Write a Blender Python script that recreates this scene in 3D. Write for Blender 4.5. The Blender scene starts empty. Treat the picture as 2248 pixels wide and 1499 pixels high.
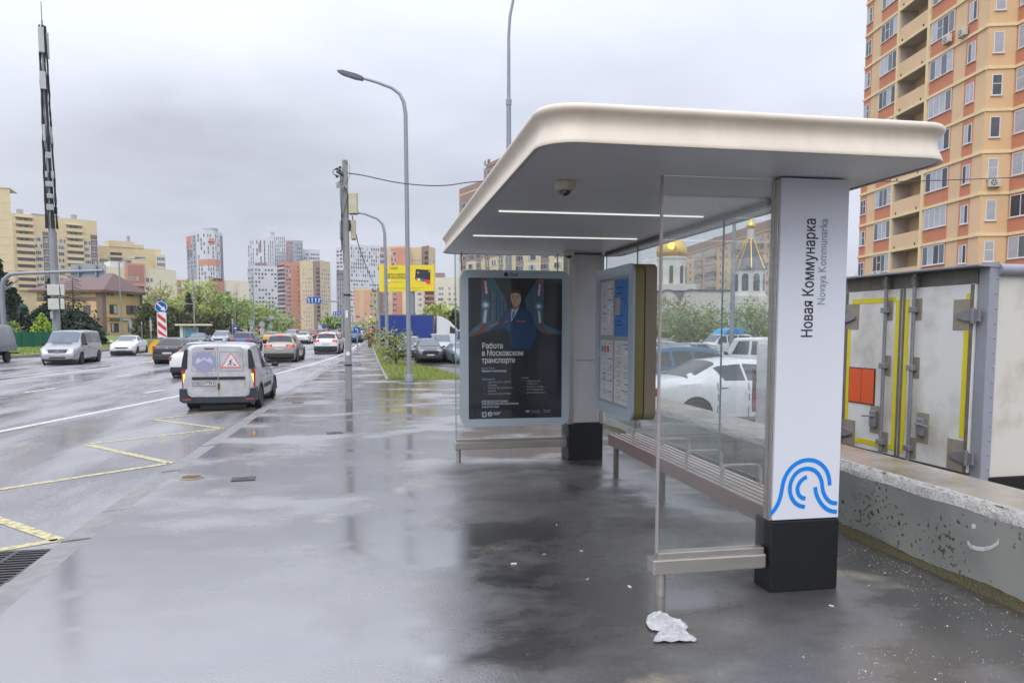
import bpy, bmesh, math, random
import numpy as np
from mathutils import Vector, Matrix, Euler
random.seed(7)
SC = bpy.context.scene
COL = SC.collection
R = math.radians

# ------------------------------------------------------------------ camera
W0, H0 = 2248., 1499.
FPX, PX, PY = 1623., 1124., 843.
HY, VPX, CAMH = 716., 830., 1.75
PITCH = math.atan((PY-HY)/FPX)
YAW = math.atan((PX-VPX)/math.hypot(FPX, PY-HY))
cam = bpy.data.cameras.new('camera')
camo = bpy.data.objects.new('camera', cam); COL.objects.link(camo)
camo.location = (0, 0, CAMH)
camo.rotation_euler = (math.pi/2-PITCH, 0, -YAW)
cam.sensor_width = 36.; cam.lens = 36.*FPX/W0
cam.shift_y = -(PY-H0/2)/W0*-1.0
cam.clip_start = 0.05; cam.clip_end = 4000
SC.camera = camo

# ------------------------------------------------------------------ sky, sun, exposure
wd = bpy.data.worlds.new('World'); SC.world = wd; wd.use_nodes = True
nt = wd.node_tree; nt.nodes.clear()
def _n(t, **k):
    n = nt.nodes.new(t)
    for a, b in k.items(): setattr(n, a, b)
    return n
out = _n('ShaderNodeOutputWorld'); bg = _n('ShaderNodeBackground')
nt.links.new(bg.outputs[0], out.inputs[0])
tc = _n('ShaderNodeTexCoord'); sep = _n('ShaderNodeSeparateXYZ')
nt.links.new(tc.outputs['Generated'], sep.inputs[0])
def _m(op, a, b=None, c=None):
    n = _n('ShaderNodeMath', operation=op)
    for i, v in enumerate((a, b, c)):
        if v is None: continue
        if isinstance(v, (int, float)): n.inputs[i].default_value = v
        else: nt.links.new(v, n.inputs[i])
    return n.outputs[0]
zz = _m('ADD', _m('MAXIMUM', sep.outputs[2], 0.0), 0.16)
cx = _m('DIVIDE', sep.outputs[0], zz); cy = _m('DIVIDE', sep.outputs[1], zz)
cmb = _n('ShaderNodeCombineXYZ'); nt.links.new(cx, cmb.inputs[0]); nt.links.new(cy, cmb.inputs[1])
def _noise(scale, detail, rough, off):
    mp = _n('ShaderNodeMapping'); mp.inputs['Location'].default_value = off
    nt.links.new(cmb.outputs[0], mp.inputs[0])
    n = _n('ShaderNodeTexNoise'); n.inputs['Scale'].default_value = scale
    n.inputs['Detail'].default_value = detail; n.inputs['Roughness'].default_value = rough
    nt.links.new(mp.outputs[0], n.inputs['Vector']); return n.outputs[0]
def _ramp(v, *stops):
    r = _n('ShaderNodeValToRGB'); e = r.color_ramp.elements
    while len(e) < len(stops): e.new(0.5)
    for el, (p, c) in zip(e, stops): el.position = p; el.color = (*c, 1)
    nt.links.new(v, r.inputs[0]); return r.outputs[0]
def _mix(f, a, b, bt='MIX'):
    n = _n('ShaderNodeMixRGB', blend_type=bt)
    for i, v in ((0, f), (1, a), (2, b)):
        if isinstance(v, (int, float)): n.inputs[i].default_value = v
        elif isinstance(v, tuple): n.inputs[i].default_value = (*v, 1)
        else: nt.links.new(v, n.inputs[i])
    return n.outputs[0]
SKYK = 0.94
big = _ramp(_noise(0.42, 5, 0.52, (2.3, 0.9, 0)), (0.34, (0.455, 0.482, 0.555)), (0.46, (0.55, 0.575, 0.655)), (0.62, (0.585, 0.612, 0.70)))
fine = _ramp(_noise(1.6, 6, 0.6, (7.1, 3.3, 0)), (0.3, (0.95, 0.95, 0.955)), (0.7, (1.03, 1.03, 1.025)))
cloud = _mix(1.0, big, fine, 'MULTIPLY')
# the overcast dome is brighter overhead than near the horizon (standard overcast sky)
lift = _m('ADD', 0.93, _m('MULTIPLY', _m('POWER', _m('MAXIMUM', sep.outputs[2], 0.0), 1.2), 1.75))
cl2 = _n('ShaderNodeVectorMath', operation='SCALE'); nt.links.new(cloud, cl2.inputs[0]); nt.links.new(lift, cl2.inputs['Scale'])
sky = _n('ShaderNodeTexSky', sky_type='NISHITA'); sky.sun_disc = False
sky.sun_elevation = R(48); sky.sun_rotation = R(205)
sk2 = _n('ShaderNodeVectorMath', operation='SCALE'); nt.links.new(sky.outputs[0], sk2.inputs[0]); sk2.inputs['Scale'].default_value = 0.09
cover = _ramp(_noise(0.5, 4, 0.55, (4.0, -2.0, 0)), (0.3, (0.86,)*3), (0.55, (1, 1, 1)))
azm = _m('ARCTAN2', sep.outputs[0], sep.outputs[1])
def _gauss(v, c, w): d = _m('DIVIDE', _m('SUBTRACT', v, c), w); return _m('POWER', 2.718, _m('MULTIPLY', _m('MULTIPLY', d, d), -1.0))
wob = _m('MULTIPLY', _m('SUBTRACT', _noise(1.1, 5, 0.6, (3.1, 5.0, 0)), 0.5), 0.16)
bank = _m('MULTIPLY', _gauss(azm, -0.21, 0.21), _gauss(_m('ADD', sep.outputs[2], wob), 0.20, 0.075))
bank = _m('MULTIPLY', bank, _m('ADD', 0.55, _noise(2.2, 5, 0.6, (1.1, 0.2, 0))))
dim = _m('SUBTRACT', 1.0, _m('MULTIPLY', bank, 0.27))   # one heavier grey cloud bank low over the road
cl3 = _n('ShaderNodeVectorMath', operation='SCALE'); nt.links.new(cl2.outputs[0], cl3.inputs[0]); nt.links.new(dim, cl3.inputs['Scale'])
skyc = _mix(cover, sk2.outputs[0], cl3.outputs[0])
nt.links.new(skyc, bg.inputs[0]); bg.inputs[1].default_value = SKYK

sl = bpy.data.lights.new('sun', 'SUN'); sl.energy = 1.1; sl.angle = R(50); sl.color = (1.0, 0.965, 0.92)
so = bpy.data.objects.new('sun', sl); COL.objects.link(so)
el, az = R(48), R(205)     # light comes from behind the camera, a little to its left
sd = Vector((math.sin(az)*math.cos(el), math.cos(az)*math.cos(el), math.sin(el)))
so.rotation_euler = sd.to_track_quat('Z', 'Y').to_euler()
SC.view_settings.view_transform = 'Standard'; SC.view_settings.look = 'None'
SC.view_settings.exposure = 0.42; SC.view_settings.gamma = 1.0
SC.view_settings.use_curve_mapping = False
SC.cycles.max_bounces = 8; SC.cycles.transparent_max_bounces = 16
SC.cycles.caustics_reflective = False; SC.cycles.caustics_refractive = False
try: SC.cycles.use_denoising = True
except Exception: pass

# ------------------------------------------------------------------ pixel -> place helpers (survey of the photograph)
FW = Vector((math.sin(YAW)*math.cos(PITCH), math.cos(YAW)*math.cos(PITCH), -math.sin(PITCH)))
RT = Vector((math.cos(YAW), -math.sin(YAW), 0)); UP = RT.cross(FW)
EYE = Vector((0, 0, CAMH))
def ray(x, y): return FW*FPX + RT*(x-PX) - UP*(y-PY)
def gnd(x, y, z=0.0):
    d = ray(x, y); t = (z-CAMH)/d.z; return EYE + d*t
def dep(x, D):
    """ground XY seen at column x (at the horizon) at D metres along the view"""
    d = ray(x, HY); d = d*(D/d.dot(Vector((FW.x, FW.y, 0)).normalized())); return Vector((d.x, d.y, 0))
def hgt(y, D): return CAMH + (HY-y)*D/math.hypot(FPX, PY-HY)
def onplane(x, y, A, B):
    """hit of a pixel ray with the vertical plane through A, B: (distance from A along AB, z)"""
    d = ray(x, y); u = (B-A); u.z = 0; u.normalize(); n = Vector((u.y, -u.x, 0))
    t = (A-EYE).dot(n)/d.dot(n); P = EYE + d*t
    return (P-A).dot(u), P.z

# ------------------------------------------------------------------ materials
def lin(c):
    if max(c) > 1.0: c = tuple(v/255. for v in c)
    return tuple((v/12.92 if v <= 0.04045 else ((v+0.055)/1.055)**2.4) for v in c)
_MC = {}
def M(name, col, rough=0.6, metal=0.0, var=0.08, scale=3.0, bump=0.0, bscale=40., col2=None, emit=0.0, coat=0.0, ior=1.5, stretch=None, thresh=None):
    """procedural principled material; colours are sRGB 0-255 of the thing itself"""
    if name in _MC: return _MC[name]
    m = bpy.data.materials.new(name); m.use_nodes = True; t = m.node_tree
    b = t.nodes['Principled BSDF']; c = lin(col)
    b.inputs['Roughness'].default_value = rough; b.inputs['Metallic'].default_value = metal
    b.inputs['IOR'].default_value = ior; b.inputs['Coat Weight'].default_value = coat; b.inputs['Coat Roughness'].default_value = 0.05
    co = t.nodes.new('ShaderNodeTexCoord'); vec = co.outputs['Object']
    if stretch:
        mp = t.nodes.new('ShaderNodeMapping'); mp.inputs['Scale'].default_value = stretch
        t.links.new(vec, mp.inputs[0]); vec = mp.outputs[0]
    if var > 0 or col2:
        n = t.nodes.new('ShaderNodeTexNoise'); n.inputs['Scale'].default_value = scale; n.inputs['Detail'].default_value = 5
        n.inputs['Roughness'].default_value = 0.62
        t.links.new(vec, n.inputs['Vector'])
        r = t.nodes.new('ShaderNodeValToRGB'); e = r.color_ramp.elements
        lo, hi = thresh or (0.32, 0.68)
        e[0].position = lo; e[1].position = hi
        c2 = lin(col2) if col2 else tuple(min(1, v*(1+var)) for v in c)
        c1 = c if col2 else tuple(v*(1-var) for v in c)
        e[0].color = (*c1, 1); e[1].color = (*c2, 1)
        t.links.new(n.outputs[0], r.inputs[0]); t.links.new(r.outputs[0], b.inputs['Base Color'])
    else: b.inputs['Base Color'].default_value = (*c, 1)
    if bump:
        n2 = t.nodes.new('ShaderNodeTexNoise'); n2.inputs['Scale'].default_value = bscale; n2.inputs['Detail'].default_value = 3
        t.links.new(vec, n2.inputs['Vector'])
        bp = t.nodes.new('ShaderNodeBump'); bp.inputs['Strength'].default_value = bump; bp.inputs['Distance'].default_value = 0.02
        t.links.new(n2.outputs[0], bp.inputs['Height']); t.links.new(bp.outputs[0], b.inputs['Normal'])
    if emit:
        b.inputs['Emission Color'].default_value = (*c, 1); b.inputs['Emission Strength'].default_value = emit
    _MC[name] = m; return m

def glass_mat(name, tint=(0.972, 0.985, 0.98), dirt=0.03, rough=0.02, spots=True, ior=1.5):
    if name in _MC: return _MC[name]
    m = bpy.data.materials.new(name); m.use_nodes = True; t = m.node_tree; t.nodes.clear(); L = t.links.new
    o = t.nodes.new('ShaderNodeOutputMaterial'); tr = t.nodes.new('ShaderNodeBsdfTransparent'); tr.inputs[0].default_value = (*tint, 1)
    gl = t.nodes.new('ShaderNodeBsdfGlossy'); gl.inputs['Roughness'].default_value = rough; gl.inputs[0].default_value = (1, 1, 1, 1)
    fr = t.nodes.new('ShaderNodeFresnel'); gb = t.nodes.new('ShaderNodeNewGeometry')
    iv = t.nodes.new('ShaderNodeMapRange'); iv.inputs['To Min'].default_value = ior; iv.inputs['To Max'].default_value = 1/ior; L(gb.outputs['Backfacing'], iv.inputs['Value']); L(iv.outputs[0], fr.inputs[0])
    mx = t.nodes.new('ShaderNodeMixShader'); L(fr.outputs[0], mx.inputs[0]); L(tr.outputs[0], mx.inputs[1]); L(gl.outputs[0], mx.inputs[2])
    df = t.nodes.new('ShaderNodeBsdfDiffuse'); df.inputs[0].default_value = (0.55, 0.58, 0.6, 1)
    m2 = t.nodes.new('ShaderNodeMixShader'); L(mx.outputs[0], m2.inputs[1]); L(df.outputs[0], m2.inputs[2])
    co = t.nodes.new('ShaderNodeTexCoord')
    n = t.nodes.new('ShaderNodeTexNoise'); n.inputs['Scale'].default_value = 1.1; n.inputs['Detail'].default_value = 4; L(co.outputs['Object'], n.inputs['Vector'])
    a = t.nodes.new('ShaderNodeMath'); a.operation = 'MULTIPLY'; L(n.outputs[0], a.inputs[0]); a.inputs[1].default_value = dirt*2; val = a.outputs[0]
    if spots:   # dried and fresh rain drops
        v = t.nodes.new('ShaderNodeTexVoronoi'); v.inputs['Scale'].default_value = 95; L(co.outputs['Object'], v.inputs['Vector'])
        s = t.nodes.new('ShaderNodeMath'); s.operation = 'LESS_THAN'; L(v.outputs['Distance'], s.inputs[0]); s.inputs[1].default_value = 0.2
        n3 = t.nodes.new('ShaderNodeTexNoise'); n3.inputs['Scale'].default_value = 2.5; L(co.outputs['Object'], n3.inputs['Vector'])
        q = t.nodes.new('ShaderNodeMath'); q.operation = 'MULTIPLY'; L(s.outputs[0], q.inputs[0]); L(n3.outputs[0], q.inputs[1])
        q2 = t.nodes.new('ShaderNodeMath'); q2.operation = 'MULTIPLY_ADD'; L(q.outputs[0], q2.inputs[0]); q2.inputs[1].default_value = 0.35; L(val, q2.inputs[2]); val = q2.outputs[0]
    L(val, m2.inputs[0]); L(m2.outputs[0], o.inputs[0]); _MC[name] = m; return m

# ------------------------------------------------------------------ mesh builder
class MB:
    def __init__(s): s.v = []; s.f = []; s.m = []; s.mi = 0; s.X = None
    def mat(s, i): s.mi = i; return s
    def add(s, vs, fs):
        o = len(s.v)
        if s.X is not None: vs = [s.X @ Vector(p) for p in vs]
        s.v += [tuple(p) for p in vs]
        for f in fs: s.f.append(tuple(i+o for i in f)); s.m.append(s.mi)
        return s
    def box(s, x0, x1, y0, y1, z0, z1):
        vs = [(x0,y0,z0),(x1,y0,z0),(x1,y1,z0),(x0,y1,z0),(x0,y0,z1),(x1,y0,z1),(x1,y1,z1),(x0,y1,z1)]
        return s.add(vs, [(0,3,2,1),(4,5,6,7),(0,1,5,4),(1,2,6,5),(2,3,7,6),(3,0,4,7)])
    def cbox(s, x0, x1, y0, y1, z0, z1, c=0.01):
        """box with chamfered edges along all three directions (rounded look)"""
        bm = bmesh.new(); bmesh.ops.create_cube(bm, size=1)
        for v in bm.verts: v.co = Vector(((x0+x1)/2+v.co.x*(x1-x0), (y0+y1)/2+v.co.y*(y1-y0), (z0+z1)/2+v.co.z*(z1-z0)))
        bmesh.ops.bevel(bm, geom=bm.edges[:], offset=c, segments=2, affect='EDGES', profile=0.5)
        return s.bm(bm)
    def bm(s, bm):
        bm.verts.index_update(); s.add([v.co.copy() for v in bm.verts], [tuple(v.index for v in f.verts) for f in bm.faces]); bm.free(); return s
    def cyl(s, p0, p1, r0, r1=None, n=12, cap=True):
        r1 = r0 if r1 is None else r1
        p0, p1 = Vector(p0), Vector(p1); d = (p1-p0).normalized()
        a = d.orthogonal().normalized(); b = d.cross(a); vs = []
        for p, r in ((p0, r0), (p1, r1)):
            for i in range(n):
                t = 2*math.pi*i/n; vs.append(p+(a*math.cos(t)+b*math.sin(t))*r)
        fs = [(i, (i+1) % n, n+(i+1) % n, n+i) for i in range(n)]
        if cap: fs += [tuple(range(n-1, -1, -1)), tuple(range(n, 2*n))]
        return s.add(vs, fs)
    def tube(s, pts, r, n=6, cap=True):
        pts = [Vector(p) for p in pts]; rr = r if isinstance(r, (list, tuple)) else [r]*len(pts)
        vs, fs = [], []; a = None
        for i, p in enumerate(pts):
            d = (pts[min(i+1, len(pts)-1)]-pts[max(i-1, 0)])
            d = d.normalized() if d.length > 1e-9 else Vector((0, 0, 1))
            a = d.orthogonal().normalized() if a is None else (a-d*a.dot(d)).normalized()
            b = d.cross(a)
            for k in range(n):
                t = 2*math.pi*k/n; vs.append(p+(a*math.cos(t)+b*math.sin(t))*rr[i])
        for i in range(len(pts)-1):
            for k in range(n): fs.append((i*n+k, i*n+(k+1) % n, (i+1)*n+(k+1) % n, (i+1)*n+k))
        if cap: fs += [tuple(range(n-1, -1, -1)), tuple(range((len(pts)-1)*n, len(pts)*n))]
        return s.add(vs, fs)
    def lathe(s, prof, n=16, axis='z', c=(0, 0, 0)):
        vs, fs = [], []; c = Vector(c)
        for r, h in prof:
            for k in range(n):
                t = 2*math.pi*k/n; x, y = r*math.cos(t), r*math.sin(t)
                vs.append(c+Vector({'z': (x, y, h), 'x': (h, x, y), 'y': (x, h, -y)}[axis]))
        m = len(prof)
        for i in range(m-1):
            for k in range(n): fs.append((i*n+k, i*n+(k+1) % n, (i+1)*n+(k+1) % n, (i+1)*n+k))
        if prof[0][0] > 1e-6: fs.append(tuple(range(n-1, -1, -1)))
        if prof[-1][0] > 1e-6: fs.append(tuple(range((m-1)*n, m*n)))
        return s.add(vs, fs)
    def prism(s, poly, h0, h1, axis='z'):
        """poly of 2D points; extruded along axis: z:(x,y) y:(x,z) x:(y,z)"""
        def P(a, b, h): return {'z': (a, b, h), 'y': (a, h, b), 'x': (h, a, b)}[axis]
        n = len(poly); vs = [P(a, b, h0) for a, b in poly]+[P(a, b, h1) for a, b in poly]
        return s.add(vs, [tuple(range(n-1, -1, -1)), tuple(range(n, 2*n))]+[(i, (i+1) % n, n+(i+1) % n, n+i) for i in range(n)])
    def quad(s, *p): return s.add(p, [tuple(range(len(p)))])
    def grid(s, P):
        """P[i][j] points"""
        nu, nv = len(P), len(P[0]); vs = [p for r in P for p in r]
        return s.add(vs, [(i*nv+j, (i+1)*nv+j, (i+1)*nv+j+1, i*nv+j+1) for i in range(nu-1) for j in range(nv-1)])
    def mesh(s, name, mats, smooth=False, fix=True):
        me = bpy.data.meshes.new(name); me.from_pydata(s.v, [], s.f)
        mats = mats if isinstance(mats, (list, tuple)) else [mats]
        for m in mats: me.materials.append(m)
        if len(mats) > 1: me.polygons.foreach_set('material_index', s.m)
        if fix:
            bm = bmesh.new(); bm.from_mesh(me); bmesh.ops.recalc_face_normals(bm, faces=bm.faces); bm.to_mesh(me); bm.free()
        if smooth:
            me.polygons.foreach_set('use_smooth', [True]*len(me.polygons))
            try: me.set_sharp_from_angle(angle=R(40 if smooth is True else smooth))
            except Exception: pass
        me.update(); return me
    def build(s, name, mats, parent=None, smooth=False, kind=None, label=None, fix=True):
        return put(name, s.mesh(name, mats, smooth, fix), parent, kind=kind, label=label)

def put(name, me, parent=None, loc=None, rot=None, scale=None, kind=None, label=None):
    o = bpy.data.objects.new(name, me); COL.objects.link(o)
    if parent is not None: o.parent = parent
    if loc is not None: o.location = loc
    if rot is not None: o.rotation_euler = rot
    if scale is not None: o.scale = scale
    if kind: o['kind'] = kind
    if label: o['label'] = label
    return o
def tag(o, label, cat, group=None, kind=None):
    o['label'] = label; o['category'] = cat
    if group: o['group'] = group
    if kind: o['kind'] = kind
    return o
def thing(name, label, cat, loc=(0, 0, 0), rot=0.0, group=None):
    o = bpy.data.objects.new(name, None); COL.objects.link(o); o.empty_display_size = 0.2
    o.location = loc
    o.rotation_euler = rot if isinstance(rot, (tuple, list, Euler)) else (0, 0, rot)
    return tag(o, label, cat, group)
def kids(o): return [c for c in bpy.data.objects if c.parent == o]
def dup(root, loc, rot=0.0, label=None, group=None, tree=None):
    def cp(o, par):
        c = o.copy(); COL.objects.link(c); c.parent = par
        for ch in o.children: cp(ch, c)
        return c
    r = cp(root, None); r.location = loc; r.rotation_euler = (0, 0, rot)
    if label: r['label'] = label
    if group: r['group'] = group
    return r
def text_mesh(s, size, align='LEFT', bold=0.0, depth=0.0, spacing=1.0):
    cu = bpy.data.curves.new('lettering', 'FONT'); cu.body = s; cu.size = 10.0; cu.align_x = align
    cu.extrude = depth; cu.space_character = spacing; cu.resolution_u = 2
    o = bpy.data.objects.new('lettering', cu); COL.objects.link(o)
    bpy.context.view_layer.update()
    me = bpy.data.meshes.new_from_object(o.evaluated_get(bpy.context.evaluated_depsgraph_get()))
    bpy.data.objects.remove(o); bpy.data.curves.remove(cu); me.name = 'lettering'
    # the font's small Cyrillic en is tessellated wrongly: rebuild it from its three bars
    pat = (3.19, 2.38, 2.38, 3.19, 5.42, 0, 0, 5.42, 5.42, 0, 0, 5.42); V = [tuple(v.co) for v in me.vertices]; bad = []
    i = 0
    while i+12 <= len(V):
        if all(abs(V[i+k][1]-pat[k]) < .03 for k in range(12)): bad.append(i); i += 12
        else: i += 1
    if bad and depth == 0:
        own = {i+k for i in bad for k in range(12)}; F = [tuple(p.vertices) for p in me.polygons if not any(q in own for q in p.vertices)]
        for i in bad: F += [tuple(range(i+4*q, i+4*q+4)) for q in range(3)]; V[i:i+4] = [(x, y, z-.002) for x, y, z in V[i:i+4]]
        me = bpy.data.meshes.new('lettering'); me.from_pydata(V, [], F)
    for v in me.vertices: v.co *= size/10.0
    return me
def text(s, size, mat, parent, loc, rot=(R(90), 0, 0), align='LEFT', bold=0.0, depth=0.0, spacing=1.0, width=None, name='lettering'):
    me = text_mesh(s, size, align, bold, depth, spacing)
    if width and len(me.vertices):
        xs = [v.co.x for v in me.vertices]; k = width/max(1e-6, max(xs)-min(xs))
        for v in me.vertices: v.co.x *= k
    if bold and len(me.vertices):   # a heavier weight: the outlines struck four times, slightly shifted
        b_ = bold*size*1.6; vs = [v.co.copy() for v in me.vertices]; fs = [tuple(p.vertices) for p in me.polygons]; V, F = [], []
        for i, (dx, dy) in enumerate(((-b_, -b_), (b_, -b_), (-b_, b_), (b_, b_))): F += [tuple(q+len(V) for q in f) for f in fs]; V += [(v.x+dx, v.y+dy, v.z+i*.00015) for v in vs]
        me = bpy.data.meshes.new('lettering'); me.from_pydata(V, [], F)
    me.materials.clear(); me.materials.append(mat)
    return put(name, me, parent, loc, rot)
def rrect(w, h, r, n=5, cx=0., cy=0.):
    p = []
    for (sx, sy, a0) in ((1, 1, 0), (-1, 1, 90), (-1, -1, 180), (1, -1, 270)):
        for i in range(n+1):
            a = R(a0+90*i/n); p.append((cx+sx*(w/2-r)+r*math.cos(a), cy+sy*(h/2-r)+r*math.sin(a)))
    return p
# ------------------------------------------------------------------ wet ground materials
def wet(name, dry, damp, wscale=(0.25, 0.9, 1), grain=55., rmin=0.10, rmax=0.34, bump=0.25, ior=1.75, bias=0.0, roll=0.35, spec_noise=True, pud=(0.40, 0.60), sheltered=False):
    """rain-wet asphalt: a thin film of water (low roughness) with rougher, less flooded streaks"""
    m = bpy.data.materials.new(name); m.use_nodes = True; t = m.node_tree; b = t.nodes['Principled BSDF']; L = t.links.new
    co = t.nodes.new('ShaderNodeTexCoord'); mp = t.nodes.new('ShaderNodeMapping'); mp.inputs['Scale'].default_value = wscale
    mp.inputs['Rotation'].default_value = (0, 0, 0.12)
    L(co.outputs['Object'], mp.inputs[0])
    n1 = t.nodes.new('ShaderNodeTexNoise'); n1.inputs['Scale'].default_value = 1.0; n1.inputs['Detail'].default_value = 6; n1.inputs['Roughness'].default_value = 0.6
    L(mp.outputs[0], n1.inputs['Vector'])
    r1 = t.nodes.new('ShaderNodeMapRange'); r1.inputs['From Min'].default_value = pud[0]+bias; r1.inputs['From Max'].default_value = pud[1]+bias
    L(n1.outputs[0], r1.inputs['Value']); flood = r1.outputs[0]
    g = t.nodes.new('ShaderNodeTexNoise'); g.inputs['Scale'].default_value = grain; g.inputs['Detail'].default_value = 4; g.inputs['Roughness'].default_value = 0.7
    L(co.outputs['Object'], g.inputs['Vector'])
    big = t.nodes.new('ShaderNodeTexNoise'); big.inputs['Scale'].default_value = 0.8; big.inputs['Detail'].default_value = 5; L(co.outputs['Object'], big.inputs['Vector'])
    ca = t.nodes.new('ShaderNodeMixRGB'); ca.inputs[1].default_value = (*lin(damp), 1); ca.inputs[2].default_value = (*lin(dry), 1)
    rb = t.nodes.new('ShaderNodeMapRange'); rb.inputs['From Min'].default_value = 0.35; rb.inputs['From Max'].default_value = 0.7; L(big.outputs[0], rb.inputs['Value']); L(rb.outputs[0], ca.inputs[0])
    silt = t.nodes.new('ShaderNodeTexNoise'); silt.inputs['Scale'].default_value = 1.0; silt.inputs['Detail'].default_value = 7; silt.inputs['Distortion'].default_value = .4; L(co.outputs['Object'], silt.inputs['Vector'])
    sr = t.nodes.new('ShaderNodeMapRange'); sr.inputs['From Min'].default_value = .63; sr.inputs['From Max'].default_value = .70; sr.inputs['To Max'].default_value = .8; L(silt.outputs[0], sr.inputs['Value'])
    cs = t.nodes.new('ShaderNodeMixRGB'); L(sr.outputs[0], cs.inputs[0]); L(ca.outputs[0], cs.inputs[1]); cs.inputs[2].default_value = (*lin((146, 132, 110)), 1); ca = cs
    cg = t.nodes.new('ShaderNodeMixRGB'); cg.blend_type = 'MULTIPLY'; cg.inputs[0].default_value = 0.85; L(ca.outputs[0], cg.inputs[1])
    rg = t.nodes.new('ShaderNodeValToRGB'); rg.color_ramp.elements[0].position = 0.35; rg.color_ramp.elements[0].color = (0.45, 0.45, 0.45, 1); rg.color_ramp.elements[1].position = 0.68; rg.color_ramp.elements[1].color = (1.5, 1.5, 1.5, 1)
    L(g.outputs[0], rg.inputs[0]); L(rg.outputs[0], cg.inputs[2]); L(cg.outputs[0], b.inputs['Base Color'])
    rr = t.nodes.new('ShaderNodeMapRange'); rr.inputs['To Min'].default_value = rmax; rr.inputs['To Max'].default_value = rmin; L(flood, rr.inputs['Value']); L(rr.outputs[0], b.inputs['Roughness'])
    b.inputs['IOR'].default_value = ior
    # relief: pebbly grain that drowns where the film is thick, plus slow swell of the water surface
    inv = t.nodes.new('ShaderNodeMath'); inv.operation = 'SUBTRACT'; inv.inputs[0].default_value = 1.08; L(flood, inv.inputs[1])
    sm = t.nodes.new('ShaderNodeMath'); sm.operation = 'MULTIPLY'; L(inv.outputs[0], sm.inputs[0]); sm.inputs[1].default_value = bump
    bp = t.nodes.new('ShaderNodeBump'); bp.inputs['Distance'].default_value = 0.006; L(sm.outputs[0], bp.inputs['Strength']); L(g.outputs[0], bp.inputs['Height'])
    sw = t.nodes.new('ShaderNodeTexNoise'); sw.inputs['Scale'].default_value = 3.2; sw.inputs['Detail'].default_value = 2; L(mp.outputs[0], sw.inputs['Vector'])
    b2 = t.nodes.new('ShaderNodeBump'); b2.inputs['Distance'].default_value = 0.02; b2.inputs['Strength'].default_value = roll; L(sw.outputs[0], b2.inputs['Height']); L(bp.outputs[0], b2.inputs['Normal'])
    L(b2.outputs[0], b.inputs['Normal'])
    if sheltered:   # under the roof the asphalt is only damp: rougher and less flooded, with a ragged border where rain drives in
        sx_ = t.nodes.new('ShaderNodeSeparateXYZ'); L(co.outputs['Object'], sx_.inputs[0])
        wn = t.nodes.new('ShaderNodeTexNoise'); wn.inputs['Scale'].default_value = 1.3; wn.inputs['Detail'].default_value = 5; L(co.outputs['Object'], wn.inputs['Vector'])
        def rng(src, a, c):
            ad = t.nodes.new('ShaderNodeMath'); ad.operation = 'MULTIPLY_ADD'; L(wn.outputs[0], ad.inputs[0]); ad.inputs[1].default_value = 1.1; L(src, ad.inputs[2])
            mr = t.nodes.new('ShaderNodeMapRange'); mr.interpolation_type = 'SMOOTHSTEP'; mr.inputs['From Min'].default_value = a; mr.inputs['From Max'].default_value = c; L(ad.outputs[0], mr.inputs['Value']); return mr.outputs[0]
        def mul(a, c):
            q = t.nodes.new('ShaderNodeMath'); q.operation = 'MULTIPLY'; L(a, q.inputs[0]); L(c, q.inputs[1]); return q.outputs[0]
        dm = mul(mul(rng(sx_.outputs[0], .7, 1.7), rng(sx_.outputs[0], 5.2, 4.2)), rng(sx_.outputs[1], 10.4, 9.4))
        nf = t.nodes.new('ShaderNodeMapRange'); nf.inputs['To Min'].default_value = 1.0; nf.inputs['To Max'].default_value = .55; L(flood, nf.inputs['Value']); dm2 = mul(dm, nf.outputs[0])
        io = t.nodes.new('ShaderNodeMapRange'); io.inputs['To Min'].default_value = ior; io.inputs['To Max'].default_value = 1.9; L(dm2, io.inputs['Value']); L(io.outputs[0], b.inputs['IOR'])
        ra = t.nodes.new('ShaderNodeMath'); ra.operation = 'MULTIPLY_ADD'; L(dm2, ra.inputs[0]); ra.inputs[1].default_value = .22; L(rr.outputs[0], ra.inputs[2]); L(ra.outputs[0], b.inputs['Roughness'])
    return m
m_walk = wet('wet_sidewalk_asphalt', (80, 77, 74), (54, 52, 52), (0.42, 0.62, 1), grain=60, rmin=0.11, rmax=0.38, bump=0.65, ior=6.0, sheltered=True, bias=-0.04, pud=(0.43, 0.57), roll=0.10)
m_road = wet('wet_road_asphalt', (126, 124, 128), (104, 102, 106), (0.9, 0.16, 1), grain=42, rmin=0.14, rmax=0.42, bump=0.5, ior=4.2, bias=0.02, roll=0.06)
m_lot = wet('wet_lot_asphalt', (112, 110, 108), (88, 86, 85), (0.3, 0.3, 1), grain=40, rmin=0.1, rmax=0.4, bump=0.4, ior=1.7)
m_far = M('far_ground', (104, 108, 96), 0.9, var=0.25, scale=0.05)
m_turf = M('turf_soil', (92, 104, 52), 0.95, var=0.35, scale=1.6, col2=(104, 92, 66), thresh=(0.45, 0.72), bump=0.6, bscale=18)
m_kerb = M('kerb_concrete', (134, 131, 130), 0.4, var=0.22, scale=6, bump=0.25, bscale=60)
m_yel = M('worn_yellow_paint', (212, 202, 138), 0.4, var=0.1, scale=16, col2=(140, 136, 124), thresh=(0.42, 0.62))
m_white_paint = M('worn_white_paint', (214, 214, 218), 0.4, var=0.1, scale=12, col2=(150, 149, 152), thresh=(0.5, 0.72))

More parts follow.
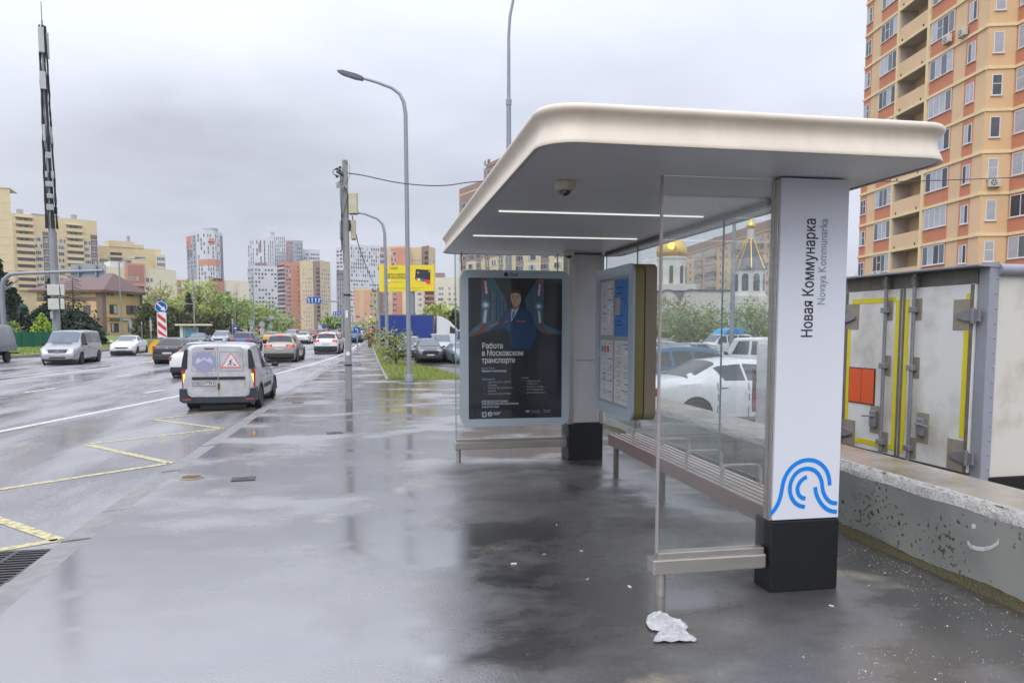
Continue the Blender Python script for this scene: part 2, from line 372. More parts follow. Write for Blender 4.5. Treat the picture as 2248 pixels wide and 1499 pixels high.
# ------------------------------------------------------------------ ground, road, sidewalk, kerb
ZR = -0.13; ZL = -0.5
b = MB(); b.quad((-2500, -400, -0.9), (2500, -400, -0.9), (2500, 3200, -0.9), (-2500, 3200, -0.9))
b.build('ground', m_far, kind='structure')
kx = [(-40, -2.66), (4.9, -2.56), (7.0, -2.66), (10.0, -2.67), (15.0, -2.60), (22.0, -2.47), (32, -2.25), (45.0, -1.99), (70, -1.75), (110, -1.6), (260, -1.6), (600, -1.6)]
def kerbx(y):
    for (a, xa), (c, xc) in zip(kx, kx[1:]):
        if a <= y <= c: return xa+(xc-xa)*(y-a)/(c-a)
    return kx[-1][1]
b = MB(); vs = []
lft = [(-40, -22.5), (30, -22.0), (60, -20.2), (110, -19.0), (260, -18.0), (600, -18.0)]
b.quad(*([(x-0.02, y, ZR) for y, x in reversed(lft)] + [(x+0.02, y, ZR) for y, x in kx]))
b.build('road', m_road, kind='structure')
b = MB(); wr = [(24.2, 0.22), (36, -0.05), (58, -0.44), (90, -0.5), (260, -0.5)]
poly = [(x+0.27, y) for y, x in kx[:-1]] + [(x, y) for y, x in reversed(wr)] + [(4.28, 24.2), (4.28, -40)]
b.prism(poly, -0.85, 0.0); b.build('sidewalk', m_walk, kind='structure')
# parking lot behind the barrier, lower than the sidewalk
b = MB(); b.quad((0.1, -40, ZL), (80, -40, ZL), (80, 150, ZL), (0.1, 150, ZL)); b.build('parking_lot', m_lot, kind='structure')
# kerb stones, one object each where they can be told apart
kerb = thing('kerb', 'low worn concrete kerb between the bus bay and the sidewalk', 'kerb'); kerb['kind'] = 'structure'; del kerb['category']
y = 2.6; k = 0
while y < 34:
    L_ = 1.0; xa, xb = kerbx(y), kerbx(y+L_); dz = random.uniform(-0.012, 0.004)
    mb = MB(); g_ = 0.014
    zt = -0.012+dz
    mb.add([(xa, y+g_, -0.4), (xa+0.267, y+g_, -0.4), (xb+0.267, y+L_-g_, -0.4), (xb, y+L_-g_, -0.4),
            (xa+0.012, y+g_, zt-0.02), (xa+0.267, y+g_, zt+0.004), (xb+0.267, y+L_-g_, zt+0.004), (xb+0.012, y+L_-g_, zt-0.02)],
           [(0, 3, 2, 1), (4, 5, 6, 7), (0, 1, 5, 4), (1, 2, 6, 5), (2, 3, 7, 6), (3, 0, 4, 7)])
    mb.build('kerb_stone', m_kerb, kerb); y += L_
mb = MB()
for (a, xa), (c, xc) in zip(kx, kx[1:]):
    a2, c2 = max(a, 34), min(c, 260)
    if a2 >= c2: continue
    mb.add([(kerbx(a2), a2, -0.4), (kerbx(a2)+0.267, a2, -0.4), (kerbx(c2)+0.267, c2, -0.4), (kerbx(c2), c2, -0.4)] + [(kerbx(a2)+0.01, a2, -0.01), (kerbx(a2)+0.267, a2, -0.006), (kerbx(c2)+0.267, c2, -0.006), (kerbx(c2)+0.01, c2, -0.01)],
           [(0, 3, 2, 1), (4, 5, 6, 7), (0, 1, 5, 4), (1, 2, 6, 5), (2, 3, 7, 6), (3, 0, 4, 7)])
mb.build('far_run', m_kerb, kerb)
# verge kerb (thin edging) and verges
mb = MB()
for (a, xa), (c, xc) in zip(wr, wr[1:]): mb.add([(xa, a, -0.4), (xa+0.09, a, -0.4), (xc+0.09, c, -0.4), (xc, c, -0.4), (xa, a, 0.05), (xa+0.09, a, 0.05), (xc+0.09, c, 0.05), (xc, c, 0.05)], [(0, 3, 2, 1), (4, 5, 6, 7), (0, 1, 5, 4), (1, 2, 6, 5), (2, 3, 7, 6), (3, 0, 4, 7)])
mb.build('verge_edging', m_kerb, kind='structure')
vr = [(24.2, 4.4), (28, 4.0), (32.5, 3.5), (38, 2.8), (41, 1.5), (60, 1.1), (110, 1.1)]
def vedge(y, tab):
    for (a, xa), (c, xc) in zip(tab, tab[1:]):
        if a <= y <= c: return xa+(xc-xa)*(y-a)/(c-a)
    return tab[-1][1]
def vergez(u, y): return 0.045*(1-u)+(-0.44)*u**1.3 + 0.03*math.sin(y*0.9+u*5)*min(1, u*4)*(1-u)
P = []
ys = [24.3+0.6*i for i in range(60)]+[60+5*i for i in range(11)]
for y in ys:
    xl, xr = vedge(y, wr)+0.08, vedge(y, vr)
    P.append([(xl+(xr-xl)*j/8, y, vergez(j/8, y)-(0.09 if y < 24.4 else 0)) for j in range(9)])
mb = MB(); mb.grid(P); mb.build('grass_verge', m_turf, smooth=True, kind='structure')
mb = MB(); mb.add([(-22.3, 20, -0.3), (-22.0, 30, -0.3), (-20.4, 60, -0.3), (-19.2, 110, -0.3), (-18.2, 260, -0.3), (-120, 260, -0.3), (-120, 20, -0.3),
                   (-22.3, 20, 0.0), (-22.0, 30, 0.0), (-20.4, 60, 0.0), (-19.2, 110, 0.0), (-18.2, 260, 0.0), (-120, 260, 0.0), (-120, 20, 0.0)],
                  [(7, 8, 9, 10, 11, 12, 13)]+[(i, i+1, i+8, i+7) for i in range(6)])
mb.build('far_verge', M('far_turf', (112, 124, 62), 0.95, var=0.25, scale=0.8, bump=0.4, bscale=6), kind='structure')
mb = MB()
for (a, xa), (c, xc) in zip(lft[1:4], lft[2:5]):
    mb.add([(xa-0.2, a, -0.3), (xa, a, -0.3), (xc, c, -0.3), (xc-0.2, c, -0.3), (xa-0.2, a, 0.03), (xa, a, 0.03), (xc, c, 0.03), (xc-0.2, c, 0.03)], [(4, 5, 6, 7), (0, 1, 5, 4), (1, 2, 6, 5), (2, 3, 7, 6), (3, 0, 4, 7)])
mb.build('far_kerb', m_kerb, kind='structure')

# grass blades on the near verge
def grass(name, n, region, h, w, mats, parent=None, label=None):
    rs = random.Random(3); mb = MB()
    for i in range(n):
        x, y, z = region(rs)
        a = rs.uniform(0, 6.28); hh = h*rs.uniform(0.5, 1.3); dx, dy = math.cos(a)*w, math.sin(a)*w; lx, ly = rs.uniform(-.5, .5)*hh, rs.uniform(-.5, .5)*hh
        mb.mat(rs.randrange(len(mats))); mb.add([(x-dx, y-dy, z), (x+dx, y+dy, z), (x+lx, y+ly, z+hh)], [(0, 1, 2)])
    o = mb.build(name, mats, parent, kind='stuff', fix=False); o['label'] = label; o['category'] = 'grass'; return o
gm = [M('grass_blade_a', (116, 140, 60), 0.7, var=0), M('grass_blade_b', (138, 156, 78), 0.7, var=0), M('grass_blade_c', (160, 162, 96), 0.8, var=0)]
def reg(rs):
    while True:
        y = 24.4+(rs.random()**1.7)*34; u = rs.random()
        if math.sin(y*1.7+u*6)+math.sin(y*.6-u*9+1)+rs.uniform(-1.2, 1.2) > -1.1: break
    xl, xr = vedge(y, wr)+0.1, vedge(y, vr)
    return xl+(xr-xl)*u, y, vergez(u, y)-0.01
grass('verge_grass', 16000, reg, 0.13, 0.014, gm, label='short fresh green grass growing on the verge beside the sidewalk')
def reg2(rs):
    y = 36+rs.random()*60; return vedge(y, [(30, -22.3), (60, -20.5), (110, -19.4)])-0.2-rs.random()*7, y, 0
grass('far_verge_grass', 9000, reg2, 0.16, 0.03, gm, label='grass strip along the far side of the road below the green fence')

# ------------------------------------------------------------------ painted markings (4 mm sheets)
def stripe(mb, pts, w, z=ZR+0.004):
    pts = [Vector((p[0], p[1], 0)) for p in pts]; q = []
    for i, p in enumerate(pts):
        d = (pts[min(i+1, len(pts)-1)]-pts[max(i-1, 0)]).normalized(); nrm = Vector((-d.y, d.x, 0))
        q.append((p+nrm*w/2, p-nrm*w/2))
    for (a, c), (e, f) in zip(q, q[1:]): mb.add([(a.x, a.y, z), (c.x, c.y, z), (f.x, f.y, z), (e.x, e.y, z)], [(0, 1, 2, 3)])
zig = [(-4.75, 5.4), (-2.82, 7.12), (-4.75, 7.95), None, (-4.75, 9.2), (-2.84, 10.8), (-4.62, 12.72), (-2.84, 14.25), (-4.55, 15.95), (-2.8, 17.6), (-4.4, 19.3), (-2.7, 21.0)]
mb = MB(); run = []
mb2 = MB()
for p in [(-4.75, 5.85), (-2.80, 7.0), (-4.75, 8.95), (-2.84, 10.75), (-4.62, 12.72), (-2.84, 14.25), (-4.55, 15.95), (-2.8, 17.6), (-4.4, 19.3), (-2.7, 21.0)]: run.append(p)
for a, c in zip(run, run[1:]): stripe(mb, [a, c], 0.115)
mb.build('yellow_zigzag_marking', m_yel, kind='structure')
mb = MB()
edge = [(-9.2, 6), (-7.9, 10), (-6.75, 14.3), (-5.95, 18.0), (-5.3, 21.3), (-4.6, 26), (-3.95, 31), (-3.3, 37), (-2.75, 44), (-2.35, 52), (-2.1, 62), (-1.95, 110)]
stripe(mb, edge, 0.17)
for a, c in ((gnd(66, 860, ZR), gnd(123, 852, ZR)), (gnd(318, 863, ZR), gnd(361, 855, ZR)), (gnd(255, 827, ZR), gnd(290, 822, ZR)), (gnd(52, 862, ZR), gnd(66, 860, ZR))): stripe(mb, [a, c], 0.14)
for x0, st in ((-6.6, 40), (-9.9, 40)):
    for i in range(9): stripe(mb, [(x0+i*0.12, st+i*9), (x0+0.04+i*0.12, st+3+i*9)], 0.14)
cl = [gnd(0, 837, ZR), gnd(160, 817, ZR), gnd(332, 794, ZR), Vector((-12.6, 49, 0))]
stripe(mb, [(p.x, p.y) for p in cl], 0.16); 
cl2_ = [gnd(0, 830, ZR), gnd(160, 811, ZR), gnd(300, 795, ZR)]
stripe(mb, [(p.x, p.y) for p in cl2_], 0.14)
stripe(mb, [(-12.4, 53), (-11.0, 110)], 0.16)
mb.build('white_lane_marking', m_white_paint, kind='structure')
# zebra far away
mb = MB()
for i in range(12): mb.quad((-16.5+i*1.15, 100, ZR+0.005), (-15.9+i*1.15, 100, ZR+0.005), (-15.9+i*1.15, 104, ZR+0.005), (-16.5+i*1.15, 104, ZR+0.005))
mb.build('crossing_marking', m_white_paint, kind='structure')
# ------------------------------------------------------------------ bus shelter
m_fascia = M('beige_enamel', (222, 210, 193), 0.35, var=0.06, scale=1.2, stretch=(5, 5, .8))
m_soffit = M('grey_soffit', (232, 234, 238), 0.4, var=0.03, scale=1.2)
m_steel = M('brushed_steel', (176, 170, 164), 0.38, metal=0.75, var=0.1, scale=3, stretch=(1, 1, 8))
m_steel_d = M('dark_steel_frame', (120, 116, 112), 0.4, metal=0.6, var=0.08)
m_panelw = M('white_sign_panel', (226, 228, 236), 0.3, var=0.012, scale=1.5)
m_black = M('black_plinth', (13, 14, 18), 0.5, var=0.3, scale=10)
m_postg = M('grey_post_panel', (196, 194, 196), 0.42, metal=0.1, var=0.07, scale=2)
m_glass = glass_mat('shelter_glass', dirt=0.03)
m_gedge = M('glass_edge_green', (118, 150, 146), 0.15, var=0.05)
m_ink = M('dark_lettering', (44, 40, 52), 0.5, var=0)
m_teal = M('grey_green_lettering', (130, 152, 158), 0.5, var=0)
m_blue = M('blue_wave_print', (18, 136, 232), 0.35, var=0)
m_tubelight = M('lit_tube', (250, 252, 248), 0.4, var=0, emit=.6)

SX0, SX1, SY0, SY1, SZ = 0.84, 3.25, 3.76, 9.78, 2.69
shelter = thing('bus_shelter', 'glass bus shelter with a beige curved-edge roof on two square posts', 'bus shelter')
# roof: fascia profile swept round a rounded rectangle
def loop(off, r): return rrect((SX1-SX0)+2*off, (SY1-SY0)+2*off, r, 8, (SX0+SX1)/2, (SY0+SY1)/2)
prof = [(-0.02, 0.0), (0.006, 0.0), (0.008, 0.006), (0.002, 0.03), (-0.012, 0.07), (-0.022, 0.11), (-0.024, 0.14), (-0.016, 0.17), (-0.004, 0.188), (0.010, 0.202), (0.016, 0.218), (0.014, 0.236), (0.002, 0.250), (-0.05, 0.256), (-0.4, 0.27), (-1.0, 0.275)]
mb = MB(); P = []
for off, z in prof:
    lp = loop(off, max(0.05, 0.20+off)); P.append([(x, y, SZ+z*.8) for x, y in lp]+[(lp[0][0], lp[0][1], SZ+z*.8)])
mb.grid(P); mb.build('fascia', m_fascia, shelter, smooth=60)
# soffit panels with seams and two light slots
cuts = [SY0+0.012, 5.12, 6.09, 7.76, 9.16, SY1-0.012]
for a, c in zip(cuts, cuts[1:]):
    mb = MB(); mb.box(SX0+0.012+ (0.13 if a < 4 or c > 9.5 else 0)*0, SX1-0.012, a+0.004, c-0.004, SZ+0.006, SZ+0.05)
    if a < 4:   # the corner panels follow the rounded corners
        mb = MB(); lp = [(x, y) for x, y in loop(-0.012, 0.19) if y < 5]; lp.sort(key=lambda p: math.atan2(p[1]-4.9, p[0]-2)); mb.prism([(SX0+0.012, c-0.004)]+[p for p in lp]+[(SX1-0.012, c-0.004)], SZ+0.006, SZ+0.05)
    if c > 9.5:
        mb = MB(); lp = [(x, y) for x, y in loop(-0.012, 0.19) if y > 9]; lp.sort(key=lambda p: math.atan2(p[1]-9.2, p[0]-2)); mb.prism([(SX1-0.012, a+0.004)]+[p for p in lp]+[(SX0+0.012, a+0.004)], SZ+0.006, SZ+0.05)
    mb.build('soffit_panel', m_soffit, shelter)
mb = MB(); mb.box(SX0+0.05, SX1-0.05, SY0+0.3, SY1-0.3, SZ+0.055, SZ+0.18); mb.build('roof_core', m_soffit, shelter)
for yy in (6.09, 7.76):
    mb = MB(); mb.box(0.99, 2.78, yy-0.008, yy+0.008, SZ-0.004, SZ+0.012); mb.build('light_strip', m_tubelight, shelter)
# glazing channel under the roof at the back
mb = MB(); mb.box(2.90, 2.96, 4.7, 9.3, SZ-0.035, SZ+0.004); mb.build('glazing_channel', m_steel_d, shelter)
# near post
post = MB(); post.box(2.53, 2.985, 4.40, 4.50, 0.0, 2.69); po = post.build('post', m_steel_d, shelter)
mb = MB(); mb.cbox(2.52, 2.995, 4.372, 4.398, 0.484, 2.685, 0.004); mb.build('sign_panel', m_panelw, po)
mb = MB(); mb.cbox(2.512, 3.0, 4.368, 4.58, 0.0, 0.478, 0.008); mb.build('plinth', m_black, po)
mb = MB(); mb.cbox(2.515, 2.529, 4.40, 4.440, 0.46, 2.68, 0.004); mb.build('steel_edge', m_steel, po)
mb = MB(); mb.cbox(2.515, 2.529, 4.448, 4.488, 0.46, 2.68, 0.004); mb.build('steel_edge', m_steel, po)
# lettering runs bottom to top on the sign panel
YP = 4.3705
text('Новая Коммунарка', 0.108, m_ink, po, (2.762, YP, 1.675), (R(90), R(-90), 0), bold=0.006, width=0.75)
text('Novaya Kommunarka', 0.080, m_teal, po, (2.846, YP, 1.885), (R(90), R(-90), 0), bold=0.002, width=0.545)
# blue wave emblem
def arc(cx, cz, r, a0, a1, n=22): return [(cx+r*math.cos(R(a0+(a1-a0)*i/n)), cz+r*math.sin(R(a0+(a1-a0)*i/n))) for i in range(n+1)]
def ribbon(pts, w):
    mb = MB(); q = []
    for i, p in enumerate(pts):
        a, c = Vector(pts[max(i-1, 0)]), Vector(pts[min(i+1, len(pts)-1)]); d = (c-a).normalized(); nn = Vector((-d.y, d.x)); p = Vector(p); q.append((p+nn*w/2, p-nn*w/2))
    for (a, c), (e, f) in zip(q, q[1:]): mb.add([(a.x, YP-0.0005, a.y), (c.x, YP-0.0005, c.y), (f.x, YP-0.0005, f.y), (e.x, YP-0.0005, e.y)], [(0, 1, 2, 3)])
    return mb
ex, ez, ew = 2.757, 0.692, 0.0275
def toX(x): return ex+(x-700)/1349*180*4.37/1628*1.0
sc_ = 180/1349*4.40/1628*1.262
A = lambda x, y: (ex+(x-690)*sc_, ez-(y-725)*sc_)
W1 = [A(138, 1082), A(180, 1040), A(225, 980), A(262, 905), A(290, 820), A(303, 740)]+[A(690+x, 725-y) for x, y in arc(0, 0, 382, 172, 8)]+[A(1058, 700)]
W2 = [A(672, 1003)]+[A(690+x, 725-y) for x, y in arc(0, 0, 278, 262, 0, 30)][1:]+[A(950, 800), A(985, 870), A(1040, 930), A(1105, 962), A(1186, 975)]
W1 = [A(138, 1082), A(185, 1035), A(232, 968), A(268, 890), A(292, 800), A(308, 690), A(325, 610), A(362, 520), A(420, 440), A(500, 370), A(600, 328), A(700, 315), A(800, 328), A(890, 370), A(965, 435), A(1020, 520), A(1048, 610), A(1056, 700)]
W2 = [A(672, 1003), A(590, 985), A(510, 935), A(450, 850), A(424, 750), A(432, 650), A(475, 550), A(550, 475), A(640, 443), A(730, 443), A(820, 478), A(890, 550), A(928, 640), A(940, 730), A(958, 800), A(1000, 880), A(1060, 940), A(1120, 965), A(1186, 972)]
W3 = [A(690, 565), A(640, 582), A(580, 635), A(548, 700), A(545, 760), A(570, 825), A(620, 868), A(676, 880)]
W4 = [A(826, 716), A(836, 790), A(872, 880), A(930, 970), A(1010, 1045), A(1095, 1085), A(1186, 1098)]
def smooth(p, it=2):
    for _ in range(it):
        q = [p[0]]
        for a, c in zip(p, p[1:]): q += [(a[0]*.75+c[0]*.25, a[1]*.75+c[1]*.25), (a[0]*.25+c[0]*.75, a[1]*.25+c[1]*.75)]
        p = q+[p[-1]]
    return p
allr = MB()
for w_ in (W1, W2, W3, W4):
    r_ = ribbon(smooth(w_), ew); allr.add(r_.v, r_.f)
allr.build('wave_emblem', m_blue, po)
# far post
post = MB(); post.box(2.44, 2.90, 9.37, 9.66, 0.0, 2.69); pf = post.build('post', m_steel_d, shelter)
for z0, z1 in ((0.49, 1.30), (1.306, 2.67)):
    mb = MB(); mb.cbox(2.50, 2.86, 9.33, 9.37, z0, z1, 0.004); mb.build('post_panel', m_postg, pf)
mb = MB(); mb.cbox(2.432, 2.50, 9.32, 9.40, 0.47, 2.68, 0.006); mb.build('steel_edge', m_steel, pf)
mb = MB(); mb.cbox(2.86, 2.905, 9.32, 9.40, 0.47, 2.68, 0.006); mb.build('steel_edge', m_steel, pf)
mb = MB(); mb.cbox(2.43, 2.90, 9.31, 9.68, 0.0, 0.468, 0.008); mb.build('plinth', m_black, pf)
# glass panes
def pane(x0, x1, y0, y1, z0, z1, parent=shelter):
    mb = MB(); mb.box(x0, x1, y0, y1, z0, z1); return mb.build('glass_pane', m_glass, parent)
def gedge(p0, p1, t, parent):
    mb = MB(); mb.box(min(p0[0], p1[0])-t, max(p0[0], p1[0])+t, min(p0[1], p1[1])-t, max(p0[1], p1[1])+t, p0[2], p1[2]); mb.build('glass_edge', m_gedge, parent)
pane(1.765, 2.513, 4.455, 4.467, 0.30, 2.688)
mb = MB(); mb.box(1.752, 1.764, 4.448, 4.474, 0.28, 2.688); mb.build('glass_edge', M('pale_edge', (176, 166, 164), 0.25, metal=0.3, var=0.04), shelter)
pane(0.975, 2.43, 9.422, 9.434, 0.30, 2.66)
mb = MB(); mb.box(0.965, 0.974, 9.415, 9.441, 0.28, 2.66); mb.build('glass_edge', m_gedge, shelter)
bx = 2.925
ycut = [4.55, 6.0, 8.15, 9.33]
for a, c in zip(ycut, ycut[1:]): pane(bx, bx+0.012, a+0.008, c-0.008, 0.56, 2.655)
for a in ycut[1:-1]: gedge((bx+0.006, a, 0.56), (bx+0.006, a, 2.655), 0.006, shelter)
# bottom beams and legs of the end panels
mb = MB(); mb.cbox(1.715, 2.505, 4.40, 4.52, 0.155, 0.255, 0.012); mb.cbox(1.76, 2.50, 4.425, 4.497, 0.25, 0.292, 0.006); mb.build('bottom_beam', m_steel, shelter)
mb = MB(); mb.cyl((1.79, 4.46, -0.01), (1.79, 4.46, 0.16), 0.032, n=16); mb.build('leg', m_steel, shelter, smooth=True)
mb = MB(); mb.cbox(0.95, 2.44, 9.37, 9.49, 0.165, 0.265, 0.012); mb.cbox(0.97, 2.43, 9.395, 9.46, 0.262, 0.30, 0.006); mb.build('bottom_beam', m_steel, shelter)
mb = MB(); mb.cyl((1.0, 9.43, -0.01), (1.0, 9.43, 0.17), 0.032, n=16); mb.build('leg', m_steel, shelter, smooth=True)
for x_, y_ in ((1.05, 9.42), (2.30, 9.42), (2.91, 9.25)):
    mb = MB(); mb.cyl((x_, y_, 2.45), (x_, y_, 2.69), 0.007, n=6); mb.build('tie_rod', m_steel_d, shelter)

# ------------------------------------------------------------------ bench inside
m_slat = M('pale_bench_slat', (184, 172, 166), 0.4, var=0.1, scale=5, stretch=(1, 0.2, 1))
m_bfront = M('brown_bench_board', (138, 116, 110), 0.45, var=0.14, scale=4, stretch=(1, 0.15, 1))
m_rust = M('rusty_metal', (92, 66, 52), 0.7, var=0.3, scale=12)
bench = thing('bench', 'long slatted bench with four hoop armrests inside the bus shelter', 'bench', (0, 0, 0))
BY0, BY1, BX0, BX1, BZ = 4.83, 8.52, 2.72, 3.14, 0.457
mb = MB(); mb.cbox(BX0, BX0+0.035, BY0, BY1, BZ-0.135, BZ-0.004, 0.006); mb.build('front_board', m_bfront, bench)
for i in range(6):
    x0 = BX0+0.006+i*0.066; mb = MB(); mb.cbox(x0, x0+0.038, BY0+0.01, BY1-0.01, BZ-0.03, BZ, 0.006); mb.build('slat', m_slat, bench)
for yy in (5.55, 6.26, 6.97, 7.68):
    mb = MB()
    hoop = [(BX0+0.02, yy, BZ-0.06), (BX0+0.02, yy, BZ+0.12), (BX0+0.035, yy, BZ+0.155), (BX0+0.07, yy, BZ+0.165), (BX0+0.31, yy, BZ+0.165), (BX0+0.345, yy, BZ+0.155), (BX0+0.36, yy, BZ+0.12), (BX0+0.36, yy, BZ-0.02)]
    for a, c in zip(hoop, hoop[1:]):
        d = Vector(c)-Vector(a); nn = Vector((-d.z, 0, d.x)).normalized()*0.005; a, c = Vector(a), Vector(c)
        mb.add([a-nn+Vector((0, -.022, 0)), a+nn+Vector((0, -.022, 0)), c+nn+Vector((0, -.022, 0)), c-nn+Vector((0, -.022, 0)), a-nn+Vector((0, .022, 0)), a+nn+Vector((0, .022, 0)), c+nn+Vector((0, .022, 0)), c-nn+Vector((0, .022, 0))],
               [(0, 1, 2, 3), (7, 6, 5, 4), (0, 4, 5, 1), (1, 5, 6, 2), (2, 6, 7, 3), (3, 7, 4, 0)])
    mb.build('armrest', m_slat, bench)
for yy in (5.0, 6.94, 8.4):
    mb = MB(); mb.cbox(BX0+0.04, BX0+0.09, yy-0.03, yy+0.03, -0.01, BZ-0.03, 0.005); mb.box(BX0+0.04, BX1-0.01, yy-0.02, yy+0.02, BZ-0.07, BZ-0.032); mb.build('leg', m_rust if yy < 5 else m_steel_d, bench)

# ------------------------------------------------------------------ dome cameras under the roof
m_cream = M('cream_plastic', (206, 200, 184), 0.4, var=0.03)
m_dome = M('dark_dome', (30, 32, 40), 0.08, var=0)
for (x, y, lb) in ((1.22, 4.80, 'round cream dome camera under the roof near the glass end panel'), (2.38, 9.15, 'round cream dome camera under the roof by the far post')):
    t = thing('dome_camera', lb, 'security camera', (x, y, SZ+0.004), 0, 'dome cameras under the shelter roof')
    mb = MB(); mb.lathe([(0.072, 0), (0.072, -0.012), (0.066, -0.045), (0.058, -0.058), (0.03, -0.06)], 24); mb.build('housing', m_cream, t, smooth=30)
    mb = MB(); mb.lathe([(0.042, -0.058), (0.04, -0.07), (0.03, -0.082), (0.015, -0.09), (0.0, -0.092)], 20); mb.build('dome', m_dome, t, smooth=True)

# ------------------------------------------------------------------ advertising lightbox on the far end panel
m_frame = M('pale_blue_frame', (176, 188, 198), 0.3, metal=0.15, var=0.03)
m_fside = M('olive_grey_side', (150, 142, 116), 0.4, var=0.06)
m_case_gold = M('brass_coloured_side', (140, 128, 82), 0.45, metal=0.2, var=0.12, scale=3, stretch=(1, 1, .3))
m_case_tan = M('taupe_side', (150, 138, 118), 0.45, var=0.06)
m_lid = glass_mat('case_glass', tint=(0.985, 0.99, 0.99), dirt=0.003, spots=False, ior=1.28)
box_ = thing('advertising_lightbox', 'rounded advertising lightbox with a dark job poster hanging on the far glass end', 'lightbox', (1.715, 9.30, 1.465))
AW, AH = 1.41, 1.97
mb = MB(); mb.prism(rrect(AW-0.02, AH-0.02, 0.11), -0.055, 0.105, 'y'); mb.build('body', m_fside, box_, smooth=30)
outer, inner = rrect(AW, AH, 0.12, 8), rrect(1.205, 1.775, 0.01, 8)
mb = MB(); n_ = len(outer)
vs = [(x, -0.075, z) for x, z in outer]+[(x, -0.075, z) for x, z in inner]+[(x, -0.045, z) for x, z in outer]+[(x, -0.060, z) for x, z in inner]
fs = []
for i in range(n_):
    j = (i+1) % n_; fs += [(i, j, n_+j, n_+i), (i, 2*n_+i, 2*n_+j, j), (n_+i, n_+j, 3*n_+j, 3*n_+i)]
mb.add(vs, fs); mb.build('frame', m_frame, box_)
pos = MB(); pos.quad((-0.61, -0.0605, -0.895), (0.61, -0.0605, -0.895), (0.61, -0.0605, 0.895), (-0.61, -0.0605, 0.895))
# printed picture: poster space u,v in pixels of a 1200 x 1790 sheet
m_pbg = M('poster_night_blue', (26, 34, 44), 0.35, var=0.35, scale=4)
poster = pos.build('poster', m_pbg, box_)
_lay = [0]
def pr(u, v): return (-0.60+u/1000., 0.885-v/1000.)
def pshape(name, pts, mat, sm=0, w=None):
    _lay[0] += 1; yv = -0.0608-_lay[0]*0.00012
    mb = MB(); mb.add([(pr(*p)[0], yv, pr(*p)[1]) for p in (smooth(pts+[pts[0]], sm)[:-1] if sm else pts)], [tuple(range(len(pts) if not sm else len(smooth(pts+[pts[0]], sm))-1))])
    return mb.build(name, mat, poster)
PM = lambda n, c: M('print_'+n, c, 0.4, var=0.12, scale=14)
c_red, c_wht, c_nav, c_nav2 = PM('red', (150, 42, 48)), PM('white', (214, 214, 220)), PM('navy', (28, 68, 112)), PM('deep_navy', (26, 56, 98))
c_skin, c_hair, c_dk, c_teal, c_grey = PM('skin', (222, 186, 162)), PM('hair', (74, 56, 44)), PM('dark', (20, 25, 32)), PM('teal', (62, 100, 116)), PM('grey', (104, 106, 116))
c_shirt = PM('shirt', (200, 208, 220)); c_pink = PM('stripe', (214, 82, 92)); c_skin2 = PM('skin_shadow', (164, 124, 104)); c_glow = PM('headlight', (232, 240, 250)); c_olive = PM('olive', (92, 88, 66))
S_ = 1200/1690.   # zoom pixels of the picture to poster units
def z(x, y): return ((x-245)*S_, (y-250)*S_)
pshape('printed_train', [z(250, 260), z(700, 260), z(930, 640), z(930, 900), z(620, 1180), z(250, 1280)], c_teal)
pshape('printed_train', [z(1930, 260), z(1500, 260), z(1240, 600), z(1330, 1000), z(1600, 1230), z(1930, 1240)], c_teal)
pshape('printed_window', [z(250, 260), z(480, 260), z(470, 1020), z(250, 1200)], c_dk)
pshape('printed_window', [z(1930, 260), z(1600, 260), z(1600, 1050), z(1930, 1200)], c_dk)
pshape('printed_tunnel', [z(700, 260), z(1480, 260), z(1230, 640), z(1180, 800), z(960, 800), z(900, 600)], c_dk)
for x0 in (620, 670, 740, 800, 860): pshape('printed_window', [z(x0, 470+(x0-620)*.6), z(x0+22, 490+(x0-620)*.6), z(x0+18, 1000), z(x0-4, 1010)], c_grey if x0 % 4 else c_nav2)
for x0 in (1290, 1340, 1400, 1440): pshape('printed_window', [z(x0, 620-(x0-1290)*.8), z(x0+20, 600-(x0-1290)*.8), z(x0+20, 1000), z(x0, 990)], c_grey)
pshape('printed_stripe', [z(495, 255), z(575, 255), z(610, 480), z(600, 540), z(520, 540)], c_red)
pshape('printed_stripe', [z(528, 300), z(560, 300), z(590, 520), z(545, 535)], c_wht)
pshape('printed_stripe', [z(525, 810), z(580, 810), z(550, 1060), z(500, 1050)], c_wht)
pshape('printed_stripe', [z(500, 1030), z(550, 1040), z(545, 1130), z(480, 1220), z(260, 1290), z(270, 1260), z(420, 1190), z(480, 1110)], c_red)
pshape('printed_stripe', [z(1450, 300), z(1580, 265), z(1560, 540), z(1500, 560), z(1510, 360)], c_red)
pshape('printed_stripe', [z(1515, 345), z(1545, 345), z(1530, 560), z(1490, 545)], c_wht)
pshape('printed_stripe', [z(1495, 815), z(1535, 820), z(1555, 1040), z(1515, 1050)], c_wht)
pshape('printed_stripe', [z(1515, 1040), z(1560, 1030), z(1600, 1160), z(1720, 1240), z(1640, 1240), z(1560, 1160)], c_red)
def disc(cx, cy, r, n=18): return [z(cx+r*math.cos(2*math.pi*i/n), cy+r*math.sin(2*math.pi*i/n)) for i in range(n)]
pshape('printed_lamp', disc(550, 720, 78), PM('halo', (116, 150, 174))); pshape('printed_lamp', disc(550, 720, 40), c_glow)
pshape('printed_lamp', disc(1510, 740, 66), PM('halo', (116, 150, 174))); pshape('printed_lamp', disc(1510, 740, 34), c_glow)
pshape('printed_man', [z(1000, 790), z(880, 840), z(800, 1000), z(640, 1110), z(650, 1170), z(900, 1120), z(1000, 1100)], c_nav2)
pshape('printed_man', [z(960, 810), z(1010, 770), z(1180, 760), z(1330, 810), z(1400, 900), z(1430, 1060), z(1480, 1250), z(1400, 1430), z(1340, 1520), z(1000, 1520), z(985, 1200), z(900, 1130), z(880, 960)], c_nav, 1)
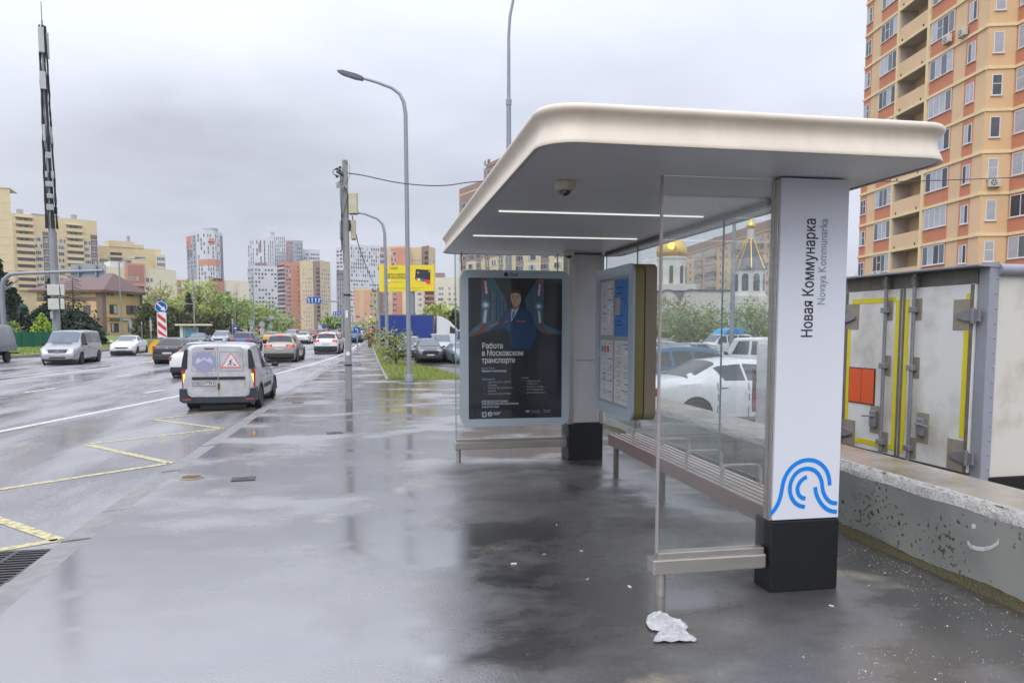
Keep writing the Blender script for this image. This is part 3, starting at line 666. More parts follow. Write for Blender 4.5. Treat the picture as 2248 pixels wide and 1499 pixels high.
pshape('printed_man', [z(990, 1500), z(1340, 1500), z(1300, 2000), z(1010, 2000)], c_dk)
pshape('printed_shirt', [z(1020, 780), z(1080, 800), z(1160, 740), z(1110, 850), z(1010, 1020), z(1005, 840)], c_shirt)
pshape('printed_tie', [z(1045, 830), z(1075, 835), z(1040, 960), z(1020, 960)], PM('tie', (70, 86, 120)))
pshape('printed_neck', [z(1040, 690), z(1150, 690), z(1160, 750), z(1085, 805), z(1030, 770)], c_skin2)
pshape('printed_face', [z(1000, 520), z(1060, 470), z(1160, 490), z(1192, 580), z(1180, 680), z(1130, 745), z(1080, 755), z(1025, 700), z(1000, 620)], c_skin, 1)
pshape('printed_hair', [z(990, 560), z(985, 480), z(1040, 440), z(1130, 440), z(1185, 490), z(1190, 590), z(1165, 520), z(1080, 500), z(1010, 520)], c_hair, 1)
for e_ in (1040, 1120): pshape('printed_eye', [z(e_-22, 588), z(e_, 578), z(e_+22, 588), z(e_, 598)], c_hair); pshape('printed_brow', [z(e_-28, 562), z(e_+24, 558), z(e_+24, 566), z(e_-28, 572)], c_hair)
pshape('printed_mouth', [z(1045, 690), z(1070, 684), z(1105, 690), z(1070, 698)], PM('lip', (150, 92, 84))); pshape('printed_nose', [z(1064, 600), z(1078, 645), z(1060, 648)], c_skin2)
pshape('printed_stripe', [z(1110, 995), z(1275, 1000), z(1275, 1020), z(1110, 1014)], c_pink); pshape('printed_stripe', [z(890, 1015), z(970, 1000), z(970, 1016), z(890, 1030)], c_pink)
pshape('printed_hand', [z(620, 1090), z(780, 1020), z(790, 1045), z(640, 1120)], c_skin2)
c_text = M('print_lettering', (226, 230, 236), 0.4, var=0); c_text2 = M('print_small_lettering', (178, 184, 192), 0.4, var=0)
def ptext(s, x, y, size, mat=c_text, bold=0.0, width=None):
    xx, zz_ = pr(*z(x, y)); return text(s, size, mat, poster, (xx, -0.0605-0.011, zz_), bold=bold, width=width)
Zt = lambda x, y: ((1020+x*230/1642.-1000)*2165/260., (730+y*210/1499.-580)*1499/180.)
for s, x, y, sz, bd, wd_ in (('Работа', 265, 205, 0.098, 0.007, 0.262), ('в Московском', 265, 315, 0.098, 0.007, 0.525), ('транспорте', 265, 425, 0.098, 0.007, 0.425),
        ('Виктор Тюнин', 265, 520, 0.036, 0.0, 0.162), ('Машинист электропоезда', 265, 562, 0.036, 0.008, 0.312), ('Преимущества:', 265, 685, 0.034, 0.0, 0.168), ('А также:', 880, 672, 0.034, 0, 0.094),
        ('—', 285, 728, 0.03, 0, None), ('надёжная работа с заботой', 358, 730, 0.034, 0, 0.29), ('о будущем', 358, 776, 0.034, 0, 0.115), ('—', 285, 818, 0.03, 0, None), ('карьера и профессиональное', 358, 820, 0.034, 0, 0.318), ('развитие', 358, 864, 0.034, 0, 0.1),
        ('—', 285, 908, 0.03, 0, None), ('стабильный доход и премии', 358, 910, 0.034, 0, 0.30), ('—', 900, 718, 0.03, 0, None), ('надбавки за стаж', 962, 722, 0.034, 0, 0.182), ('и классность', 962, 764, 0.034, 0, 0.138), ('—', 900, 806, 0.03, 0, None), ('обучение и питание', 962, 812, 0.034, 0, 0.215), ('за счёт предприятия', 962, 852, 0.034, 0, 0.218),
        ('—', 900, 896, 0.03, 0, None), ('дополнительный отпуск', 962, 900, 0.034, 0, 0.25), ('8 495 622-22-22 (по Москве)', 265, 1026, 0.036, 0.004, 0.328), ('8 800 220-22-22 (бесплатно для регионов)', 265, 1066, 0.036, 0.004, 0.47), ('transport.mos.ru/job', 265, 1108, 0.036, 0.004, 0.22),
        ('МОСКОВСКИЙ', 442, 1198, 0.022, 0.004, 0.094), ('ТРАНСПОРТ', 442, 1222, 0.022, 0.004, 0.08), ('8 495 539-54-54', 1035, 1180, 0.02, 0, 0.11), ('mos.ru/transport', 1035, 1204, 0.02, 0, 0.12), ('Реклама', 1225, 1176, 0.02, 0, 0.1), ('социальная', 1225, 1200, 0.02, 0, 0.08)):
    ptext(s, *Zt(x, y), sz, c_text if bd else c_text2, bd, wd_)
def pz(x, y): return z(*Zt(x, y))
pshape('printed_emblem', [pz(268, 1178), pz(338, 1172), pz(338, 1250), pz(305, 1258), pz(268, 1252)], c_text2); pshape('printed_emblem', [pz(290, 1195), pz(318, 1190), pz(325, 1235), pz(285, 1238)], c_dk)
pshape('printed_emblem', [pz(392+36*math.cos(a*.35), 1210+40*math.sin(a*.35)) for a in range(18)], c_text2); pshape('printed_emblem', [pz(386, 1195), pz(405, 1200), pz(400, 1225), pz(378, 1248), pz(386, 1220)], c_dk)
pshape('printed_flag', [pz(950, 1168), pz(1010, 1168), pz(1010, 1184), pz(950, 1184)], c_wht); pshape('printed_flag', [pz(950, 1184), pz(1010, 1184), pz(1010, 1196), pz(950, 1196)], c_nav); pshape('printed_flag', [pz(950, 1196), pz(1010, 1196), pz(1010, 1212), pz(950, 1212)], c_red)
mb = MB(); mb.box(-.604, .604, -.0735, -.0725, -.888, .888); mb.build('cover_glass', m_lid, box_)
# maker's mark on the frame
mb = MB(); mb.lathe([(0.028, 0), (0.028, -0.002)], 18, 'y', (-0.125, -0.0752, 0.932)); mb.build('maker_disc', m_ink, box_)
text('Поза', 0.056, m_ink, box_, (-0.078, -0.0762, 0.912), bold=0.012, width=0.1)

# ------------------------------------------------------------------ timetable case on the back glass, facing the road
tc_ = thing('timetable_case', 'pale rounded timetable case with route sheets and a blue notice on the back glass', 'notice case', (2.50, 7.64, 1.585))
CW, CH = 1.26, 1.58
mb = MB(); mb.prism(rrect(CW-0.01, CH-0.01, 0.1), 0.0, 0.10, 'x'); mb.build('body', m_case_gold, tc_, smooth=30)
mb = MB(); mb.prism(rrect(CW-0.03, CH-0.03, 0.1), 0.10, 0.112, 'x'); mb.build('gasket', M('dark_red_gasket', (60, 34, 38), 0.6, var=0.1), tc_)
mb = MB(); mb.prism(rrect(CW-0.01, CH-0.01, 0.1), 0.112, 0.23, 'x'); mb.build('back_half', m_case_tan, tc_, smooth=30)
outer, inner = rrect(CW, CH, 0.11, 8), rrect(1.0, 1.36, 0.01, 8); n_ = len(outer); mb = MB()
vs = [(-0.022, y, z_) for y, z_ in outer]+[(-0.022, y, z_) for y, z_ in inner]+[(0.004, y, z_) for y, z_ in outer]+[(-0.006, y, z_) for y, z_ in inner]
fs = []
for i in range(n_):
    j = (i+1) % n_; fs += [(i, j, n_+j, n_+i), (i, 2*n_+i, 2*n_+j, j), (n_+i, n_+j, 3*n_+j, 3*n_+i)]
mb.add(vs, fs); mb.build('frame', m_frame, tc_)
mb = MB(); mb.box(-0.0065, -0.002, -0.505, 0.505, -0.685, 0.685); mb.build('backing', M('case_backing', (168, 170, 172), 0.5, var=0.05), tc_)
m_paper = M('timetable_paper', (226, 224, 222), 0.5, var=0.03); m_notice = M('blue_notice', (52, 128, 206), 0.45, var=0.06); m_line = M('paper_print', (132, 128, 134), 0.5, var=0); m_line2 = M('paper_border', (128, 96, 96), 0.5, var=0)
m_rn = M('route_red', (206, 84, 76), 0.5, var=0); m_rb = M('route_blue', (86, 132, 190), 0.5, var=0)
def sheet(y0, y1, z0, z1, mat, nm='timetable_sheet', seed=1, lines=True):
    mb = MB(); mb.box(-0.0085, -0.0066, y0, y1, z0, z1); s = mb.build(nm, mat, tc_)
    rs = random.Random(seed); mb = MB(); zq = z1-0.05
    while lines and zq > z0+0.04:
        if rs.random() < 0.8:
            for (a, c) in ((y0+0.03, (y0+y1)/2-0.01), ((y0+y1)/2+0.02, y1-0.03)):
                if rs.random() < 0.75: mb.box(-0.0088, -0.0086, a, a+(c-a)*rs.uniform(0.3, 1), zq, zq+rs.choice((0.006, 0.006, 0.012)))
        zq -= 0.024
    if mb.v: mb.build('printed_lines', m_line, s)
    mb = MB(); e = 0.004
    for a0, a1, c0, c1 in ((y0, y1, z1-e, z1), (y0, y1, z0, z0+e), (y0, y0+e, z0+e, z1-e), (y1-e, y1, z0+e, z1-e)): mb.box(-0.0089, -0.0086, a0, a1, c0, c1)
    mb.build('printed_border', m_line2, s)
    return s
# seen from the road the far end (larger y) is on the left
sheet(0.02, 0.485, 0.06, 0.66, m_paper, seed=2); sheet(-0.485, -0.02, 0.06, 0.66, m_notice, 'blue_notice', 3, False)
s3 = sheet(0.02, 0.485, -0.66, 0.02, m_paper, seed=4); sheet(-0.485, -0.02, -0.66, 0.02, m_paper, seed=5)
for q, (zq, ln) in enumerate(((0.56, 0.26), (0.50, 0.22), (0.44, 0.27), (0.31, 0.2), (0.27, 0.24), (0.21, 0.18), (0.17, 0.22))):
    mb = MB(); mb.box(-0.0090, -0.0087, -0.06-ln, -0.06, zq, zq+0.014); mb.build('notice_line', M('notice_ink', (24, 58, 120), 0.5, var=0), tc_)
mb = MB(); mb.box(-0.0092, -0.0086, -0.2, -0.04, 0.28, 0.46); mb.build('notice_picture', M('notice_picture', (186, 180, 178), 0.5, var=0.2, scale=20), tc_)
for y_, mt in ((0.40, m_rb), (0.30, m_rn), (0.20, m_rn)):
    mb = MB(); mb.box(-0.0092, -0.0087, y_-0.035, y_+0.035, -0.12, -0.05); mb.build('route_number', mt, s3)
mb = MB(); mb.box(-0.014, -0.011, -0.5, 0.5, -0.68, 0.68); mb.build('cover_glass', m_lid, tc_)
# ------------------------------------------------------------------ vehicles
m_tyre = M('tyre_rubber', (26, 26, 28), 0.75, var=0.15, scale=12)
m_rim = M('alloy_rim', (150, 152, 156), 0.35, metal=0.7, var=0.05)
m_arch = M('wheel_arch_dark', (18, 18, 19), 0.8, var=0)
m_trim = M('black_plastic_trim', (34, 35, 38), 0.5, var=0.1)
m_cg = M('car_glass', (38, 44, 52), 0.06, var=0.1, ior=1.7)
m_cgl = M('car_windscreen', (88, 100, 112), 0.06, var=0.15, scale=2, ior=1.8)
m_tail = M('tail_lamp_red', (168, 26, 26), 0.15, var=0.1, coat=1.0)
m_brake = M('lit_brake_lamp', (255, 70, 50), 0.2, var=0, emit=2.2)
m_amber = M('lit_amber_lamp', (255, 196, 60), 0.2, var=0, emit=2.0)
m_head = M('headlamp_clear', (190, 196, 204), 0.1, var=0.1, coat=1.0)
m_headon = M('lit_headlamp', (255, 246, 224), 0.1, var=0, emit=1.6)
m_plate = M('number_plate_white', (206, 208, 210), 0.4, var=0.03)
m_chrome = M('chrome', (190, 192, 196), 0.12, metal=1.0, var=0)
PAINT = lambda n, c, r=0.28, metal=0.0, var=0.05: M('paint_'+n, c, r, metal=metal, var=var, scale=1.6, coat=0.8)
# station: t (0 rear .. 1 front), top z, belt z, half width factor, roof half-width factor, underside z
SHAPES = {
 'sedan': dict(L=4.7, W=1.82, st=[(0, .84, .70, .78, .70, .42), (.012, 1.00, .86, .88, .78, .30), (.10, 1.06, .93, .95, .80, .24), (.165, 1.08, .95, .97, .78, .2), (.325, 1.41, .97, 1, .60, .18), (.45, 1.46, .96, 1, .62, .17), (.575, 1.43, .95, 1, .62, .17), (.735, 1.03, .93, 1, .74, .17), (.90, .90, .80, .96, .76, .18), (.975, .76, .66, .88, .70, .2), (1, .62, .52, .74, .62, .3)],
     ws=(.585, .73), rw=(.17, .318), side=[(.30, .44, .34), (.445, .60, .70)], wheels=(.20, .805), rwh=.325),
 'suv': dict(L=4.6, W=1.88, st=[(0, .92, .84, .80, .74, .5), (.012, 1.06, .92, .90, .80, .34), (.05, 1.16, 1.0, .95, .78, .3), (.135, 1.60, 1.06, .98, .66, .26), (.30, 1.69, 1.05, 1, .66, .25), (.46, 1.68, 1.03, 1, .66, .25), (.60, 1.60, 1.01, 1, .66, .25), (.735, 1.16, 1.0, 1, .78, .25), (.92, 1.02, .90, .95, .80, .27), (.98, .88, .78, .88, .74, .3), (1, .7, .6, .78, .66, .36)],
     ws=(.61, .73), rw=(.06, .128), side=[(.14, .27, .18), (.28, .42, .29), (.43, .62, .70)], wheels=(.185, .80), rwh=.36),
 'hatch': dict(L=4.1, W=1.72, st=[(0, .86, .78, .80, .74, .44), (.012, .98, .86, .90, .80, .30), (.05, 1.06, .92, .95, .78, .26), (.17, 1.42, .96, .98, .64, .22), (.32, 1.49, .96, 1, .64, .2), (.46, 1.48, .95, 1, .64, .2), (.59, 1.42, .94, 1, .64, .2), (.745, 1.04, .93, 1, .76, .2), (.92, .90, .80, .95, .78, .2), (.98, .78, .68, .88, .72, .24), (1, .62, .52, .78, .64, .32)],
     ws=(.60, .74), rw=(.06, .162), side=[(.20, .42, .24), (.43, .61, .72)], wheels=(.17, .80), rwh=.31),
 'minivan': dict(L=5.1, W=1.93, st=[(0, 1.55, 1.05, .86, .72, .42), (.01, 1.78, 1.08, .95, .78, .32), (.05, 1.86, 1.10, .98, .80, .28), (.30, 1.91, 1.10, 1, .80, .25), (.55, 1.90, 1.09, 1, .80, .25), (.66, 1.86, 1.08, 1, .78, .25), (.815, 1.20, 1.05, 1, .82, .25), (.93, .98, .90, .95, .80, .26), (.985, .80, .70, .86, .72, .28), (1, .62, .52, .76, .64, .34)],
     ws=(.67, .81), rw=None, side=[(.06, .31, .05), (.33, .54, .33), (.56, .71, .785)], wheels=(.17, .81), rwh=.34),
 'van': dict(L=4.47, W=1.75, st=[(0, 1.58, .96, .90, .74, .40), (.012, 1.72, 1.0, .965, .80, .28), (.05, 1.79, 1.01, .985, .82, .25), (.30, 1.83, 1.02, 1, .82, .22), (.48, 1.78, 1.01, 1, .76, .2), (.60, 1.62, 1.0, 1, .70, .2), (.75, 1.10, .98, 1, .80, .2), (.92, .95, .84, .95, .80, .2), (.98, .80, .68, .88, .72, .24), (1, .62, .52, .78, .64, .3)],
     ws=(.61, .74), rw=None, side=[(.335, .455, .34), (.47, .60, .715)], wheels=(.185, .82), rwh=.315),
 'jeep': dict(L=4.8, W=1.86, st=[(0, 1.72, 1.14, .93, .84, .5), (.01, 1.82, 1.16, .97, .86, .42), (.04, 1.87, 1.16, 1, .86, .4), (.40, 1.90, 1.16, 1, .86, .4), (.56, 1.87, 1.15, 1, .85, .4), (.635, 1.30, 1.14, 1, .88, .4), (.95, 1.20, 1.10, .97, .86, .4), (.99, 1.1, .95, .93, .8, .42), (1, .9, .8, .88, .76, .46)],
     ws=(.565, .63), rw=None, side=[(.03, .20, .03), (.22, .37, .22), (.39, .50, .575)], wheels=(.19, .83), rwh=.38),
}
class CarBody:
    def __init__(s, sh):
        s.L, s.W = sh['L'], sh['W']; s.st = sh['st']
    def par(s, t):
        st = s.st; t = min(max(t, 0), 1)
        for a, b in zip(st, st[1:]):
            if a[0] <= t <= b[0]:
                f = (t-a[0])/(b[0]-a[0]) if b[0] > a[0] else 0; return [x+(y-x)*f for x, y in zip(a, b)]
        return list(st[-1])
    def sect(s, t):
        _, zt, zb, wf, rf, zu = s.par(t); hw = s.W/2*wf; rw = s.W/2*rf; cab = zt-zb > 0.22
        zu2 = zu
        return [(hw*.86, zu2), (hw*.965, zu2+.09), (hw, zu2+(zb-zu2)*.45), (hw*.992, zu2+(zb-zu2)*.78), (hw*.955, zb), (rw*1.0, zt-(.085 if cab else .045)), (rw*.90, zt-(.03 if cab else .018)), (rw*.5, zt-.006), (0, zt)]
    def P(s, t, k, side=1):
        """k: 0..8 along the section from sill to roof centre"""
        q = s.sect(t); i = min(int(k), 7); f = k-i; x = q[i][0]+(q[i+1][0]-q[i][0])*f; z = q[i][1]+(q[i+1][1]-q[i][1])*f
        return Vector((x*side, (t-.5)*s.L, z))
    def Pq(s, t, q):
        """q in -1..1 across the roof between the two roof edges (k 5)"""
        return s.P(t, 8-3*abs(q), 1 if q >= 0 else -1)
def patch(cb, f, us, vs, off, mb):
    """offset patch of the surface f(u, v)"""
    G = []
    for u in us:
        row = []
        for v in vs:
            p = f(u, v); e = 1e-3; a = f(u+e, v)-f(u-e, v); b = f(u, v+e)-f(u, v-e); n = a.cross(b); n.normalize() if n.length > 1e-12 else None
            c = Vector((0, p.y*0.3, 0.75)); 
            if n.dot(p-c) < 0: n = -n
            row.append(p+n*off)
        G.append(row)
    mb.grid(G)
def lins(a, b, n): return [a+(b-a)*i/n for i in range(n+1)]
_wheel = {}
def wheel_meshes(r, w=0.2):
    key = round(r, 3)
    if key not in _wheel:
        mb = MB(); mb.lathe([(r*.62, -w/2+.01), (r*.9, -w/2), (r, -w/2+.03), (r, w/2-.03), (r*.9, w/2), (r*.62, w/2-.01)], 22, 'x'); ty = mb.mesh('tyre', m_tyre, smooth=35)
        mb = MB(); mb.lathe([(r*.66, w/2-.03), (r*.64, w/2-.005), (r*.58, w/2-.02), (r*.56, w/2-.06)], 22, 'x')
        mb.mat(1); mb.lathe([(r*.58, w/2-.07), (0.0, w/2-.07)], 16, 'x'); mb.mat(0)
        for i in range(7):
            a = 2*math.pi*i/7; c, s_ = math.cos(a), math.sin(a); pts = []
            for rr, hw in ((r*.08, .02), (r*.6, .028)):
                for sg in (-1, 1): pts.append((w/2-.025, rr*c-sg*hw*s_, rr*s_+sg*hw*c))
            mb.add(pts+[(x-.03, y, z_) for x, y, z_ in pts], [(0, 1, 3, 2), (0, 2, 6, 4), (1, 5, 7, 3)])
        mb.lathe([(r*.12, w/2-.02), (0, w/2-.015)], 10, 'x'); rm = mb.mesh('rim', [m_rim, m_arch], smooth=30)
        _wheel[key] = (ty, rm)
    return _wheel[key]
def car(kind, paint, name, label, cat, loc, rot, group=None, tail=None, head=None, plate=None, detail=2, tint=None, seams=True, lower=None, wscale=1.0, rails=False, glass_side=None, scale=1.0):
    """rot: heading, 0 drives away from the camera along the road"""
    sh = SHAPES[kind]; cb = CarBody(sh); t0 = thing(name, label, cat, loc, rot, group)
    t0.scale = (scale*.885,)*3
    L, W = sh['L'], sh['W']; rw = sh['rwh']; wl = [(w-.5)*L for w in sh['wheels']]; ar = rw*1.16
    ts = sorted(set([s_[0] for s_ in sh['st']]+lins(0, 1, 46 if detail > 1 else 30)))
    ks = [0, .5, 1, 1.5, 2, 2.5, 3, 3.5, 4, 4.5, 5, 5.5, 6, 7, 8] if detail > 1 else [0, 1, 2, 3, 4, 5, 6, 7, 8]
    # shell
    bm = bmesh.new(); cols = []
    for t in ts:
        row = [cb.P(t, k, 1) for k in ks]+[cb.P(t, k, -1) for k in reversed(ks[:-1])]
        cols.append(row)
    # pull the shell away from the wheel openings
    for row in cols:
        for p in row:
            if abs(p.x) > W*.3:
                for yw in wl:
                    dx, dz = p.y-yw, p.z-rw; d = math.hypot(dx, dz)
                    if d < ar and p.z < rw+ar: p.y, p.z = (yw+dx/d*ar, rw+dz/d*ar) if d > 1e-6 else (yw, rw+ar)
    vv = [[bm.verts.new(p) for p in row] for row in cols]; nk = len(vv[0])
    for a, b in zip(vv, vv[1:]):
        for j in range(nk-1):
            q = (a[j], b[j], b[j+1], a[j+1])
            c = sum((v.co for v in q), Vector())/4
            ins = any(math.hypot(c.y-yw, c.z-rw) < ar*.985 and all(math.hypot(v.co.y-yw, v.co.z-rw) < ar*1.005 for v in q) for yw in wl) and abs(c.x) > W*.3
            if not ins:
                try: bm.faces.new(q)
                except ValueError: pass
    for row in (vv[0], vv[-1]):
        try: bm.faces.new(row)
        except ValueError: pass
    for a, b in zip(vv, vv[1:]):   # underside
        try: bm.faces.new((a[0], a[-1], b[-1], b[0]))
        except ValueError: pass
    bmesh.ops.remove_doubles(bm, verts=bm.verts[:], dist=1e-4)
    bmesh.ops.recalc_face_normals(bm, faces=bm.faces[:])
    me = bpy.data.meshes.new('body'); bm.to_mesh(me); bm.free(); me.materials.append(paint)
    me.polygons.foreach_set('use_smooth', [True]*len(me.polygons)); me.set_sharp_from_angle(angle=R(38))
    put('body', me, t0)
    # lower cladding and wheel wells
    mb = MB(); 
    for yw in wl:
        for sd in (1, -1): mb.cyl((sd*(W/2-.32), yw, rw), (sd*(W/2-.055), yw, rw), ar*.99, n=20)
    mb.build('wheel_well', m_arch, t0)
    mb = MB(); mb.box(-W*.40, W*.40, -L*.47, L*.46, sh['st'][5][5]-.04, sh['st'][5][5]+.1); mb.build('underbody', m_arch, t0)
    ty, rm = wheel_meshes(rw)
    for yw in wl:
        for sd in (1, -1):
            wt = put('wheel', ty, t0, (sd*(W/2-.10), yw, rw), (0, 0, 0 if sd > 0 else math.pi)); put('rim', rm, wt)
    g = tint or m_cg
    if sh['rw']:
        a, b = sh['rw']; mb = MB(); patch(cb, lambda t, q: cb.Pq(t, q), lins(a, b, 3), lins(-.93, .93, 8), .006, mb); mb.build('rear_window', g, t0, smooth=True)
    a, b = sh['ws']; mb = MB(); patch(cb, lambda t, q: cb.Pq(t, q), lins(a, b, 3), lins(-.93, .93, 8), .006, mb); mb.build('windscreen', m_cgl, t0, smooth=True)
    for i, (a, b, c) in enumerate(sh['side'] if glass_side is None else glass_side):
        for sd in (1, -1):
            # a..b the window at the top edge; c = where its slanted lower corner sits
            lo = (c, b) if c < a+.02 or c <= (a+b)/2 else (a, c)
            def f(u, v, a=a, b=b, lo=lo, sd=sd):
                tl = lo[0]+(lo[1]-lo[0])*u; th = a+(b-a)*u; return cb.P(tl+(th-tl)*v, 4+v, sd)
            mb = MB(); patch(cb, f, lins(0.02, .98, 5), lins(.10, .90, 3), .006, mb); mb.build('side_window', g, t0, smooth=True)
    # bumpers / lamps
    _, ztr, zbr, wr_, rr_, zur = cb.par(.012); hw = W/2*wr_
    return t0, cb, sh
def rear_lamps(t0, cb, zc, h, w, xo=.80, on=None, y=0.0, mat=None, depth=.10):
    hw = cb.W/2*xo; yr = -cb.L/2
    for sd in (1, -1):
        mb = MB(); x0, x1 = sorted((sd*(hw-w), sd*hw)); mb.cbox(x0, x1, yr-.012+y, yr+depth+y, zc-h/2, zc+h/2, min(.02, h*.2)); o = mb.build('tail_light', mat or m_tail, t0)
        if on:
            mb = MB(); x0, x1 = sorted((sd*(hw-w*.75), sd*(hw-w*.2))); mb.cbox(x0, x1, yr-.018+y, yr+.0+y, zc-h*.2, zc+h*.25, .006); mb.build('lamp', on, o)
def front_lamps(t0, cb, zc, h, w, xo=.80, on=None, y=0.0):
    hw = cb.W/2*xo; yf = cb.L/2
    for sd in (1, -1):
        mb = MB(); x0, x1 = sorted((sd*(hw-w), sd*hw)); mb.cbox(x0, x1, yf-.22+y, yf+.006+y, zc-h/2, zc+h/2, min(.025, h*.25)); o = mb.build('headlight', m_head, t0)
        if on:
            mb = MB(); x0, x1 = sorted((sd*(hw-w*.55), sd*(hw-w*.22))); mb.cbox(x0, x1, yf+y, yf+.014+y, zc-h*.28, zc+h*.28, .01); mb.build('lamp', on, o)
def plate_at(t0, y, z, rear=True, s=None, x=0.0, mat=None):
    mb = MB(); d = -.012 if rear else .012; y0, y1 = sorted((y, y+d)); mb.box(x-.26, x+.26, y0, y1, z-.056, z+.056); o = mb.build('number_plate', mat or m_plate, t0)
    mb = MB(); e = .008; yy = y+d*1.15; ya, yb = sorted((y+d, yy))
    for a in ((-.26, .26, .048, .056), (-.26, .26, -.056, -.048), (-.26, -.252, -.048, .048), (.252, .26, -.048, .048), (.125, .131, -.048, .048)): mb.box(x+a[0], x+a[1], ya, yb, z+a[2], z+a[3])
    mb.build('plate_border', m_trim, o)
    if s: text(s, .1, m_trim, o, (x-.245 if rear else x+.245, y+d*1.3, z-.034), (R(90), 0, 0 if rear else R(180)), bold=.006, width=.48)
    return o
def bumper(t0, cb, z0, z1, rear=True, mat=None, inset=0.0, xf=.88, d=.1):
    y = -cb.L/2 if rear else cb.L/2; mb = MB(); hw = cb.W/2*xf
    y0, y1 = sorted((y+(-.035 if rear else .035), y+(d if rear else -d))); mb.cbox(-hw, hw, y0, y1, z0, z1, .03); return mb.build('bumper', mat or m_trim, t0, smooth=30)
def mirrors(t0, cb, t, z, mat=None):
    for sd in (1, -1):
        mb = MB(); x = sd*(cb.W/2+.085); y = (t-.5)*cb.L; mb.cbox(x-.09, x+.09, y-.04, y+.06, z-.06, z+.07, .03); mb.box(*sorted((x-sd*.08, x-sd*.16)), y-.01, y+.03, z-.05, z-.02); mb.build('mirror', mat or m_trim, t0, smooth=30)
def seams(t0, cb, tlist, k0=1.0, k1=4.0):
    mb = MB()
    for t in tlist:
        for sd in (1, -1): patch(cb, lambda u, v, t=t, sd=sd: cb.P(t+(u-.5)*.004, v, sd), [0, 1], lins(k0, k1, 4), .003, mb)
    return mb.build('door_seam', m_arch, t0)
def handles(t0, cb, tlist, k=3.2, mat=None):
    for t in tlist:
        for sd in (1, -1):
            p = cb.P(t, k, sd); mb = MB(); mb.cbox(p.x-.018, p.x+.018, p.y-.09, p.y+.09, p.z-.014, p.z+.014, .008); mb.build('door_handle', mat or m_trim, t0)
def sidebar(t0, cb, t0_, t1_, k0, k1, mat, name='side_moulding', off=.006, n=10):
    for sd in (1, -1):
        mb = MB(); patch(cb, lambda u, v, sd=sd: cb.P(u, v, sd), lins(t0_, t1_, n), lins(k0, k1, 2), off, mb); mb.build(name, mat, t0, smooth=True)
def arches(t0, cb, sh, mat):
    rw = sh['rwh']
    for w in sh['wheels']:
        for sd in (1, -1):
            mb = MB(); yw = (w-.5)*sh['L']; G = []
            for i in range(13):
                a = R(-8+196*i/12); G.append([(sd*(cb.W/2-.03), yw+math.cos(a)*rw*1.15, rw+math.sin(a)*rw*1.15), (sd*(cb.W/2+.012), yw+math.cos(a)*rw*1.17, rw+math.sin(a)*rw*1.17), (sd*(cb.W/2+.010), yw+math.cos(a)*rw*1.34, rw+math.sin(a)*rw*1.34), (sd*(cb.W/2-.03), yw+math.cos(a)*rw*1.36, rw+math.sin(a)*rw*1.36)])
            mb.grid(G); mb.build('wheel_arch_trim', mat, t0, smooth=True)

# 1. white cargo van in the bus bay, seen from behind
m_wvan = M('dirty_white_van_paint', (180, 180, 184), 0.34, var=0.24, scale=2.2, coat=0.6)
m_silver_side = m_wvan
_v = None
v, cb, sh = car('van', m_wvan, 'cargo_van', 'grimy white cargo van with road-work sign on its rear doors and lit amber lamps', 'van', (-3.50, 19.1, ZR), R(.6))
v.scale = (.91, .87, .83)
yr = -cb.L/2
# flat double rear doors with a shallow raised outline
mb = MB(); mb.prism([(-.70, .45), (-.62, .40), (-.004, .40), (-.004, 1.735), (-.50, 1.725), (-.58, 1.68), (-.72, 1.0)], yr-.022, yr+.05, 'y'); d1 = mb.build('rear_door', m_wvan, v)
mb = MB(); mb.prism([(.70, .45), (.62, .40), (.004, .40), (.004, 1.735), (.50, 1.725), (.58, 1.68), (.72, 1.0)], yr-.022, yr+.05, 'y'); d2 = mb.build('rear_door', m_wvan, v)
m_seam = M('panel_groove', (120, 120, 126), 0.6, var=0.1)
def outline(par, pts, w=.012, y=yr-.0235, mat=m_seam, name='pressing'):
    mb = MB(); pts = pts+[pts[0]]
    for (a, b), (c, d) in zip(pts, pts[1:]):
        dv = Vector((c-a, d-b)).normalized(); nn = Vector((-dv.y, dv.x))*w/2
        mb.add([(a-nn.x, y, b-nn.y), (a+nn.x, y, b+nn.y), (c+nn.x, y, d+nn.y), (c-nn.x, y, d-nn.y)], [(0, 1, 2, 3)])
    return mb.build(name, mat, par)
outline(d1, [(-.60, 1.08), (-.05, 1.08), (-.05, 1.58), (-.50, 1.58), (-.56, 1.52)]); outline(d2, [(.60, 1.08), (.05, 1.08), (.05, 1.58), (.50, 1.58), (.56, 1.52)])
mb = MB(); mb.cbox(-.60, -.012, yr-.05, yr-.01, .855, .93, .012); mb.build('handle_strip', m_trim, d1); mb = MB(); mb.cbox(.012, .62, yr-.05, yr-.01, .855, .93, .012); mb.build('handle_strip', m_trim, d2)
mb = MB(); mb.cbox(-.30, -.08, yr-.035, yr+.02, 1.655, 1.695, .01); mb.build('high_brake_lamp', M('dull_red_lamp', (120, 52, 56), 0.3, var=0.1), v)
mb = MB(); mb.lathe([(.275, 0), (.275, -.003)], 28, 'y', (-.31, yr-.0225, 1.33)); ds = mb.build('round_decal', M('faded_blue_decal', (148, 152, 178), 0.5, var=0.05), d1)
mb = MB(); mb.add([(x-.31, yr-.027, z_+1.33) for x, z_ in ((-.19, -.06), (-.19, .02), (-.14, .12), (-.07, .05), (.0, .13), (.06, .06), (.13, .12), (.19, .02), (.19, -.06), (.08, .0), (0, .06), (-.08, .0))], [tuple(range(12))]); mb.build('decal_figure', M('decal_white', (190, 192, 210), 0.5, var=0.03), ds)
tri = lambda s_: [(0.305, 1.33+.02+.25*s_), (.305-.27*s_, 1.33-.19*s_), (.305+.27*s_, 1.33-.19*s_)]
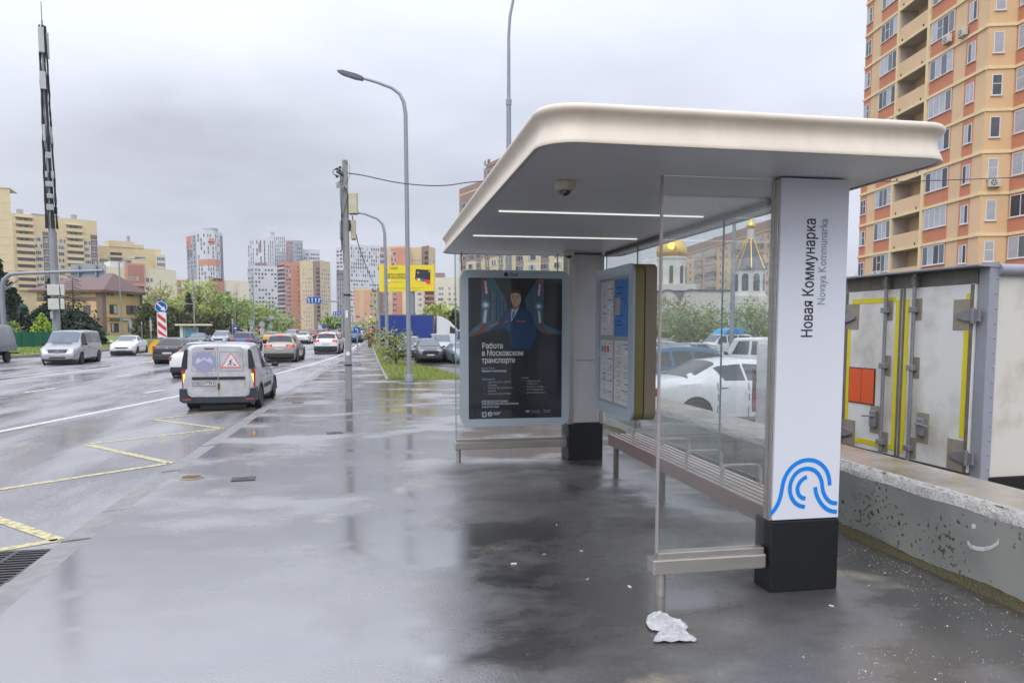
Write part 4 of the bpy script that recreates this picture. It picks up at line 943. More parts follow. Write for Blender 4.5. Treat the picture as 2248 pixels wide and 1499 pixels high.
mb = MB(); mb.prism(tri(.92), yr-.025, yr-.0225, 'y'); tg = mb.build('road_work_sign', M('faded_red_border', (212, 132, 116), 0.5, var=0.05), d2)
mb = MB(); mb.prism(tri(.71), yr-.0275, yr-.0252, 'y'); mb.build('sign_field', M('sign_white', (222, 218, 222), 0.5, var=0.03), tg)
mb = MB(); yy = yr-.0285
for q in ([(-.0, .10), (.03, .13), (.055, .10), (.03, .075)], [(-.07, .07), (-.01, .09), (.02, .06), (-.0, -.02), (-.04, -.0), (-.03, .045)], [(-.04, 0), (0, -.02), (.03, -.09), (.0, -.09), (-.03, -.03)], [(-.04, .0), (-.01, -.02), (-.07, -.09), (-.10, -.09)], [(.0, .06), (.10, -.06), (.085, -.065), (-.01, .045)], [(.05, -.09), (.16, -.09), (.13, -.05), (.10, -.04)]):
    mb.add([(x*.82+.30, yy, z_*.82+1.295) for x, z_ in q], [tuple(range(len(q)))])
mb.build('worker_pictogram', M('sign_grey_print', (92, 94, 102), 0.5, var=0), tg)
plate_at(v, yr-.024, .745, True, 'К903НТ797', x=-.33)
mb = MB(); mb.cbox(-.02, .03, yr-.045, yr-.01, .60, .76, .01); mb.build('door_latch', M('rust_spot', (96, 72, 44), 0.8, var=0.3), v)
m_ruststreak = M('rust_streak', (186, 160, 92), 0.6, var=0.2, scale=20)
mb = MB(); mb.quad((.012, yr-.0232, .42), (.03, yr-.0232, .42), (.034, yr-.0232, .84), (.012, yr-.0232, .84)); mb.quad((.60, yr-.0232, .62), (.62, yr-.0232, .62), (.635, yr-.0232, .85), (.59, yr-.0232, .85)); mb.build('rust_streak', m_ruststreak, d2)
rear_lamps(v, cb, .88, .50, .175, .965, on=m_amber, y=.035)
for sd in (1, -1):   # black corner pillar above the lamps
    mb = MB(); mb.prism([(sd*.70, 1.14), (sd*.845, 1.14), (sd*.815, 1.35), (sd*.76, 1.62), (sd*.70, 1.66), (sd*.70, 1.3)], yr-.005, yr+.14, 'y'); mb.build('corner_pillar', m_trim, v)
m_bump = M('scuffed_dark_bumper', (40, 46, 54), 0.5, var=0.25, scale=5)
mb = MB(); mb.prism([(-.885, .62), (-.885, .30), (-.80, .24), (.80, .24), (.885, .30), (.885, .62), (.74, .62), (.72, .45), (.62, .375), (-.62, .375), (-.72, .45), (-.74, .62)], yr-.07, yr+.16, 'y'); mb.build('bumper', m_bump, v)
for sd in (-1, 1):
    mb = MB(); mb.cbox(*sorted((sd*.62, sd*.83)), yr-.078, yr-.06, .315, .345, .005); mb.build('reflector', m_tail, v)
bumper(v, cb, .22, .55, False, m_bump)
front_lamps(v, cb, .74, .16, .3, .86)
mirrors(v, cb, .70, 1.08); seams(v, cb, [.325, .46, .47, .655]); handles(v, cb, [.49]); sidebar(v, cb, .31, .64, 1.75, 2.25, m_trim); arches(v, cb, sh, m_bump)
sidebar(v, cb, .02, .055, .6, 2.2, m_bump, 'bumper_corner', .012, 3)

# 2. white sedan on its left
def sedan(paint, name, label, loc, rot, group=None, on=None, hon=None, s=None, front=None, **k):
    v, cb, sh = car('sedan', paint, name, label, 'car', loc, rot, group, **k)
    rear_lamps(v, cb, .80, .17, .42, .90, on=on, y=.04); front_lamps(v, cb, .66, .14, .36, .82, on=hon, y=-.04)
    bumper(v, cb, .25, .48, True, m_trim, d=.16, xf=.84); bumper(v, cb, .22, .36, False, m_trim, d=.16, xf=.8)
    plate_at(v, -cb.L/2-.005, .68 if s is None else .66, True, s); plate_at(v, cb.L/2+.012, .43, False)
    mb = MB(); mb.cbox(-.42, .42, cb.L/2-.1, cb.L/2+.012, .52, .62, .02); mb.build('grille', m_trim, v)
    mirrors(v, cb, .70, 1.02, paint); seams(v, cb, [.30, .45, .67]); handles(v, cb, [.33, .50], 3.4, m_chrome)
    return v, cb, sh
p_white = PAINT('white', (222, 224, 228)); p_silver = PAINT('silver', (168, 172, 178), 0.3, 0.5); p_black = PAINT('black', (24, 26, 30)); p_beige = PAINT('grey_beige', (164, 158, 150), 0.3, 0.4)
p_blue = PAINT('dark_blue', (34, 48, 110)); p_grey = PAINT('grey', (112, 116, 124), 0.3, 0.4); p_dgrey = PAINT('dark_grey', (62, 64, 68), 0.3, 0.3); p_red = PAINT('dark_red', (122, 34, 38)); p_petrol = PAINT('petrol_blue', (28, 92, 130)); p_lblue = PAINT('pale_silver_blue', (150, 160, 176), 0.3, 0.4)
sedan(p_white, 'parked_sedan' if False else 'sedan', 'white sedan half hidden behind the white cargo van', (-6.62, 30.2, ZR), R(-1), s='О774ОА')
# 3. black hatchback further left
v, cb, sh = car('hatch', p_black, 'hatchback', 'black hatchback with a dark rear window beside the yellow bollard', 'car', (-10.3, 41.0, ZR), R(-1)); rear_lamps(v, cb, .88, .26, .2, .90, y=.03, on=None); plate_at(v, -cb.L/2-.008, .62, True); bumper(v, cb, .26, .52, True, p_black, xf=.9); mirrors(v, cb, .70, 1.0); front_lamps(v, cb, .7, .16, .3); seams(v, cb, [.43, .66])
mb = MB(); mb.lathe([(.07, 0), (.07, -.01)], 16, 'y', (0, -cb.L/2-.002, .92)); mb.build('badge', m_chrome, v)
mb = MB(); mb.box(-.5, .2, -cb.L/2+.10, -cb.L/2+.13, 1.08, 1.1); mb.build('wiper', m_trim, v)
# 4. oncoming silver minivan
v, cb, sh = car('minivan', p_silver, 'minivan', 'silver passenger minivan coming towards the camera with its headlights on', 'van', (-15.4, 41.2, ZR), R(180+4)); front_lamps(v, cb, .80, .20, .42, .86, on=m_headon, y=-.09); bumper(v, cb, .24, .34, False, m_trim, xf=.8)
yf = cb.L/2
mb = MB(); mb.cbox(-.46, .46, yf-.16, yf+.005, .66, .86, .05); gr = mb.build('grille', m_trim, v)
for q in range(3):
    mb = MB(); mb.box(-.43, .43, yf+.004, yf+.012, .69+q*.055, .71+q*.055); mb.build('grille_bar', m_chrome, gr)
star = MB(); star.lathe([(.105, .012), (.105, .02), (.09, .02), (.09, .012)], 20, 'y', (0, yf, .765))
for q in range(3):
    a = R(90+120*q); star.add([(math.cos(a)*.1, yf+.022, .765+math.sin(a)*.1), (math.cos(a+1.6)*.014, yf+.022, .765+math.sin(a+1.6)*.014), (math.cos(a-1.6)*.014, yf+.022, .765+math.sin(a-1.6)*.014)], [(0, 1, 2)])
star.build('emblem', m_chrome, gr)
mb = MB(); mb.cbox(-.42, .42, yf-.1, yf+.004, .36, .46, .02); mb.build('lower_intake', m_trim, v); plate_at(v, yf+.005, .56, False)
mirrors(v, cb, .73, 1.12); seams(v, cb, [.32, .55, .74]); rear_lamps(v, cb, 1.0, .4, .16); handles(v, cb, [.5, .58])
mb = MB(); mb.box(-.5, .5, yf*.63, yf*.66, 1.22, 1.235); mb.build('wiper', m_trim, v)
# 5. oncoming white sedan
sedan(p_white, 'sedan', 'white sedan with headlights on coming towards the camera behind the silver minivan', (-16.3, 53.0, ZR), R(180+4), hon=m_headon)
# 6. canvas-topped truck leaving at the left edge
m_tarp = M('grey_truck_canvas', (146, 152, 156), 0.6, var=0.1, scale=1.2); m_bed = M('grey_steel_bed', (118, 124, 128), 0.5, var=0.1)
v = thing('canvas_truck', 'grey canvas-covered truck cut off by the left edge of the photo', 'truck', (-19.62, 41.0, ZR), R(178)); v.scale = (.82,)*3
mb = MB(); P = []
for y_, top in ((-2.35, 1.15), (-2.3, 1.75), (-2.0, 2.32), (-1.7, 2.42), (2.0, 2.45)):
    P.append([(1.0, y_, 1.12), (1.0, y_, max(1.13, top-.2)), (.9, y_, max(1.14, top-.05)), (0, y_, top), (-.9, y_, max(1.14, top-.05)), (-1.0, y_, max(1.13, top-.2)), (-1.0, y_, 1.12)])
mb.grid(P); mb.build('canvas_cover', m_tarp, v, smooth=35)
mb = MB(); mb.cbox(-1.04, 1.04, -2.4, 2.0, .72, 1.15, .02); bd = mb.build('cargo_bed', m_bed, v)
for q in (.80, .92, 1.04):
    mb = MB(); mb.box(-1.052, 1.052, -2.41, 2.0, q, q+.05); mb.build('bed_rib', m_tarp, bd)
mb = MB(); mb.box(-.45, .45, -2.3, 4.6, .45, .72); mb.build('chassis', m_arch, v)
mb = MB(); mb.cbox(-.98, .98, 2.15, 4.3, .5, 2.05, .12); cbn = mb.build('cab', p_white, v, smooth=30)
mb = MB(); mb.box(-.85, .85, 4.28, 4.32, 1.25, 1.9); mb.build('windscreen', m_cgl, cbn)
ty, rm = wheel_meshes(.36)
for y_ in (-1.45, 3.4):
    for sd in (1, -1): w_ = put('wheel', ty, v, (sd*.85, y_, .36), (0, 0, 0 if sd > 0 else math.pi)); put('rim', rm, w_)
mb = MB(); mb.box(-1.0, 1.0, -2.75, -2.6, .55, .62); mb.box(-.5, -.44, -2.7, -2.2, .5, .6); mb.box(.44, .5, -2.7, -2.2, .5, .6); mb.build('rear_guard', m_arch, v)
# 7. beige-grey SUV braking
def suv(paint, name, label, loc, rot, on=None, hon=None, zl=.98, group=None, lamp=(.15, .45), plate=True, cat='car', lowz=(.3, .56), **k):
    v, cb, sh = car('suv', paint, name, label, cat, loc, rot, group, **k)
    rear_lamps(v, cb, zl, lamp[0], lamp[1], .90, on=on, y=.02); front_lamps(v, cb, .86, .15, .36, .84, on=hon, y=-.05)
    bumper(v, cb, lowz[0], lowz[1], True, m_trim, d=.16, xf=.88); bumper(v, cb, .28, .46, False, m_trim, d=.16, xf=.84)
    plate_at(v, -cb.L/2-.004, .80, True); plate_at(v, cb.L/2+.012, .56, False)
    mb = MB(); mb.cbox(-.46, .46, cb.L/2-.1, cb.L/2+.012, .66, .84, .03); mb.build('grille', m_trim, v)
    mirrors(v, cb, .70, 1.1, paint if paint is not p_beige else m_trim); seams(v, cb, [.28, .43, .66]); handles(v, cb, [.31, .47], 3.4, m_chrome); arches(v, cb, sh, m_trim)
    mb = MB()
    for sd in (1, -1): mb.tube([(sd*.60, -1.4, 1.66), (sd*.60, -1.3, 1.72), (sd*.60, .2, 1.74), (sd*.60, .5, 1.66)], .018, 6)
    mb.build('roof_rail', m_chrome, v)
    return v, cb, sh
v, cb, sh = suv(p_beige, 'suv', 'grey-beige SUV braking with red tail lights ahead of the white van', (-4.98, 41.8, ZR), R(-2), on=m_brake)
mb = MB(); mb.cbox(-.16, .16, -cb.L/2+.5, -cb.L/2+.56, 1.58, 1.62, .01); mb.build('high_brake_lamp', m_brake, v)
# 8. white SUV near the kerb
v, cb, sh = suv(p_white, 'suv', 'white SUV with lit tail lights driving off close to the utility pole', (-3.35, 53.0, ZR), R(-3), on=m_brake, zl=1.02, lamp=(.2, .36), lowz=(.26, .62))
mb = MB(); mb.cbox(-.14, .14, -cb.L/2+.5, -cb.L/2+.56, 1.58, 1.62, .01); mb.build('high_brake_lamp', m_brake, v)
# 9. dark blue SUV ahead on the left
suv(p_blue, 'suv', 'dark blue SUV seen from behind left of the braking beige SUV', (-9.6, 57.5, ZR), R(-2), zl=1.0)
# 10. oncoming traffic behind
G1 = 'oncoming cars behind the white van'
sedan(p_dgrey, 'sedan', 'dark grey oncoming sedan below the far bus stop', (-16.0, 71, ZR), R(180+2), G1)
suv(p_silver, 'suv', 'silver oncoming SUV in front of the black fence', (-14.6, 74, ZR), R(180+2), hon=None, group=G1)
sedan(p_lblue, 'sedan', 'pale silver oncoming sedan with its headlights on beside the dark blue SUV', (-12.6, 74, ZR), R(180+2), G1, hon=m_headon)
suv(p_silver, 'suv', 'pale oncoming SUV just above the roof of the beige SUV', (-10.6, 96, ZR), R(180-6), group=G1, detail=1)
v, cb, sh = sedan(PAINT('taxi_yellow', (230, 168, 38)), 'taxi', 'yellow taxi far off between the blue and the beige SUV', (-11.6, 86, ZR), R(-2), detail=1); v['category'] = 'taxi'
# 11. queue of braking cars far ahead
G2 = 'cars queuing far ahead at the lights'
for (x, Y, pt, nm, fn, lb) in ((-7.9, 83, p_white, 'sedan', sedan, 'white sedan braking far ahead, first in the distant queue'), (-7.2, 100, p_red, 'suv', suv, 'dark red SUV braking far ahead behind the white sedan'), (-6.3, 112, p_white, 'sedan', sedan, 'small white sedan between two red cars in the distant queue'),
                        (-6.1, 126, p_red, 'suv', suv, 'farthest dark red SUV in the distant queue'), (-9.6, 118, p_red, 'sedan', sedan, 'red sedan in the far left lane near the orange tower')):
    fn(pt, nm, lb, (x, Y, ZR), R(-2), on=m_brake, group=G2, detail=1)
suv(p_petrol, 'suv', 'blue car far ahead partly hidden by the white SUV and the pole', (-2.6, 88, ZR), R(-2), group=G2, detail=1)
v, cb, sh = sedan(p_white, 'sedan', 'white sedan far off beside the sidewalk just right of the concrete pole', (-2.3, 88, ZR), R(-3), on=m_brake, detail=1) if False else sedan(p_white, 'sedan', 'white sedan far off just right of the concrete pole', (-2.35, 100, ZR), R(-20), on=None, detail=1)

# ------------------------------------------------------------------ cars in the lot on the right
v, cb, sh = suv(p_dgrey, 'suv', 'dark grey SUV parked nose out on the wet lot behind the lamp post', (3.15, 47.5, ZL), R(180), hon=None)
mb = MB(); mb.cbox(-.55, .55, cb.L/2-.05, cb.L/2+.03, .62, .84, .04); mb.build('grille_insert', m_trim, v)
sedan(p_lblue, 'sedan', 'silver-blue sedan parked beside the dark grey SUV', (5.0, 45.8, ZL), R(180+9))
v, cb, sh = car('minivan', p_silver, 'minivan', 'silver minivan parked behind the dark grey SUV', 'van', (4.7, 57.5, ZL), R(180)); front_lamps(v, cb, .8, .2, .42, .86, y=-.09); mirrors(v, cb, .73, 1.12)
mb = MB(); mb.cbox(-.46, .46, cb.L/2-.16, cb.L/2+.005, .66, .84, .04); mb.build('grille', m_trim, v)
sedan(p_dgrey, 'sedan', 'dark sedan parked behind the leafy shrub on the verge', (1.9, 55.5, ZL), R(182))
suv(p_silver, 'suv', 'light SUV parked between the shrub and the lamp post', (2.5, 58.0, ZL), R(178))
v, cb, sh = car('van', p_white, 'van', 'white van parked behind the silver-blue sedan at the shelter glass', 'van', (7.3, 60.0, ZL), R(180), scale=1.25); front_lamps(v, cb, .74, .16, .3, .86)
# white sedan right behind the barrier, seen through the glass
v, cb, sh = sedan(p_white, 'sedan', 'white sedan with red tail light parked behind the concrete barrier', (8.15, 15.9, ZL), R(-86), s=None, scale=1.2)
# petrol blue SUV beyond it
suv(p_petrol, 'suv', 'petrol blue SUV parked just beyond the white sedan behind the glass', (9.3, 21.0, ZL), R(-86), scale=1.12)
v, cb, sh = car('jeep', p_white, 'off_roader', 'boxy white off-roader with many side windows behind the blue SUV', 'car', (14.2, 26.4, ZL), R(22), scale=1.1); mirrors(v, cb, .6, 1.25); bumper(v, cb, .4, .6, True, m_trim); bumper(v, cb, .4, .6, False, m_trim); front_lamps(v, cb, .9, .2, .25, .8); rear_lamps(v, cb, .85, .3, .14, .93)
mb = MB(); mb.cbox(-.68, .68, -cb.L/2-.012, -cb.L/2+.05, 1.22, 1.68, .03); mb.build('rear_window', m_cg, v)
v, cb, sh = car('minivan', p_white, 'delivery_van', 'white van with a bright blue roof fairing left of the off-roader', 'van', (25.5, 52.0, ZL), R(105)); mirrors(v, cb, .73, 1.12); front_lamps(v, cb, .8, .2, .42, .86, y=-.09)
mb = MB(); mb.prism([(-1.6, 1.88), (.55, 1.86), (.2, 2.2), (-.3, 2.36), (-1.6, 2.42)], -.8, .8, 'x'); mb.build('roof_fairing', M('bright_blue_fairing', (40, 150, 206), 0.4, var=0.05), v)
G3 = 'row of cars parked beyond the glass shelter'
for i, (px, D, pt, lb, fn) in enumerate(((1462, 42, p_silver, 'silver SUV at the left end of the row behind the glass', suv), (1496, 41, p_white, 'white sedan second in the row behind the glass', sedan), (1530, 45, p_lblue, 'pale blue sedan third in the row behind the glass', sedan), (1700, 45, p_grey, 'grey SUV at the right end of the row behind the glass', suv))):
    q = dep(px, D); fn(pt, 'sedan' if fn is sedan else 'suv', lb, (q.x, q.y, ZL), R(-95), group=G3, detail=1)

# ------------------------------------------------------------------ box truck right of the shelter, rear doors towards the road
m_door = M('grimy_white_door', (226, 227, 224), 0.42, var=0.06, scale=1.3, col2=(184, 178, 164), thresh=(0.44, 0.72), coat=0.2)
m_side = M('dirty_cream_side', (212, 208, 198), 0.5, var=0.1, scale=1.1, col2=(160, 148, 126), thresh=(0.5, 0.78), bump=0.15, bscale=3)
m_tframe = M('grey_truck_frame', (150, 152, 162), 0.45, var=0.08, scale=3)
m_tdark = M('grimy_grey_frame', (112, 108, 98), 0.6, var=0.2, scale=6)
m_ytape = M('yellow_reflective_tape', (222, 206, 30), 0.35, var=0.06, scale=9)
m_bare = M('bare_primer_patch', (148, 140, 126), 0.6, var=0.12, scale=7)
m_bar = M('grey_lock_bar', (140, 138, 144), 0.4, metal=0.3, var=0.12, scale=6)
m_orange = M('orange_plate', (226, 92, 40), 0.4, var=0.05)
tr = thing('box_truck', 'dirty white box truck with yellow-taped rear doors backed up to the concrete barrier', 'truck', (6.08, 6.55, 0.16), R(2.0))
# local axes: x into the truck (away from the road), y along the rear face (away from the camera), z up from the box floor
TW, TH, TL = 2.30, 2.20, 4.6
mb = MB(); mb.box(0.06, TL, 0.02, TW-.02, 0.02, TH-.02); mb.build('box_body', m_side, tr)
mb = MB(); mb.cbox(0.0, .12, -.012, .13, -.02, TH, .012); mb.build('corner_post', m_tframe, tr); mb = MB(); mb.cbox(0.0, .12, TW-.13, TW+.012, -.02, TH, .012); mb.build('corner_post', m_tframe, tr)
mb = MB(); mb.box(-.012, .1, .13, TW-.13, TH-.17, TH-.02); mb.build('rear_header', m_tdark, tr)
mb = MB(); mb.prism([(-.16, TH-.005), (-.16, TH+.012), (.1, TH+.04), (.1, TH-.02)], -.02, TW+.02, 'y'); mb.build('rain_gutter', m_tframe, tr)
mb = MB(); mb.box(-.008, .1, .13, TW-.13, -.03, .05); mb.build('rear_sill', m_tdark, tr)
mb = MB(); mb.cyl((.10, .0, TH-.04), (TL, .0, TH-.04), .06, n=12); mb.build('roof_rail', m_tframe, tr, smooth=True)
mb = MB(); mb.box(.10, TL, -.03, .03, -.12, .03); mb.box(.1, TL, .3, TW-.3, -.35, -.12); mb.build('subframe', m_arch, tr)
for i in range(14):
    mb = MB(); mb.lathe([(.011, 0), (.008, -.008), (0, -.01)], 8, 'y', (.085, -.012, .12+i*.15)); mb.build('rivet', m_tframe, tr)
for y0, y1, hinge in ((.14, TW/2-.012, 0), (TW/2+.012, TW-.14, 1)):
    mb = MB(); mb.cbox(-.03, .06, y0, y1, .055, TH-.175, .008); d = mb.build('rear_door', m_door, tr)
    # rubber edge and yellow tape all round
    e = .055
    yh, ym = (y0, y1) if hinge == 0 else (y1, y0); sg = 1 if hinge == 0 else -1
    def strip(a0, a1, c0, c1, mat, nm, x0=-.034, x1=-.031):
        q = MB(); q.box(x0, x1, min(a0, a1), max(a0, a1), c0, c1); return q.build(nm, mat, d)
    strip(yh, yh+sg*.045, .06, TH-.18, m_tdark, 'door_edge', -.036); strip(ym, ym-sg*.03, .06, TH-.18, m_tdark, 'door_edge', -.036)
    strip(ym-sg*.035, ym-sg*.095, .12, TH-.30, m_ytape, 'yellow_tape')
    strip(yh+sg*.05, yh+sg*.11, .42 if hinge == 0 else .14, TH-.62, m_ytape, 'yellow_tape')
    if hinge == 1:
        strip(yh+sg*.12, ym-sg*.10, TH-.33, TH-.27, m_ytape, 'yellow_tape'); strip(yh+sg*.12, ym-sg*.10, .12, .18, m_ytape, 'yellow_tape')
    else: strip(yh+sg*.05, yh+sg*.10, TH-.40, TH-.27, m_ytape, 'yellow_tape')
    yb = ym-sg*.215
    mb = MB(); mb.tube([(-.075, yb, .04), (-.075, yb, .62), (-.075, yb, TH-.02)], .021, 10); bar = mb.build('lock_bar', m_bar, d, smooth=True)
    for zc in (.20, 1.12, TH-.42):
        mb = MB(); mb.cbox(-.036, -.031, yb-.075, yb+.075, zc-.12, zc+.12, .002); mb.build('primer_patch', m_bare, d)
        mb = MB(); mb.cbox(-.105, -.034, yb-.04, yb+.055, zc-.035, zc+.03, .008); mb.build('bar_guide', m_bar, d)
    mb = MB(); mb.cbox(-.10, -.034, yb-.03, yb+.03, TH-.16, TH-.05, .008); mb.build('bar_keeper', m_tdark, d)
    yl = yb-sg*.16
    mb = MB(); mb.cbox(-.036, -.031, yl-.09, yl+.09, .28, .62, .002); mb.build('primer_patch', m_bare, d)
    mb = MB(); mb.cbox(-.085, -.034, yl-.05, yl+.05, .36, .56, .01); lk = mb.build('lock_box', m_bar, d)
    mb = MB(); mb.cyl((-.095, yl+sg*.05, .50), (-.095, yl-sg*.16, .48), .012, n=8); mb.build('lock_handle', m_bar, lk)
    for zc in (.22, TH-.50):
        mb = MB(); mb.cbox(-.036, -.031, yh+sg*.01, yh+sg*.26, zc-.15, zc+.17, .002) if sg > 0 else mb.cbox(-.036, -.031, yh-.26, yh-.01, zc-.15, zc+.17, .002); mb.build('primer_patch', m_bare, d)
        mb = MB(); pts = [(yh-sg*.10, zc-.06), (yh-sg*.10, zc+.06), (yh+sg*.08, zc+.055), (yh+sg*.21, zc+.015), (yh+sg*.21, zc-.015), (yh+sg*.08, zc-.055)]
        mb.prism([(a, b) for a, b in pts], -.062, -.034, 'x'); mb.cyl((-.06, yh-sg*.02, zc-.08), (-.06, yh-sg*.02, zc+.08), .022, n=10); mb.build('hinge', m_bar, d)
    if hinge == 1:
        mb = MB(); mb.box(-.04, -.031, y0+.40, y0+.88, .62, 1.07); op = mb.build('warning_plate', m_trim, d); mb = MB(); mb.box(-.043, -.0405, y0+.412, y0+.868, .632, 1.058); mb.build('orange_face', m_orange, op); mb = MB(); mb.box(-.0445, -.0431, y0+.637, y0+.643, .632, 1.058); mb.build('fold_line', m_rust, op)
ty, rm = wheel_meshes(.40)
for y_ in (.35, TW-.35): w_ = put('wheel', ty, tr, (1.5, y_, -.22), (0, 0, R(-90))); 
mb = MB(); mb.cbox(TL+.15, TL+2.0, .1, TW-.1, -.2, 1.9, .15); mb.build('cab', p_white, tr, smooth=30)
# second white vehicle seen past the totem edge: rear corner of a cab-over van
w2 = thing('panel_van', 'white panel van corner with a rusty edge seen through the glass beside the sign post', 'van', (6.05, 10.25, ZL), R(-90))
mb = MB(); mb.cbox(-.95, .95, .0, 4.2, .45, 2.05, .10); bd = mb.build('body', p_white, w2, smooth=30)
mb = MB(); mb.box(-.97, -.94, -.012, .05, .9, 1.55); mb.build('rust_edge', m_rust, w2)
for s_ in (-1, 1):
    mb = MB(); mb.cbox(*sorted((s_*.90, s_*.955)), -.02, .06, .85, 1.2, .01); mb.build('tail_light', M('faded_red_lens', (150, 74, 66), .3, var=.2), w2)
plate_at(w2, -.005, .72, True, 'Е', x=.4)
ty, rm = wheel_meshes(.33)
for y_ in (.8, 3.3):
    for sd in (1, -1): wq = put('wheel', ty, w2, (sd*.86, y_, .33), (0, 0, 0 if sd > 0 else math.pi)); put('rim', rm, wq)
# ------------------------------------------------------------------ blue curtain-sided lorry across the lot
A_, B_ = dep(835, 74), dep(961, 75)
dirv = (B_-A_).normalized(); ang = math.atan2(dirv.y, dirv.x); LL = (B_-A_).length
lo_ = thing('lorry', 'long blue curtain-sided lorry with a white cab parked across the lot', 'truck', (A_.x, A_.y, ZL), ang)
m_curt = M('blue_truck_curtain', (26, 58, 140), 0.5, var=0.12, scale=0.8, bump=0.2, bscale=1.5)
mb = MB(); mb.cbox(0, LL-.4, 0, 2.5, 1.0, 3.35, .04); bd = mb.build('curtain_body', m_curt, lo_)
mb = MB(); mb.box(-.03, LL-.36, -.03, .03, 3.28, 3.40); mb.box(LL-.5, LL-.36, -.03, 0.03, .95, 3.28); mb.box(-.03, .06, -.03, .03, .95, 3.28); mb.build('frame_edge', M('lorry_frame', (96, 92, 112), 0.5, var=0.1), lo_)
mb = MB(); mb.box(0, LL-.4, .4, 2.1, .7, 1.0); mb.build('chassis', m_arch, lo_)
mb = MB(); mb.prism([(LL-.1, .5), (LL+2.2, .5), (LL+2.25, 1.45), (LL+1.95, 2.0), (LL+1.25, 2.75), (LL+.5, 3.2), (LL-.05, 3.3), (LL-.1, 2.4)], .05, 2.45, 'y'); cb_ = mb.build('cab', p_white, lo_)
mb = MB(); mb.prism([(LL+1.2, 1.55), (LL+1.95, 1.5), (LL+1.8, 1.95), (LL+1.25, 2.3)], .03, .06, 'y'); mb.build('side_window', m_cg, cb_)
ty, rm = wheel_meshes(.5)
for x_ in (1.0, 2.2, LL-1.2, LL+1.4):
    for y_ in (.2, 2.3): wq = put('wheel', ty, lo_, (x_, y_, .5), (0, 0, R(-90) if y_ < 1 else R(90))); put('rim', rm, wq)
# ------------------------------------------------------------------ buildings
m_wframe = M('white_window_frame', (222, 222, 224), 0.4, var=0.02)
m_wglass = M('window_glass_grey', (92, 100, 110), 0.08, var=0.35, scale=.35, ior=1.7)
m_wglass2 = M('window_glass_dark', (56, 60, 68), 0.1, var=0.4, scale=.3, ior=1.6)
m_curtain = M('curtained_glass', (178, 180, 188), 0.12, var=0.15, scale=.8, ior=1.6)
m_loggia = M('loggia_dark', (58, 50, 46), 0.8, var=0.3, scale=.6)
m_cream_w = M('cream_trim', (236, 216, 170), 0.7, var=0.05)
BR = lambda n, c, v=.05: M('wall_'+n, tuple(x*.76+.24*218 for x in c), 0.85, var=v, scale=.35, bump=.12, bscale=9)
BZ_ = -0.9
class Bld:
    def __init__(s, name, label, cat, pts, ytop, depth, wall, group=None, H=None, notch=None):
        s.P = [dep(px, D) for px, D in pts]; s.px = pts; s.H = H or hgt(ytop, pts[0][1])
        s.t = thing(name, label, cat, s.P[0], 0, group)
        vd = Vector((FW.x, FW.y, 0)).normalized(); c = sum(s.P, Vector())/len(s.P); vd = (c-Vector((0, 0, 0))).normalized()
        back = [p+vd*depth for p in reversed(s.P)]
        s.loc = [p-s.P[0] for p in s.P]
        fr = list(s.P)
        if notch:   # (face start, s0, s1, depth): a recess running the full height of that face
            i, a, c, dd = notch; u = (s.P[i+1]-s.P[i]).normalized(); n_ = Vector((-u.y, u.x, 0)); q = s.P[i]
            fr = fr[:i+1]+[q+u*a, q+u*a+n_*dd, q+u*c+n_*dd, q+u*c]+fr[i+1:]
        mb = MB(); mb.prism([(p.x-s.P[0].x, p.y-s.P[0].y) for p in fr+back], BZ_, s.H); s.wall = mb.build('wall', wall, s.t)
    def face(s, i=0): return Face(s, s.P[i], s.P[i+1])
class Face:
    def __init__(s, b, A, B):
        s.b, s.A, s.B = b, A, B; s.L = (B-A).length; d = (B-A).normalized(); off = A-b.P[0]
        s.X = Matrix(((d.x, -d.y, 0, off.x), (d.y, d.x, 0, off.y), (0, 0, 1, 0), (0, 0, 0, 1)))
    def mb(s): m = MB(); m.X = s.X; return m
    def s(s_, px, y=HY): return onplane(px, y, s_.A, s_.B)[0]
    def z(s_, px, y): return onplane(px, y, s_.A, s_.B)[1]
    def panel(s, px0, px1, y0, y1, mat, name='wall_panel', proud=.06, parent=None, inn=.0):
        pc = (px0+px1)/2; z1, z0 = s.z(pc, y0), s.z(pc, y1); m = s.mb(); m.box(s.s(px0), s.s(px1), -proud, inn, z0, z1); return m.build(name, mat, parent or s.b.t)
    def spanel(s, s0, s1, z0, z1, mat, name='wall_panel', proud=.06, parent=None):
        m = s.mb(); m.box(s0, s1, -proud, 0, z0, z1); return m.build(name, mat, parent or s.b.t)
    def bands(s, zs, h, mat, name='floor_band', proud=.08, s0=0, s1=None, joined=True):
        m = s.mb()
        for z in zs:
            if joined: m.box(s0, s.L if s1 is None else s1, -proud, 0, z, z+h)
            else:
                q = s.mb(); q.box(s0, s.L if s1 is None else s1, -proud, 0, z, z+h); q.build(name, mat, s.b.t)
        if joined: m.build(name, mat, s.b.t, kind='stuff')
    def windows(s, cols, zs, h, frame=None, glass=None, seed=1, p=1.0, single=False, off=.07, name='window', rnd=False, fr=.09):
        """cols: (s0, s1, panes). far windows too small to pick apart are one part; larger ones are each a part"""
        rs = random.Random(seed); frame = frame or m_wframe; mats = [frame]+(glass or [m_wglass, m_wglass2, m_curtain]); J = s.mb()
        for z in zs:
            for (a, c, n) in cols:
                if rs.random() > p: continue
                m = s.mb() if single else J
                m.mat(0).box(a, c, -off, 0, z, z+h); w = (c-a-fr)/n
                for k in range(n):
                    m.mat(1+rs.choice((0, 0, 1, 1, 2) if len(mats) > 3 else (0,)) if len(mats) > 2 else 1).box(a+fr+k*w, a+(k+1)*w, -off-.015, -off+.02, z+fr, z+h-fr)
                if single: m.build(name, mats, s.b.t)
        if not single and J.v: J.build('windows', mats, s.b.t, kind='stuff')
